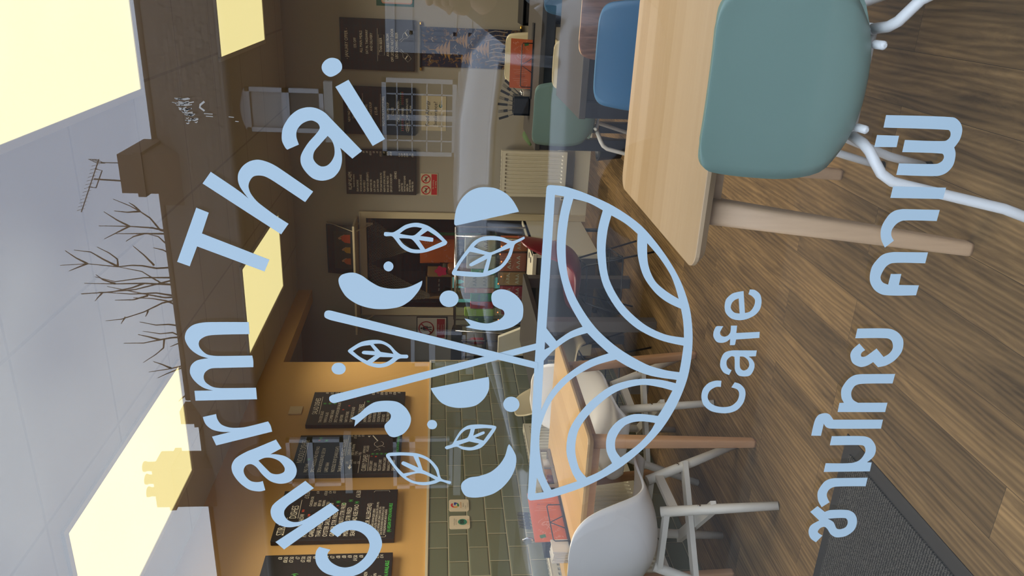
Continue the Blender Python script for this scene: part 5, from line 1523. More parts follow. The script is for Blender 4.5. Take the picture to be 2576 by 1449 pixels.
# leafy plant at the left end of the back dark table
ppl = thing('potted_plant', 'small plant with one broad green leaf beside the back dark table', 'plant', (-1.15, 4.60, 0))
MB().lathe([(0.07, 0), (0.09, 0.16), (0.095, 0.17), (0.08, 0.17), (0.08, 0.15)], (-1.15, 4.60, 0.0), 20).build('pot', M_BLACK, ppl)
MB().tube([(-1.15, 4.60, 0.15), (-1.15, 4.60, 0.50), (-1.13, 4.60, 0.68)], 0.005, 8).build('stem', mat('plant_green', (0.06, 0.12, 0.03), 0.6), ppl)
rows = []
for i in range(9):
    s = i / 8; wd = 0.035 * math.sin(PI * min(1, s * 0.95 + 0.05))
    c = Vector((-1.145 + 0.11 * s, 4.60, 0.67 + 0.09 * s - 0.05 * s * s))
    rows.append([c + Vector((0.25 * wd * k, wd * k * 0.5, -abs(k) * 0.3 * wd + wd * k * 0.9)) for k in (-1, -0.5, 0, 0.5, 1)])
MB().grid(rows).build('leaf', MATS['plant_green'], ppl, solid=0.0015)

# open black cabinet behind the back dark table
cbn = thing('black_cabinet', 'open fronted black cabinet against the back wall, beyond the orange menu', 'cabinet', (-0.05, 5.08, 0))
MB().box(-0.34, 0.25, 4.90, 4.92, 0.60, 0.73).box(-0.34, 0.25, 5.24, 5.26, 0, 0.73).box(-0.34, 0.25, 4.90, 5.26, 0.71, 0.735).box(-0.34, -0.32, 4.90, 5.26, 0, 0.73).box(0.23, 0.25, 4.90, 5.26, 0, 0.73).box(-0.34, 0.25, 4.90, 5.26, 0.30, 0.32).build('carcass', M_BLACK, cbn)
BRANCHES = ["-830 2400 995 -823 2400 1027 -782 2400 1054 -760 2400 1083 -742 2400 1112 -721 2400 1159",
"-792 2505 1123 -796 2505 1163 -792 2505 1205",
"-778 2460 1106 -759 2460 1122 -749 2460 1137",
"-833 2415 1000 -820 2415 1057 -816 2415 1127 -816 2415 1223",
"-850 2520 1169 -829 2520 1206 -800 2520 1245",
"-835 2475 1151 -857 2475 1193 -881 2475 1238",
"-845 2430 1006 -845 2430 1091 -847 2430 1182",
"-880 2535 1131 -891 2535 1166 -909 2535 1194",
"-986 2490 1031 -990 2490 1089 -981 2490 1135 -980 2490 1169 -986 2490 1215 -976 2490 1312 -983 2490 1402",
"-959 2445 1292 -939 2445 1325 -913 2445 1356",
"-951 2400 1177 -925 2400 1221 -901 2400 1255 -895 2400 1306",
"-981 2505 1319 -995 2505 1352 -1009 2505 1384",
"-974 2460 1202 -947 2460 1200 -925 2460 1224 -904 2460 1260",
"-951 2415 1067 -915 2415 1095 -883 2415 1126",
"-952 2520 1039 -933 2520 1071 -926 2520 1101",
"-906 2475 1024 -891 2475 1045 -870 2475 1063 -863 2475 1092",
"-1026 2430 1007 -1023 2430 1054 -997 2430 1091 -979 2430 1115 -963 2430 1190",
"-1042 2535 1040 -1042 2535 1089 -1043 2535 1152 -1059 2535 1250 -1041 2535 1316",
"-1051 2490 1028 -1046 2490 1137 -1049 2490 1232 -1048 2490 1334",
"-1028 2445 1119 -1045 2445 1162 -1061 2445 1231 -1069 2445 1329",
"-1012 2400 1194 -998 2400 1231 -980 2400 1251",
"-1100 2505 1038 -1088 2505 1106 -1093 2505 1189 -1086 2505 1298",
"-1014 2460 1002 -1033 2460 1072 -1057 2460 1156 -1069 2460 1265 -1074 2460 1336",
"-1050 2415 1245 -1066 2415 1261 -1081 2415 1274",
"-1108 2520 1027 -1112 2520 1086 -1101 2520 1141 -1086 2520 1208 -1071 2520 1274",
"-1097 2475 1012 -1113 2475 1079 -1148 2475 1146 -1176 2475 1225 -1182 2475 1277",
"-1124 2430 1114 -1136 2430 1119 -1145 2430 1125",
"-1195 2535 1235 -1207 2535 1244 -1221 2535 1253",
"-1092 2490 1130 -1108 2490 1180 -1110 2490 1242",
"-1189 2445 1007 -1181 2445 1057 -1184 2445 1099 -1172 2445 1152",
"-1207 2400 995 -1211 2400 1040 -1223 2400 1096 -1231 2400 1131 -1232 2400 1197",
"-1262 2505 1032 -1241 2505 1069 -1246 2505 1112 -1236 2505 1170",
"-1246 2460 1084 -1280 2460 1091 -1305 2460 1119 -1338 2460 1167",
"-1226 2415 1081 -1214 2415 1120 -1206 2415 1152",
"-1285 2520 1039 -1294 2520 1065 -1305 2520 1089",
"-1354 2475 1019 -1364 2475 1056 -1372 2475 1089 -1384 2475 1158",
"-1346 2430 1062 -1330 2430 1091 -1318 2430 1120",
"-1390 2535 1040 -1407 2535 1082 -1424 2535 1121 -1441 2535 1154",
"-1481 2490 1037 -1506 2490 1066 -1515 2490 1074",
"-1111 2445 1015 -1092 2445 1054 -1084 2445 1097 -1081 2445 1161",
"-692 2400 998 -689 2400 1023 -698 2400 1048",
"-714 2505 1034 -704 2505 1052 -701 2505 1068"]

# ------------------------------------------------------------------ the street behind the camera, seen mirrored in the glass
M_PAVE = mat('pavement_slabs', (0.10, 0.098, 0.092), 0.9, var=0.15, vscale=3)
M_ROAD = mat('tarmac', (0.055, 0.055, 0.057), 0.85, var=0.2, vscale=6)
M_BRICK = brick_material('red_brick', (0.10, 0.036, 0.021), (0.07, 0.027, 0.018), (0.06, 0.05, 0.042))
M_ROOF = brick_material('roof_tiles', (0.075, 0.066, 0.060), (0.050, 0.046, 0.043), (0.02, 0.02, 0.02), 0.30, 0.20, 'XZ', 0.012)
M_CHIM = brick_material('chimney_brick', (0.085, 0.055, 0.045), (0.055, 0.04, 0.035), (0.06, 0.055, 0.05))
M_UPVC = mat('upvc_white', (0.42, 0.43, 0.46), 0.4)
M_NET = mat('net_curtain', (0.34, 0.34, 0.34), 0.8)
M_DARKWIN = mat('dark_window', (0.02, 0.02, 0.022), 0.12)
M_STONE = mat('stone_sill', (0.40, 0.39, 0.37), 0.8)
G = -0.24
MB().box(-34, 20, -2.0, -0.1, -0.4, -0.12).build('floor_pavement', M_PAVE, kind='structure')
MB().box(-40, 26, -40, -2.0, -0.5, G).build('ground_road', M_ROAD, kind='structure')
MB().box(-40, 26, -12.9, -10.2, G, G + 0.12).build('ground_far_pavement', M_PAVE, kind='structure')

hs = thing('brick_house', 'reflected red brick house with white framed windows across the street', 'house', (-4, -15, G))
XA, XBd, XC = -24.0, -10.45, 8.0
wall = MB().box(XA, XC, -20.5, -13.0, G, 4.86)
wall.build('wall', M_BRICK, hs)
def roof(x0, x1, ridge_z, nm):
    yr, ye = -17.0, -12.55
    yb = -21.0
    th = 0.10
    ze = 4.86
    mb = MB()
    prof = [(ye, ze), (yr, ridge_z), (yb, ze), (yb, ze - th), (yr, ridge_z - th * 1.6), (ye, ze - th)]
    vs = [(x0, a, b) for a, b in prof] + [(x1, a, b) for a, b in prof]
    mb.add(vs, [(0, 1, 7, 6), (1, 2, 8, 7), (2, 3, 9, 8), (3, 4, 10, 9), (4, 5, 11, 10), (5, 0, 6, 11), (0, 5, 4, 1), (1, 4, 3, 2), (6, 7, 10, 11), (7, 8, 9, 10)])
    mb.build(nm, M_ROOF, hs)
    r = MB(); r.tube([(x0, yr, ridge_z + 0.01), (x1, yr, ridge_z + 0.01)], 0.09, 8); r.build('ridge_tiles', M_ROOF, hs)
roof(XBd, XC, 7.60, 'roof')
roof(XA, XBd, 7.36, 'roof')
MB().tube([(XA, -12.5, 4.80), (XC, -12.5, 4.80)], 0.06, 8).build('gutter', M_GLIDE, hs)
def chimney(x0, x1, y0, y1, z0, z1, pots=()):
    mb = MB().box(x0, x1, y0, y1, z0, z1)
    mb.box(x0 - 0.06, x1 + 0.06, y0 - 0.06, y1 + 0.06, z1 - 0.5, z1 - 0.34)
    o = mb.build('chimney', M_CHIM, hs)
    for px in pots:
        MB().lathe([(0.13, 0), (0.12, 0.25), (0.14, 0.3), (0.14, 0.34)], (px, (y0 + y1) / 2, z1), 12).build('chimney_pot', M_CHIM, o)
    return o
chimney(-4.62, -3.80, -17.1, -15.5, 5.2, 7.90)
mb = MB().box(-4.85, -3.75, -16.9, -15.45, 5.2, 7.15).build('chimney', M_CHIM, hs)
chimney(-10.95, -10.58, -17.1, -16.6, 6.5, 7.74)
chimney(-13.35, -12.15, -17.2, -16.4, 6.5, 8.55, (-12.35, -12.75, -13.15))
def house_window(x0, x1, z0, z1, split=None, net=None, lattice=False, dark=True, sill=True, top_arch=0.0):
    y = -13.0
    w_ = MB()
    f = 0.075
    w_.box(x0, x0 + f, y - 0.02, y + 0.09, z0, z1).box(x1 - f, x1, y - 0.02, y + 0.09, z0, z1).box(x0, x1, y - 0.02, y + 0.09, z0, z0 + f).box(x0, x1, y - 0.02, y + 0.09, z1 - f, z1)
    if split:
        w_.box(x0, x1, y - 0.02, y + 0.09, split - 0.06, split + 0.06)
    if lattice:
        for i in range(1, 5):
            xx = x0 + (x1 - x0) * i / 5
            w_.box(xx - 0.012, xx + 0.012, y, y + 0.07, z0, z1)
        for i in range(1, 5):
            zz = z0 + (z1 - z0) * i / 5
            w_.box(x0, x1, y, y + 0.07, zz - 0.010, zz + 0.010)
        w_.box((x0 + x1) / 2 - 0.05, (x0 + x1) / 2 + 0.05, y, y + 0.08, z0, z1)
    if top_arch:
        w_.prism([(x0, z1)] + [(x0 + (x1 - x0) * k / 8, z1 + top_arch * math.sin(PI * k / 8)) for k in range(1, 8)] + [(x1, z1)], lambda u, v: (u, y, v), lambda u, v: (u, y + 0.08, v))
    wf = w_.build('window', M_UPVC, hs)
    MB().box(x0 + f, x1 - f, y + 0.01, y + 0.03, z0 + f, z1 - f).build('pane', M_DARKWIN if dark else M_NET, wf)
    if net:
        MB().box(x0 + f, x1 - f, y + 0.031, y + 0.034, net[0], net[1]).build('blind', M_NET, wf)
    if sill:
        MB().box(x0 - 0.14, x1 + 0.14, y, y + 0.16, z0 - 0.17, z0 - 0.02).build('sill', M_STONE, wf)
house_window(-2.74, -1.98, 3.30, 4.62, split=3.94, net=(4.0, 4.52), top_arch=0.10)
house_window(-3.10, -1.75, 1.00, 2.30, lattice=True)
house_window(-10.2, -9.04, 3.22, 4.38, split=3.9)
house_window(-10.3, -9.05, 0.95, 2.2, lattice=False, split=1.8)
house_window(-7.35, -6.58, 0.74, 1.82, split=1.4)
dr = MB()
dr.box(-1.14, 1.5, -13.0, -12.93, G, 2.06)
for i in range(3):
    for k in range(2):
        x = -1.02 + i * 0.82; z = 0.02 + k * 1.0
        dr.box(x, x + 0.06, -12.93, -12.91, z, z + 0.8).box(x + 0.56, x + 0.62, -12.93, -12.91, z, z + 0.8).box(x, x + 0.62, -12.93, -12.91, z, z + 0.06).box(x, x + 0.62, -12.93, -12.91, z + 0.74, z + 0.8)
dr.build('garage_door', M_UPVC, hs)
MB().box(-1.32, 1.62, -13.0, -12.9, 2.06, 2.22).box(-1.32, -1.14, -13.0, -12.9, G, 2.06).build('door_surround', M_UPVC, hs)

# TV aerial on the chimney
ae = thing('tv_aerial', 'reflected TV aerial on a thin mast above the brown chimney', 'aerial', (-4.42, -15.8, 7.9))
MB().tube([(-4.44, -15.8, 7.88), (-4.41, -15.8, 8.55)], 0.018, 8).build('mast', M_GLIDE, ae)
MB().tube([(-4.05, -15.8, 7.88), (-4.05, -15.8, 8.36)], 0.010, 8).build('mast', M_GLIDE, ae)
bm_ = MB(); A0, A1 = Vector((-3.98, -15.8, 8.39)), Vector((-5.14, -15.8, 8.92))
bm_.tube([A0, A1], 0.011, 8)
bm_.tube([(-4.19, -15.8, 8.50), (-4.22, -15.8, 8.36), (-4.60, -15.8, 8.54), (-4.58, -15.8, 8.69)], 0.012, 8)
bm_.build('boom', M_GLIDE, ae)
el = MB()
for i in range(13):
    p = A0.lerp(A1, 0.12 + i * 0.07)
    el.tube([p + Vector((0.02, 0.12, 0.05)), p + Vector((0.0, -0.12, -0.01))], 0.004, 6)
el.build('element', M_GLIDE, ae)
rf = MB()
for k in range(4):
    z = 8.33 + k * 0.05
    rf.tube([(-4.09, -15.9, z), (-3.94, -15.6, z + 0.02)], 0.007, 6)
rf.tube([(-4.09, -15.9, 8.32), (-4.09, -15.9, 8.5)], 0.007, 6).tube([(-3.94, -15.6, 8.34), (-3.94, -15.6, 8.52)], 0.007, 6)
rf.build('reflector', M_GLIDE, ae)

# bare trees beyond the roofs
M_BARK = mat('bare_bark', (0.06, 0.05, 0.045), 0.95)
def tree(idx, label, base):
    t = thing('bare_tree', label, 'tree', base, group='bare trees beyond the roofs')
    mb = MB()
    for i in idx:
        a = [int(x) / 100 for x in BRANCHES[i].split()]
        pts = [Vector((a[k], -a[k + 1], a[k + 2])) for k in range(0, len(a), 3)]
        n = len(pts)
        mb.tube(pts, [0.034 - 0.024 * k / (n - 1) for k in range(n)], 6)
    # joins down to the fork, hidden by the roofs
    fork = Vector((base[0], base[1], 6.2))
    for i in idx:
        a = [int(x) / 100 for x in BRANCHES[i].split()[:3]]
        p = Vector((a[0], -a[1], a[2]))
        if p.z < 9.3:
            mb.tube([fork, fork.lerp(p, 0.6) + Vector((0, 0, 0.1)), p], [0.07, 0.05, 0.036], 6)
    mb.build('branches', M_BARK, t)
    MB().tube([base, (base[0] + 0.1, base[1], 3.0), (base[0], base[1], 6.4)], [0.28, 0.2, 0.12], 12).build('trunk', M_BARK, t)
NB = len(BRANCHES)
tree([i for i in range(0, 7)] + [NB - 2, NB - 1], 'reflected small bare tree above the roof, nearest the chimney', (-7.6, -24.5, G))
tree(list(range(7, 24)), 'reflected large bare tree with spreading twigs above the roof ridge', (-10.5, -24.5, G))
tree(list(range(24, NB - 2)), 'reflected bare tree with drooping twigs, farthest from the TV aerial', (-12.6, -24.5, G))

# parked silver hatchback
M_SILVER = mat('silver_car_paint', (0.46, 0.48, 0.52), 0.25, 0.3, coat=0.5)
M_CARGLASS = mat('car_glass', (0.01, 0.012, 0.014), 0.04)
M_TYRE = mat('tyre', (0.015, 0.015, 0.015), 0.9)
M_CHROME = mat('chrome', (0.72, 0.73, 0.75), 0.15, 1.0)
car = thing('parked_car', 'reflected silver hatchback parked at the kerb across the window', 'car', (-2.45, -4.35, G))
cy = -4.35
SX = -0.45
st = [(-4.36, 0.60, 0.30, 0.60), (-4.30, 0.72, 0.24, 0.72), (-4.10, 0.82, 0.20, 0.82), (-3.7, 0.87, 0.19, 0.90), (-3.2, 0.88, 0.19, 0.96), (-2.75, 0.885, 0.19, 1.00), (-2.0, 0.89, 0.19, 0.97), (-1.0, 0.89, 0.19, 0.98), (-0.2, 0.885, 0.19, 1.0), (0.15, 0.85, 0.22, 1.0), (0.30, 0.78, 0.28, 0.95), (0.36, 0.66, 0.34, 0.85)]
rows = []
for x, hw, zl, zt in st:
    x += SX
    ring = []
    for k in range(28):
        a = 2 * PI * k / 28
        ca, sa = math.cos(a), math.sin(a)
        e = 0.42
        yy = hw * math.copysign(abs(ca) ** e, ca); zz = math.copysign(abs(sa) ** e, sa)
        ring.append((x, cy + yy, G + (zl + zt) / 2 + zz * (zt - zl) / 2))
    rows.append(ring)
b_ = MB().grid(rows, True, True)
n = 28
b_.f.append(tuple(range(n))); b_.sm.append(False); b_.f.append(tuple(range(11 * n, 12 * n))); b_.sm.append(False)
b_.build('body', M_SILVER, car)
# greenhouse
gh = [(-2.78, 0.70, 0.985), (-2.3, 0.72, 1.17), (-1.85, 0.70, 1.34), (-1.55, 0.68, 1.42), (-1.0, 0.675, 1.455), (-0.4, 0.67, 1.445), (0.0, 0.64, 1.39), (0.2, 0.62, 1.22), (0.30, 0.66, 0.99)]
rows = []
for x, hw, zt in gh:
    x += SX
    bw = 0.80
    k = (zt - 0.93) / 0.50
    side = [(bw, 0.93), ((bw + hw) / 2 + 0.02, 0.93 + (zt - 0.93) * 0.40), (hw + 0.03, zt - 0.19 * k), (hw - 0.01, zt - 0.09 * k), (hw - 0.10, zt - 0.03 * k), (hw * 0.5, zt - 0.005)]
    rows.append([(x, cy - w_, G + z_) for w_, z_ in side] + [(x, cy, G + zt)] + [(x, cy + w_, G + z_) for w_, z_ in side[::-1]])
MB().grid(rows, True).build('windows', M_CARGLASS, car)
rr_ = [[Vector(q) + Vector((0, (0.006 if q[1] > cy else -0.006), 0.008)) for q in r[2:11]] for r in rows[3:8]]
MB().grid(rr_, True).build('roof', M_SILVER, car)
pl = MB()
for s in (0, 1):
    c0, c1, c2 = (0, 1, 2) if not s else (12, 11, 10)
    o_ = -0.012 if not s else 0.012
    a = [Vector(rows[i][c2]) + Vector((0, o_, 0.01)) for i in range(0, 9)]
    pl.tube(a[0:4], 0.035, 8).tube(a[3:], 0.02, 8)
    for i in (4, 6):
        pl.tube([Vector(rows[i][c0]) + Vector((0, o_, 0)), Vector(rows[i][c1]) + Vector((0, o_, 0)), Vector(rows[i][c2]) + Vector((0, o_, 0))], 0.035, 8)
pl.build('pillars', M_SILVER, car)
for wx in (-3.52 + SX, -0.72 + SX):
    for s in (-1, 1):
        wh = MB().lathe([(0.30, -0.10), (0.315, -0.08), (0.315, 0.08), (0.30, 0.10)], (wx, cy + s * 0.80, G + 0.315), 28, m=Matrix.Rotation(R(90), 3, 'X')).build('wheel', M_TYRE, car)
        MB().lathe([(0.21, -0.105), (0.20, -0.11), (0.05, -0.108)], (wx, cy + s * 0.80, G + 0.315), 28, m=Matrix.Rotation(R(90 * s), 3, 'X')).build('hubcap', M_GLIDE, wh)
for s in (-1, 1):
    MB().sphere((-2.55 + SX, cy + s * 0.98, G + 1.05), 0.085, 14, (0.7, 1.2, 0.75)).build('wing_mirror', M_SILVER, car)
    MB().sphere((-4.14 + SX, cy + s * 0.62, G + 0.70), 0.13, 14, (0.9, 1.1, 0.6)).build('headlight', M_CHROME, car)
MB().box(-4.385 + SX, -4.33 + SX, cy - 0.5, cy + 0.5, G + 0.52, G + 0.62).build('grille', M_BLACK, car)
lg = MB()
fnl = lambda u, v: (-4.40 + SX, cy + u, G + 0.70 + v)
stroke2d(lg, arc(0, 0, 0.062, 0, 360, 28)[:-1], 0.010, fnl, True)
stroke2d(lg, [(-0.032, 0.05), (0, 0.002), (0.032, 0.05)], 0.010, fnl)
stroke2d(lg, [(-0.05, 0.028), (-0.022, -0.05), (0, -0.008), (0.022, -0.05), (0.05, 0.028)], 0.010, fnl)
lg.build('badge', M_CHROME, car, solid=0.006)
VINYL = {
 'charm_thai': [
  ('C', ["-7791 14937 1 -7903 14826 1 -7836 14761 0 -7784 14681 0 -7779 14602 0 -7806 14513 0 -7869 14435 0 -7956 14381 0 -8064 14359 0 -8194 14387 0 -8308 14447 0 -8408 14542 0 -8463 14635 0 -8482 14739 0 -8453 14841 0 -8372 14941 0 -8276 14988 0 -8204 14985 0 -8136 14944 1 -8078 15103 1 -8155 15152 0 -8270 15172 0 -8402 15158 0 -8521 15096 0 -8598 15008 0 -8647 14883 0 -8670 14746 0 -8649 14618 0 -8587 14489 0 -8444 14347 0 -8271 14240 0 -8099 14179 0 -7984 14177 0 -7840 14220 0 -7738 14297 0 -7666 14385 0 -7621 14485 0 -7607 14596 0 -7622 14709 0 -7675 14822 0 -7729 14886 0"]),
  ('h', ["-6887 15244 1 -7014 15130 1 -7221 15395 0 -7313 15510 0 -7400 15570 0 -7489 15576 0 -7573 15532 0 -7612 15451 0 -7605 15363 0 -7546 15249 0 -7282 14903 1 -7415 14787 1 -8109 15621 1 -7969 15736 1 -7652 15321 1 -7687 15412 0 -7703 15501 0 -7689 15599 0 -7631 15695 0 -7533 15754 0 -7416 15769 0 -7315 15738 0 -7235 15668 0 -7130 15542 0"]),
  ('a', ["-6185 15608 1 -6329 15542 1 -6427 15703 1 -6431 15614 0 -6469 15492 0 -6569 15391 0 -6700 15354 0 -6821 15388 0 -6908 15484 0 -6928 15612 0 -6881 15735 0 -6769 15835 0 -6636 15914 0 -6587 15981 0 -6612 16054 0 -6698 16092 0 -6798 16069 0 -6876 16004 0 -6896 15916 0 -6879 15839 1 -7036 15816 1 -7056 15910 0 -7020 16043 0 -6895 16167 0 -6740 16243 0 -6609 16249 0 -6491 16186 0 -6386 16036 0 -6319 15890 0","-6530 15874 1 -6486 15787 0 -6488 15689 0 -6544 15586 0 -6654 15522 0 -6730 15536 0 -6766 15619 0 -6749 15708 0 -6671 15774 0"]),
  ('r', ["-5765 16380 1 -5847 16371 0 -5930 16327 0 -5978 16236 0 -5988 16142 0 -5975 16002 0 -5889 15695 1 -5957 15666 0 -6054 15652 1 -6270 16427 1 -6126 16470 1 -6052 16208 1 -6048 16338 0 -6011 16455 0 -5928 16533 0 -5810 16561 1"]),
  ('m', ["-4377 15834 1 -4550 15838 1 -4561 16249 0 -4580 16390 0 -4637 16478 0 -4703 16501 0 -4769 16483 0 -4845 16417 0 -4870 16328 0 -4874 16229 0 -4868 15828 1 -4952 15821 0 -5041 15827 1 -5052 16245 0 -5061 16380 0 -5116 16460 0 -5194 16488 0 -5272 16468 0 -5342 16382 0 -5360 16274 0 -5357 15817 1 -5535 15817 1 -5552 16631 1 -5400 16629 1 -5396 16382 1 -5351 16509 0 -5252 16608 0 -5135 16657 0 -5018 16633 0 -4941 16551 0 -4907 16395 1 -4864 16510 0 -4769 16615 0 -4628 16668 0 -4506 16635 0 -4422 16545 0 -4385 16411 0 -4378 16232 0"]),
  ('T', ["-2832 16337 1 -2893 16194 1 -3164 16303 1 -3502 15508 1 -3664 15580 1 -3335 16379 1 -3603 16497 1 -3545 16644 1"]),
  ('h', ["-2378 16120 1 -2525 16231 1 -3160 15340 1 -3020 15240 1 -2912 15395 0 -2823 15506 0 -2735 15605 0 -2636 15671 0 -2548 15690 0 -2482 15669 0 -2426 15623 0 -2410 15559 0 -2420 15487 0 -2470 15396 0 -2735 15021 1 -2598 14917 1 -2310 15312 0 -2248 15422 0 -2216 15544 0 -2237 15649 0 -2298 15737 0 -2386 15796 0 -2474 15809 0 -2561 15790 0 -2704 15702 1 -2628 15785 0 -2552 15883 0"]),
  ('a', ["-2076 14306 1 -2174 14426 1 -2045 14567 1 -2125 14551 0 -2217 14554 0 -2322 14586 0 -2417 14669 0 -2458 14795 0 -2435 14906 0 -2355 14991 0 -2263 15042 0 -2172 15045 0 -2091 15010 0 -1987 14939 0 -1883 14845 0 -1815 14800 0 -1760 14817 0 -1726 14881 0 -1736 14947 0 -1776 15015 0 -1845 15068 0 -1923 15080 0 -2018 15056 1 -2084 15197 1 -2062 15218 0 -1984 15251 0 -1894 15249 0 -1805 15224 0 -1681 15140 0 -1601 15037 0 -1570 14927 0 -1578 14830 0 -1625 14734 0 -1710 14651 0","-1904 14710 1 -1963 14661 0 -2047 14637 0 -2138 14641 0 -2220 14683 0 -2271 14741 0 -2279 14809 0 -2236 14868 0 -2179 14895 0 -2099 14878 0 -2012 14807 0"]),
  ('i', ["-1236 14440 1 -1923 14027 1 -2012 14177 1 -1323 14596 1"]),
  ('i_dot', ["-994 14607 0 -1012 14547 0 -1058 14514 0 -1111 14511 0 -1156 14542 0 -1199 14608 0 -1209 14657 0 -1186 14704 0 -1140 14739 0 -1087 14742 0 -1033 14708 0 -1002 14658 0"]),
 ],
 'cafe': [
  ('C', ["-5276 9304 1 -5375 9297 1 -5378 9376 0 -5442 9455 0 -5540 9470 0 -5631 9420 0 -5689 9330 0 -5712 9208 0 -5691 9092 0 -5609 9016 0 -5494 9004 0 -5420 9046 0 -5384 9139 1 -5301 9101 1 -5331 9016 0 -5412 8936 0 -5511 8908 0 -5643 8921 0 -5758 8992 0 -5808 9104 0 -5811 9238 0 -5772 9393 0 -5671 9511 0 -5539 9563 0 -5409 9555 0 -5312 9488 0 -5274 9392 0"]),
  ('a', ["-4789 8860 1 -4879 8858 1 -4884 8964 1 -4931 8905 0 -5002 8858 0 -5090 8852 0 -5186 8892 0 -5205 8977 0 -5185 9068 0 -5105 9128 0 -4978 9152 0 -4891 9170 1 -4880 9218 0 -4931 9269 0 -4994 9273 0 -5065 9241 0 -5102 9180 1 -5180 9205 1 -5137 9295 0 -5041 9356 0 -4931 9363 0 -4829 9328 0 -4790 9233 0 -4788 9088 0","-4884 9092 1 -4891 9028 0 -4947 8961 0 -5026 8930 0 -5090 8952 0 -5109 9007 0 -5065 9058 0 -4978 9080 0"]),
  ('f', ["-4413 9408 1 -4459 9427 0 -4512 9440 0 -4558 9412 0 -4573 9359 0 -4550 9313 0 -4504 9291 0 -4402 9297 1 -4402 9210 1 -4516 9204 1 -4497 8867 1 -4590 8856 1 -4616 9192 1 -4693 9194 0 -4704 9203 1 -4704 9266 1 -4604 9277 1 -4650 9326 0 -4669 9395 0 -4650 9469 0 -4574 9524 0 -4497 9532 0 -4421 9511 0 -4410 9477 1"]),
  ('e', ["-3881 9201 1 -4208 9128 1 -4185 9058 0 -4103 9015 0 -4014 9015 0 -3955 9068 0 -3926 9123 1 -3857 9115 1 -3864 9041 0 -3925 8960 0 -4028 8920 0 -4147 8922 0 -4237 8978 0 -4298 9082 0 -4318 9192 0 -4292 9310 0 -4210 9401 0 -4106 9434 0 -4002 9426 0 -3920 9354 0 -3893 9274 0","-3989 9252 1 -4216 9202 1 -4201 9282 0 -4135 9342 0 -4060 9339 0 -4013 9304 0"]),
 ],
 'emblem': [
  ('lime_half', ["-2496 12770 0 -2510 12653 0 -2572 12525 0 -2656 12438 0 -2763 12370 0 -2809 12349 1 -3008 13148 1 -2989 13170 0 -2909 13168 0 -2778 13145 0 -2647 13079 0 -2553 12984 0 -2505 12875 0"]),
  ('leaf', ["-3117 14059 1 -3151 14062 1 -3165 14039 0 -3164 13963 0 -3207 13922 0 -3317 13839 0 -3376 13742 0 -3389 13629 0 -3365 13503 0 -3272 13278 0 -3234 13257 0 -3205 13279 0 -3103 13378 0 -3017 13504 0 -2982 13615 0 -2984 13698 0 -3014 13795 0 -3082 13893 0 -3112 13948 0 -3109 14038 0","-3128 13863 1 -3065 13782 0 -3035 13684 0 -3050 13576 1 -3107 13629 0 -3149 13685 0 -3146 13768 0","-3189 13873 1 -3190 13782 0 -3204 13706 0 -3340 13601 1 -3331 13713 0 -3272 13811 0","-3155 13605 1 -3178 13440 0 -3204 13436 0 -3230 13444 0 -3210 13618 1 -3336 13538 1 -3225 13318 1 -3148 13406 0 -3083 13508 1"]),
  ('leaf', ["-3145 12261 1 -3167 12255 1 -3190 12285 0 -3244 12376 0 -3297 12395 0 -3403 12419 0 -3527 12485 0 -3636 12597 0 -3700 12754 0 -3709 12898 0 -3688 13172 0 -3661 13190 0 -3627 13180 0 -3488 13104 0 -3320 12994 0 -3214 12911 0 -3153 12800 0 -3141 12672 0 -3156 12544 0 -3204 12427 0 -3194 12371 0 -3145 12273 0","-3294 12913 1 -3221 12840 0 -3197 12727 0 -3202 12585 0 -3241 12476 1 -3361 12679 0 -3345 12779 0","-3298 12438 1 -3419 12476 0 -3543 12557 0 -3626 12720 1 -3399 12675 1","-3358 12964 1 -3400 12763 1 -3525 12960 0 -3555 12960 0 -3560 12931 0 -3453 12733 1 -3650 12782 1 -3626 13130 1 -3496 13061 0"]),
  ('dot', ["-3575 13947 0 -3608 13956 0 -3634 13980 0 -3644 14012 0 -3635 14042 0 -3610 14066 0 -3576 14074 0 -3543 14065 0 -3517 14040 0 -3507 14009 0 -3516 13979 0 -3541 13955 0"]),
  ('dot', ["-4024 13096 0 -4083 13112 0 -4128 13156 0 -4144 13220 0 -4128 13285 0 -4084 13330 0 -4026 13348 0 -3967 13331 0 -3923 13287 0 -3907 13224 0 -3922 13160 0 -3966 13114 0"]),
  ('chilli', ["-3673 14534 0 -3669 14447 0 -3709 14351 0 -3784 14254 0 -3853 14142 0 -3883 14029 0 -3889 13915 0 -3873 13787 0 -3833 13687 0 -3770 13575 1 -3832 13584 0 -3926 13630 0 -4052 13731 0 -4140 13861 0 -4176 14034 0 -4174 14220 0 -4120 14405 0 -4012 14557 0 -3873 14637 0 -3765 14654 0 -3704 14616 0"]),
  ('prawn', ["-3885 12558 0 -3900 12440 0 -3978 12319 0 -4089 12240 0 -4218 12222 0 -4332 12243 0 -4431 12358 0 -4481 12505 0 -4489 12654 0 -4478 12804 0 -4438 12993 1 -4412 12927 1 -4311 13012 1 -4324 12956 0 -4371 12807 0 -4383 12703 0 -4367 12629 0 -4317 12527 0 -4252 12477 0 -4188 12495 0 -4156 12563 0 -4108 12631 0 -4013 12661 0 -3933 12644 0"]),
  ('chopstick', ["-4201 14793 0 -4213 14734 1 -4974 11982 1 -5077 11976 1 -4341 14776 1 -4302 14849 0 -4251 14856 0 -4213 14836 0"]),
  ('chopstick', ["-5476 14805 1 -4668 11970 1 -4766 11974 1 -5596 14752 1 -5602 14801 0 -5566 14844 0 -5510 14845 0"]),
  ('lime_half', ["-5377 13457 1 -5201 12659 1 -5284 12646 0 -5420 12652 0 -5557 12718 0 -5660 12835 0 -5694 13036 0 -5669 13196 0 -5599 13317 0 -5462 13417 0"]),
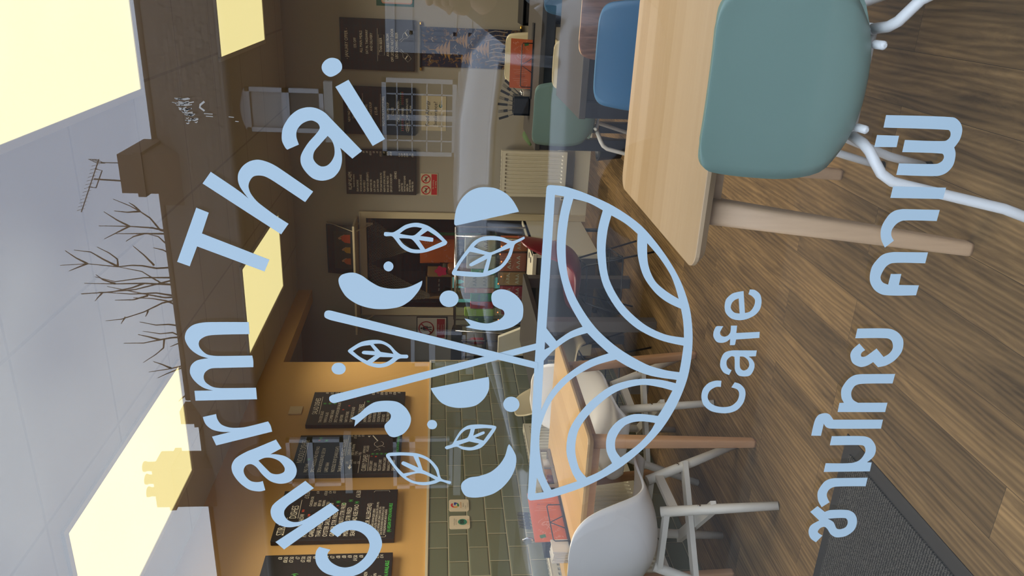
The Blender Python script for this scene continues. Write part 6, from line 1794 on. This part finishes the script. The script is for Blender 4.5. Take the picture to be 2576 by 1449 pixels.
  ('dot', ["-5067 14607 0 -5113 14622 0 -5146 14658 0 -5156 14706 0 -5145 14753 0 -5112 14786 0 -5066 14798 0 -5021 14782 0 -4988 14747 0 -4977 14699 0 -4988 14652 0 -5021 14619 0"]),
  ('dot', ["-5642 12204 0 -5705 12218 0 -5749 12256 0 -5765 12315 0 -5748 12375 0 -5703 12417 0 -5640 12436 0 -5578 12422 0 -5534 12384 0 -5518 12326 0 -5535 12266 0 -5579 12224 0"]),
  ('dot', ["-5964 13364 0 -6002 13373 0 -6030 13397 0 -6039 13434 0 -6029 13470 0 -6000 13494 0 -5962 13505 0 -5925 13495 0 -5897 13471 0 -5888 13435 0 -5898 13398 0 -5926 13374 0"]),
  ('leaf', ["-4796 14569 0 -4764 14540 0 -4667 14395 0 -4635 14262 0 -4641 14129 0 -4699 14016 0 -4796 13932 0 -4850 13865 0 -4856 13779 0 -4882 13763 0 -4908 13779 0 -4915 13885 0 -4980 13963 0 -5035 14060 0 -5052 14175 0 -5013 14309 0 -4925 14440 0 -4828 14551 0","-4693 14229 1 -4693 14111 0 -4753 14017 0 -4843 13961 1 -4813 14133 1","-4800 14503 1 -4732 14397 0 -4710 14269 1 -4802 14209 1 -4798 14361 0 -4822 14386 0 -4845 14366 0 -4863 14206 1 -4947 14317 1 -4882 14420 0","-4889 14144 1 -4893 13965 1 -4958 14039 0 -4995 14136 0 -4980 14251 1"]),
  ('leaf', ["-6015 12519 0 -6075 12538 0 -6242 12635 0 -6362 12734 0 -6403 12877 0 -6382 13001 0 -6337 13084 0 -6379 13217 0 -6354 13248 0 -6326 13228 0 -6295 13147 0 -6212 13107 0 -6069 13028 0 -5987 12928 0 -5968 12786 0 -5979 12623 0 -5994 12541 0","-6241 13086 1 -6129 13027 0 -6058 12957 0 -6040 12886 1 -6118 12901 0 -6190 12934 0","-6041 12825 1 -6030 12682 0 -6039 12576 1 -6241 12696 1 -6191 12825 1 -6126 12690 0 -6097 12684 0 -6085 12705 0 -6155 12847 1","-6309 13058 1 -6250 12902 1 -6289 12753 1 -6348 12858 0 -6339 12982 0"]),
  ('leaf', ["-6458 14086 0 -6428 14041 0 -6423 13839 0 -6446 13635 0 -6533 13472 0 -6695 13347 0 -6883 13294 0 -6936 13157 0 -6974 13157 0 -6978 13188 0 -6933 13303 0 -6969 13386 0 -6996 13553 0 -6942 13739 0 -6822 13883 0 -6635 14004 0 -6500 14083 0","-6499 13629 1 -6570 13492 0 -6719 13388 0 -6857 13346 1 -6729 13564 1","-6483 14038 1 -6474 13859 0 -6488 13701 1 -6690 13625 1 -6576 13840 0 -6600 13871 0 -6632 13861 0 -6752 13667 1 -6786 13842 1 -6660 13943 0","-6841 13811 1 -6785 13605 0 -6906 13377 1 -6941 13511 0 -6926 13677 0"]),
  ('prawn', ["-5593 14225 0 -5571 14068 0 -5595 13911 0 -5699 13794 0 -5850 13731 0 -5990 13755 0 -6107 13836 0 -6165 13957 0 -6141 14037 0 -6034 14095 0 -5963 14098 0 -5871 14023 0 -5801 14012 0 -5750 14051 0 -5749 14150 0 -5771 14288 0 -5833 14369 0 -5982 14521 1 -5878 14504 1 -5854 14570 1 -5774 14446 0 -5672 14345 0"]),
  ('chilli', ["-6306 12322 1 -6368 12278 0 -6516 12212 0 -6690 12211 0 -6889 12275 0 -7065 12395 0 -7177 12540 0 -7232 12751 0 -7207 12921 0 -7078 12998 0 -6964 12989 0 -6878 12887 0 -6851 12741 0 -6783 12575 0 -6661 12453 0 -6514 12376 0 -6343 12341 0"]),
  ('bowl', ["-2450 11967 0 -2467 11774 0 -2551 11500 0 -2712 11125 0 -2969 10732 0 -3348 10378 0 -3741 10106 0 -4148 9923 0 -4534 9832 0 -4894 9800 0 -5263 9818 0 -5680 9917 0 -6075 10088 0 -6422 10337 0 -6750 10659 0 -7043 11105 0 -7245 11616 0 -7301 11955 0 -7254 12003 0 -7046 12003 0 -5109 12025 1 -2502 12014 0 -2462 12002 0","-2575 11900 1 -2596 11780 1 -2926 11826 0 -3304 11828 0 -3626 11769 0 -4024 11632 0 -4426 11395 1 -4504 11565 0 -4644 11741 1 -4449 11894 1 -3336 11896 0","-2624 11659 1 -2672 11460 0 -2770 11262 1 -3073 11305 0 -3425 11274 0 -3818 11161 0 -4189 10920 0 -4448 10635 0 -4624 10289 0 -4713 9937 1 -4930 9936 0 -5133 9943 1 -5095 10166 0 -5003 10443 0 -4750 10865 0 -4433 11218 0 -4023 11506 0 -3658 11658 0 -3238 11713 0 -2861 11701 0","-2836 11144 1 -2942 10950 0 -3081 10770 1 -3385 10734 0 -3680 10623 0 -3913 10437 0 -4047 10261 0 -4149 10047 1 -4358 9987 0 -4588 9947 1 -4535 10234 0 -4378 10546 0 -4086 10866 0 -3718 11092 0 -3327 11175 0 -3040 11176 0","-3206 10629 1 -3414 10433 0 -3676 10242 0 -4002 10098 1 -3894 10279 0 -3745 10457 0 -3514 10578 0","-4655 11900 1 -4733 11828 1 -4775 11899 1","-4520 11323 1 -4679 11165 0 -4832 10994 1 -4965 11303 0 -5220 11611 0 -5478 11791 0 -5740 11890 1 -4947 11899 1 -4786 11770 0 -4609 11557 0","-4930 10880 1 -5076 10634 0 -5187 10356 0 -5255 9968 1 -5311 9971 1 -5243 10282 0 -5253 10616 0 -5370 10938 0 -5670 11246 0 -6052 11451 0 -6446 11474 0 -6811 11361 0 -6969 11272 1 -7115 11652 1 -6803 11793 0 -6360 11877 0 -6009 11874 0 -5590 11750 0 -5257 11510 0 -5038 11199 0","-5431 10006 1 -5374 10199 0 -5335 10473 0 -5446 10830 0 -5709 11108 0 -6053 11316 0 -6407 11346 0 -6731 11263 0 -6905 11138 1 -6798 10944 0 -6658 10772 1 -6414 10882 0 -6137 10883 0 -5923 10750 0 -5817 10523 0 -5851 10170 1 -5678 10095 0","-5968 10198 1 -5938 10441 0 -6002 10640 0 -6217 10756 0 -6416 10744 0 -6558 10653 1 -6321 10400 0 -6104 10251 0","-6891 11884 1 -7154 11765 1 -7172 11892 1"]),
 ],
 'thai': [
  ('letter', ["-1447 7718 1 -1448 6814 0 -1506 6704 0 -1601 6645 0 -1725 6642 0 -1834 6692 1 -1923 6648 0 -2069 6643 0 -2172 6711 0 -2217 6834 0 -2215 7395 1 -2062 7394 1 -2056 6876 0 -2018 6810 0 -1963 6796 0 -1919 6837 0 -1913 7387 1 -1755 7389 1 -1754 6843 0 -1711 6788 0 -1649 6790 0 -1610 6835 0 -1605 7716 1"]),
  ('letter', ["-1702 7780 1 -1704 7484 1 -1851 7481 1 -1856 7782 1"]),
  ('letter', ["-2369 7401 1 -2371 6659 1 -2527 6660 1 -2526 7402 1"]),
  ('letter', ["-2676 7189 1 -2678 6666 1 -2834 6668 1 -2835 7140 0 -2880 7227 0 -2968 7274 0 -3046 7265 0 -3120 7210 1 -3222 7315 1 -3087 7402 0 -2932 7429 0 -2768 7371 0 -2703 7299 0"]),
  ('letter', ["-3285 7168 1 -3284 6676 1 -3443 6675 1 -3445 7149 0 -3502 7235 0 -3645 7277 0 -3726 7232 0 -3766 7136 1 -3607 7134 1 -3605 6984 1 -3769 6980 1 -3772 6683 1 -3922 6688 1 -3922 7155 0 -3850 7313 0 -3708 7417 0 -3505 7433 0 -3353 7350 0 -3307 7281 0"]),
  ('letter', ["-4442 7434 1 -4441 6965 0 -4496 6820 0 -4617 6707 0 -4794 6680 0 -4936 6746 0 -5026 6859 0 -5058 6985 1 -4975 7078 1 -5034 7160 0 -5054 7256 0 -4989 7387 0 -4864 7448 0 -4776 7434 0 -4678 7352 1 -4781 7244 1 -4829 7290 0 -4886 7277 0 -4882 7211 0 -4757 7075 1 -4893 6936 1 -4829 6856 0 -4741 6830 0 -4635 6877 0 -4592 6962 0 -4593 7433 1"]),
  ('letter', ["-5173 7196 1 -5172 6693 1 -5329 6696 1 -5333 7176 0 -5369 7270 0 -5479 7301 0 -5591 7255 0 -5653 7156 1 -5656 6697 1 -5815 6695 1 -5808 7440 1 -5655 7444 1 -5651 7375 1 -5571 7429 0 -5423 7461 0 -5277 7408 0 -5196 7325 0"]),
  ('letter', ["-5827 7631 0 -5851 7558 0 -5942 7479 1 -5948 6698 1 -6104 6693 1 -6095 7490 0 -6069 7564 0 -6006 7616 1 -6220 7617 1 -6215 7769 1 -5962 7766 0 -5859 7727 0"]),
  ('letter', ["-6231 7442 1 -6237 6937 0 -6287 6808 0 -6432 6699 0 -6587 6689 0 -6709 6781 1 -6713 6700 1 -6874 6693 1 -6872 7438 1 -6714 7440 1 -6717 7028 0 -6663 6901 0 -6518 6844 0 -6418 6886 0 -6393 6951 0 -6390 7440 1"]),
  ('letter', ["-6992 7228 1 -6993 6702 1 -7152 6698 1 -7151 7194 0 -7202 7284 0 -7306 7302 0 -7444 7228 1 -7535 7338 1 -7397 7425 0 -7233 7458 0 -7062 7393 0 -7006 7314 0"]),
  ('letter', ["-7515 7407 1 -7630 7266 1 -7596 7182 0 -7603 6895 0 -7673 6767 0 -7819 6691 0 -7989 6697 0 -8108 6806 0 -8135 6966 0 -8076 7072 0 -7964 7157 0 -7919 7217 0 -7948 7283 0 -8021 7303 0 -8091 7211 1 -8222 7294 1 -8140 7399 0 -8016 7458 0 -7895 7447 0 -7795 7324 1 -7624 7507 1","-7763 7192 1 -7758 6902 0 -7839 6839 0 -7936 6853 0 -7977 6937 0 -7956 7004 0 -7833 7081 0"]),
 ],
}

# ------------------------------------------------------------------ vinyl lettering stuck on the outside of the shop window
def smooth_outline(c, sub=5):
    a = [int(x) for x in c.split()]
    pts = [(a[i] * 1e-4, a[i + 1] * 1e-4, a[i + 2]) for i in range(0, len(a), 3)]
    n = len(pts); out = []
    for i in range(n):
        p0, p1, p2, p3 = pts[i - 1], pts[i], pts[(i + 1) % n], pts[(i + 2) % n]
        d = math.hypot(p2[0] - p1[0], p2[1] - p1[1])
        if p1[2]:
            p0 = (p1[0] - (p2[0] - p1[0]) * 0.0, p1[1], 0) if not p2[2] else p1
        if p2[2]:
            p3 = p2
        if p1[2] and p2[2]:
            out.append(p1[:2]); continue
        def lim(q, r, s_):
            # centripetal-ish tangent, limited so long straight runs stay straight
            tx, ty = (s_[0] - q[0]) / 2, (s_[1] - q[1]) / 2
            L = math.hypot(tx, ty)
            if L > d * 0.9:
                tx *= d * 0.9 / L; ty *= d * 0.9 / L
            return tx, ty
        m1 = (0, 0) if p1[2] else lim(pts[i - 1], p1, p2)
        m2 = (0, 0) if p2[2] else lim(p1, p2, pts[(i + 2) % n])
        if p1[2]:
            m1 = ((p2[0] - p1[0]) * 1.5 - m2[0] / 2, (p2[1] - p1[1]) * 1.5 - m2[1] / 2)
        if p2[2]:
            m2 = ((p2[0] - p1[0]) * 1.5 - m1[0] / 2, (p2[1] - p1[1]) * 1.5 - m1[1] / 2)
        for k in range(sub):
            t = k / sub
            h00 = 2 * t ** 3 - 3 * t * t + 1; h10 = t ** 3 - 2 * t * t + t; h01 = -2 * t ** 3 + 3 * t * t; h11 = t ** 3 - t * t
            out.append((h00 * p1[0] + h10 * m1[0] + h01 * p2[0] + h11 * m2[0], h00 * p1[1] + h10 * m1[1] + h01 * p2[1] + h11 * m2[1]))
    return out


def vinyl_part(name, contours, parent, yo=0.0):
    cu = bpy.data.curves.new(name, 'CURVE'); cu.dimensions = '2D'; cu.fill_mode = 'BOTH'; cu.extrude = 0.0002
    for c in contours:
        pts = smooth_outline(c)
        sp = cu.splines.new('POLY'); sp.points.add(len(pts) - 1)
        for k, (x, z) in enumerate(pts):
            sp.points[k].co = (x, z, 0, 1)
        sp.use_cyclic_u = True
    ob = bpy.data.objects.new(name, cu)
    me = bpy.data.meshes.new_from_object(ob)
    bpy.data.objects.remove(ob); bpy.data.curves.remove(cu)
    mb = MB()
    mb.add([(v.co.x, -0.0005 - yo - v.co.z, v.co.y) for v in me.vertices], [tuple(p.vertices) for p in me.polygons])
    bpy.data.meshes.remove(me)
    return mb.build(name, M_VINYL, parent, fix=False)

vt = thing('window_lettering', 'pale blue arched lettering Charm Thai stuck across the top of the shop window', 'window lettering', (-0.45, -0.001, 1.55))
for k, cc in VINYL['charm_thai']:
    vinyl_part('letter' if k != 'i_dot' else 'letter_dot', cc, vt)
vt = thing('window_lettering', 'small pale blue word Cafe stuck on the window under the bowl', 'window lettering', (-0.49, -0.001, 0.93))
for k, cc in VINYL['cafe']:
    vinyl_part('letter', cc, vt)
vt = thing('window_lettering', 'pale blue line of Thai script along the bottom of the window', 'window lettering', (-0.49, -0.001, 0.70))
for k, cc in VINYL['thai']:
    vinyl_part('letter', cc, vt)
vt = thing('window_emblem', 'pale blue round bowl emblem with chopsticks, leaves and prawns on the window', 'window emblem', (-0.47, -0.001, 1.2))
for i, (k, cc) in enumerate(VINYL['emblem']):
    vinyl_part(k, cc, vt, 0.0003 * (k == 'bowl') + 0.0005 * (k == 'chopstick') * (i % 2) )

# scraped white smear on the glass
sm = thing('glass_smear', 'small patch of scraped white smears on the window, beside the letters of Thai', 'smear', (-0.165, -0.001, 1.62))
rnd = random.Random(11)
mb = MB(); fng = lambda u, v: (u, -0.0006, v)
for k in range(40):
    q = k / 39
    x = -0.153 - 0.028 * q + 0.004 * rnd.random(); z = 1.650 - 0.016 * q - 0.010 * rnd.random()
    L = 0.003 + 0.014 * rnd.random() * (1 - 0.5 * q)
    stroke2d(mb, [(x, z), (x - 0.0008, z - L * 0.5), (x + 0.0006, z - L)], 0.0006 + 0.0008 * rnd.random(), fng)
for x, z, L in ((-0.168, 1.613, 0.010), (-0.171, 1.611, 0.008), (-0.171, 1.585, 0.006), (-0.176, 1.578, 0.004)):
    stroke2d(mb, [(x, z), (x - 0.0004, z - L)], 0.0009, fng)
stroke2d(mb, [(-0.154, 1.611), (-0.158, 1.616), (-0.161, 1.617), (-0.165, 1.612)], 0.0022, fng)
mb.build('streaks', mat('dried_paint', (0.22, 0.22, 0.20), 0.9), sm, fix=False)

# ------------------------------------------------------------------ the person taking the picture, only glimpsed in the reflection
ph = thing('phone', 'dark phone held up to the shop window by the photographer', 'phone', (0.0, -0.962, 1.34))
MB().box(-0.045, 0.125, -0.966, -0.957, 1.303, 1.378).build('body', M_BLACK, ph, bevel=0.003)
pr = thing('person', 'person in a dark jacket holding up a phone, outside the window, partly reflected', 'person', (0.17, -1.38, -0.12))
M_JACKET = mat('dark_jacket', (0.020, 0.021, 0.025), 0.85, var=0.2, vscale=30)
M_SKIN = mat('skin', (0.50, 0.27, 0.18), 0.5, var=0.05, vscale=20)
M_JEANS = mat('dark_jeans', (0.015, 0.02, 0.035), 0.9)
M_HAIR = mat('brown_hair', (0.03, 0.018, 0.01), 0.7)
def skin_obj(name, verts, edges, radii, m, parent, root=0, subd=2):
    me = bpy.data.meshes.new(name)
    inv = WM[parent.name].inverted()
    bm = bmesh.new()
    lay = bm.verts.layers.skin.verify()
    bv = []
    for i, v in enumerate(verts):
        q = bm.verts.new(inv @ Vector(v))
        r_ = radii[i]
        q[lay].radius = r_ if isinstance(r_, tuple) else (r_, r_)
        q[lay].use_root = (i == root)
        bv.append(q)
    for e in edges:
        bm.edges.new((bv[e[0]], bv[e[1]]))
    bm.to_mesh(me); bm.free()
    o = bpy.data.objects.new(name, me); C.objects.link(o); o.parent = parent
    WM[o.name] = WM[parent.name].copy()
    me.materials.append(m)
    o.modifiers.new('skin', 'SKIN').use_smooth_shade = True
    s = o.modifiers.new('subd', 'SUBSURF'); s.levels = subd; s.render_levels = subd
    return o
def body_tube(rows_spec, n=20):
    """rings of (centre, rx, ry) joined into one skin"""
    rows = []
    for c, rx, ry in rows_spec:
        rows.append([(c[0] + rx * math.cos(2 * PI * j / n), c[1] + ry * math.sin(2 * PI * j / n), c[2]) for j in range(n)])
    mb = MB().grid(rows, True, True)
    return mb
gz = -0.12
bx, by = 0.17, -1.38
vs = [(bx, by, gz + 0.95), (bx, by, gz + 1.12), (bx, by, gz + 1.30), (bx, by + 0.01, gz + 1.44), (bx, by + 0.01, gz + 1.52), (bx, by + 0.02, gz + 1.60), (bx, by + 0.025, gz + 1.68),
      (bx - 0.09, by, gz + 0.90), (bx - 0.10, by + 0.01, gz + 0.50), (bx - 0.10, by - 0.01, gz + 0.10), (bx - 0.10, by + 0.13, gz + 0.045),
      (bx + 0.09, by, gz + 0.90), (bx + 0.10, by + 0.01, gz + 0.50), (bx + 0.10, by - 0.01, gz + 0.10), (bx + 0.10, by + 0.13, gz + 0.045),
      (bx - 0.17, by, gz + 1.42), (bx - 0.33, by + 0.12, gz + 1.20), (bx - 0.22, by + 0.34, gz + 1.37), (bx - 0.185, by + 0.375, gz + 1.41),
      (bx + 0.17, by, gz + 1.42), (bx + 0.27, by + 0.10, gz + 1.20), (bx + 0.04, by + 0.33, gz + 1.38), (bx - 0.02, by + 0.375, gz + 1.41)]
ed = [(0, 1), (1, 2), (2, 3), (3, 4), (4, 5), (5, 6), (0, 7), (7, 8), (8, 9), (9, 10), (0, 11), (11, 12), (12, 13), (13, 14), (3, 15), (15, 16), (16, 17), (17, 18), (3, 19), (19, 20), (20, 21), (21, 22)]
ra = [(0.15, 0.11), (0.13, 0.10), (0.15, 0.11), (0.13, 0.09), 0.055, (0.075, 0.085), 0.06, 0.088, 0.062, 0.042, 0.036, 0.088, 0.062, 0.042, 0.036, 0.062, 0.048, 0.032, 0.027, 0.062, 0.048, 0.032, 0.027]
skin_obj('body', vs, ed, ra, M_SKIN, pr)
jk = [(bx, by, gz + 0.88), (bx, by, gz + 1.12), (bx, by, gz + 1.30), (bx, by + 0.01, gz + 1.43), (bx, by + 0.01, gz + 1.49), (bx - 0.17, by, gz + 1.42), (bx - 0.33, by + 0.12, gz + 1.20), (bx - 0.235, by + 0.32, gz + 1.355), (bx + 0.17, by, gz + 1.42), (bx + 0.27, by + 0.10, gz + 1.20), (bx + 0.06, by + 0.31, gz + 1.365)]
skin_obj('jacket', jk, [(0, 1), (1, 2), (2, 3), (3, 4), (3, 5), (5, 6), (6, 7), (3, 8), (8, 9), (9, 10)], [(0.185, 0.14), (0.165, 0.13), (0.185, 0.135), (0.15, 0.11), 0.075, 0.085, 0.066, 0.048, 0.085, 0.066, 0.048], M_JACKET, pr)
tv = [(bx, by, gz + 0.96), (bx - 0.09, by, gz + 0.86), (bx - 0.10, by + 0.01, gz + 0.50), (bx - 0.10, by - 0.01, gz + 0.10), (bx + 0.09, by, gz + 0.86), (bx + 0.10, by + 0.01, gz + 0.50), (bx + 0.10, by - 0.01, gz + 0.10)]
skin_obj('trousers', tv, [(0, 1), (1, 2), (2, 3), (0, 4), (4, 5), (5, 6)], [(0.16, 0.12), 0.10, 0.075, 0.062, 0.10, 0.075, 0.062], M_JEANS, pr)
for s in (-1, 1):
    mb = MB(); x = bx + s * 0.10
    rows = []
    for k, (yy2, hw, hh) in enumerate(((-0.10, 0.03, 0.04), (-0.06, 0.045, 0.085), (0.02, 0.045, 0.08), (0.10, 0.05, 0.055), (0.17, 0.045, 0.04), (0.20, 0.02, 0.02))):
        rows.append([(x + hw * math.cos(2 * PI * j / 14), by + yy2, gz + hh * 0.55 + hh * 0.55 * math.sin(2 * PI * j / 14)) for j in range(14)])
    mb.grid(rows, True, True).build('shoe', M_BLACK, pr)
# head: face, nose, ears, eyes, mouth
hd = MB(); hc = Vector((bx, by + 0.03, gz + 1.655))
hd.sphere(hc, 0.108, 24, (0.74, 0.90, 1.12))
hd.sphere(hc + Vector((0, 0.10, -0.01)), 0.016, 10, (0.9, 1.2, 1.6))
for s in (-1, 1):
    hd.sphere(hc + Vector((s * 0.083, 0.0, -0.005)), 0.024, 10, (0.4, 0.8, 1.2))
hd.sphere(hc + Vector((0, 0.055, -0.088)), 0.035, 12, (1.1, 0.9, 0.8))
hd.build('head', M_SKIN, pr)
for s in (-1, 1):
    MB().sphere(hc + Vector((s * 0.031, 0.088, 0.018)), 0.010, 10).build('eye', M_BLACK, pr)
MB().sphere(hc + Vector((0, 0.092, -0.048)), 0.018, 10, (1.3, 0.35, 0.35)).build('mouth', mat('lips', (0.40, 0.12, 0.10), 0.5), pr)
hr = MB(); hr.sphere(hc + Vector((0, -0.018, 0.025)), 0.118, 24, (0.76, 0.90, 1.02)); hr.build('hair', M_HAIR, pr)
# hands: palm, four bent fingers behind the phone's edge and a thumb in front of it
def hand(cx, sgn):
    """sgn -1: hand at the phone's left edge, +1: at its right edge"""
    base = Vector((cx, -0.985, 1.315))
    V = [base + Vector((sgn * 0.035, -0.02, -0.055)), base + Vector((sgn * 0.025, -0.004, -0.02)), base + Vector((sgn * 0.014, 0.0, 0.015))]
    E_ = [(0, 1), (1, 2)]
    Rr = [(0.027, 0.020), (0.034, 0.016), (0.030, 0.013)]
    for k in range(4):
        z = -0.022 + k * 0.018
        L = (0.8, 0.95, 1.0, 0.92)[k]
        p0 = base + Vector((sgn * 0.012, 0.004, z + 0.01))
        p1 = p0 + Vector((sgn * 0.010, 0.030 * L, 0.004)); p2 = p1 + Vector((-sgn * 0.012, 0.010 * L, 0.002)); p3 = p2 + Vector((-sgn * 0.016 * L, -0.001, 0.001))
        n0 = len(V); V += [p0, p1, p2, p3]
        E_ += [(2 if k > 1 else 1, n0), (n0, n0 + 1), (n0 + 1, n0 + 2), (n0 + 2, n0 + 3)]
        Rr += [0.0092, 0.0088, 0.008, 0.0068]
    n0 = len(V)
    V += [base + Vector((sgn * 0.006, -0.018, -0.022)), base + Vector((-sgn * 0.014, -0.012, 0.000)), base + Vector((-sgn * 0.026, 0.000, 0.014))]
    E_ += [(1, n0), (n0, n0 + 1), (n0 + 1, n0 + 2)]
    Rr += [0.012, 0.0105, 0.009]
    skin_obj('hand', V, E_, Rr, M_SKIN, pr, subd=1)
hand(-0.050, -1)
hand(0.130, 1)
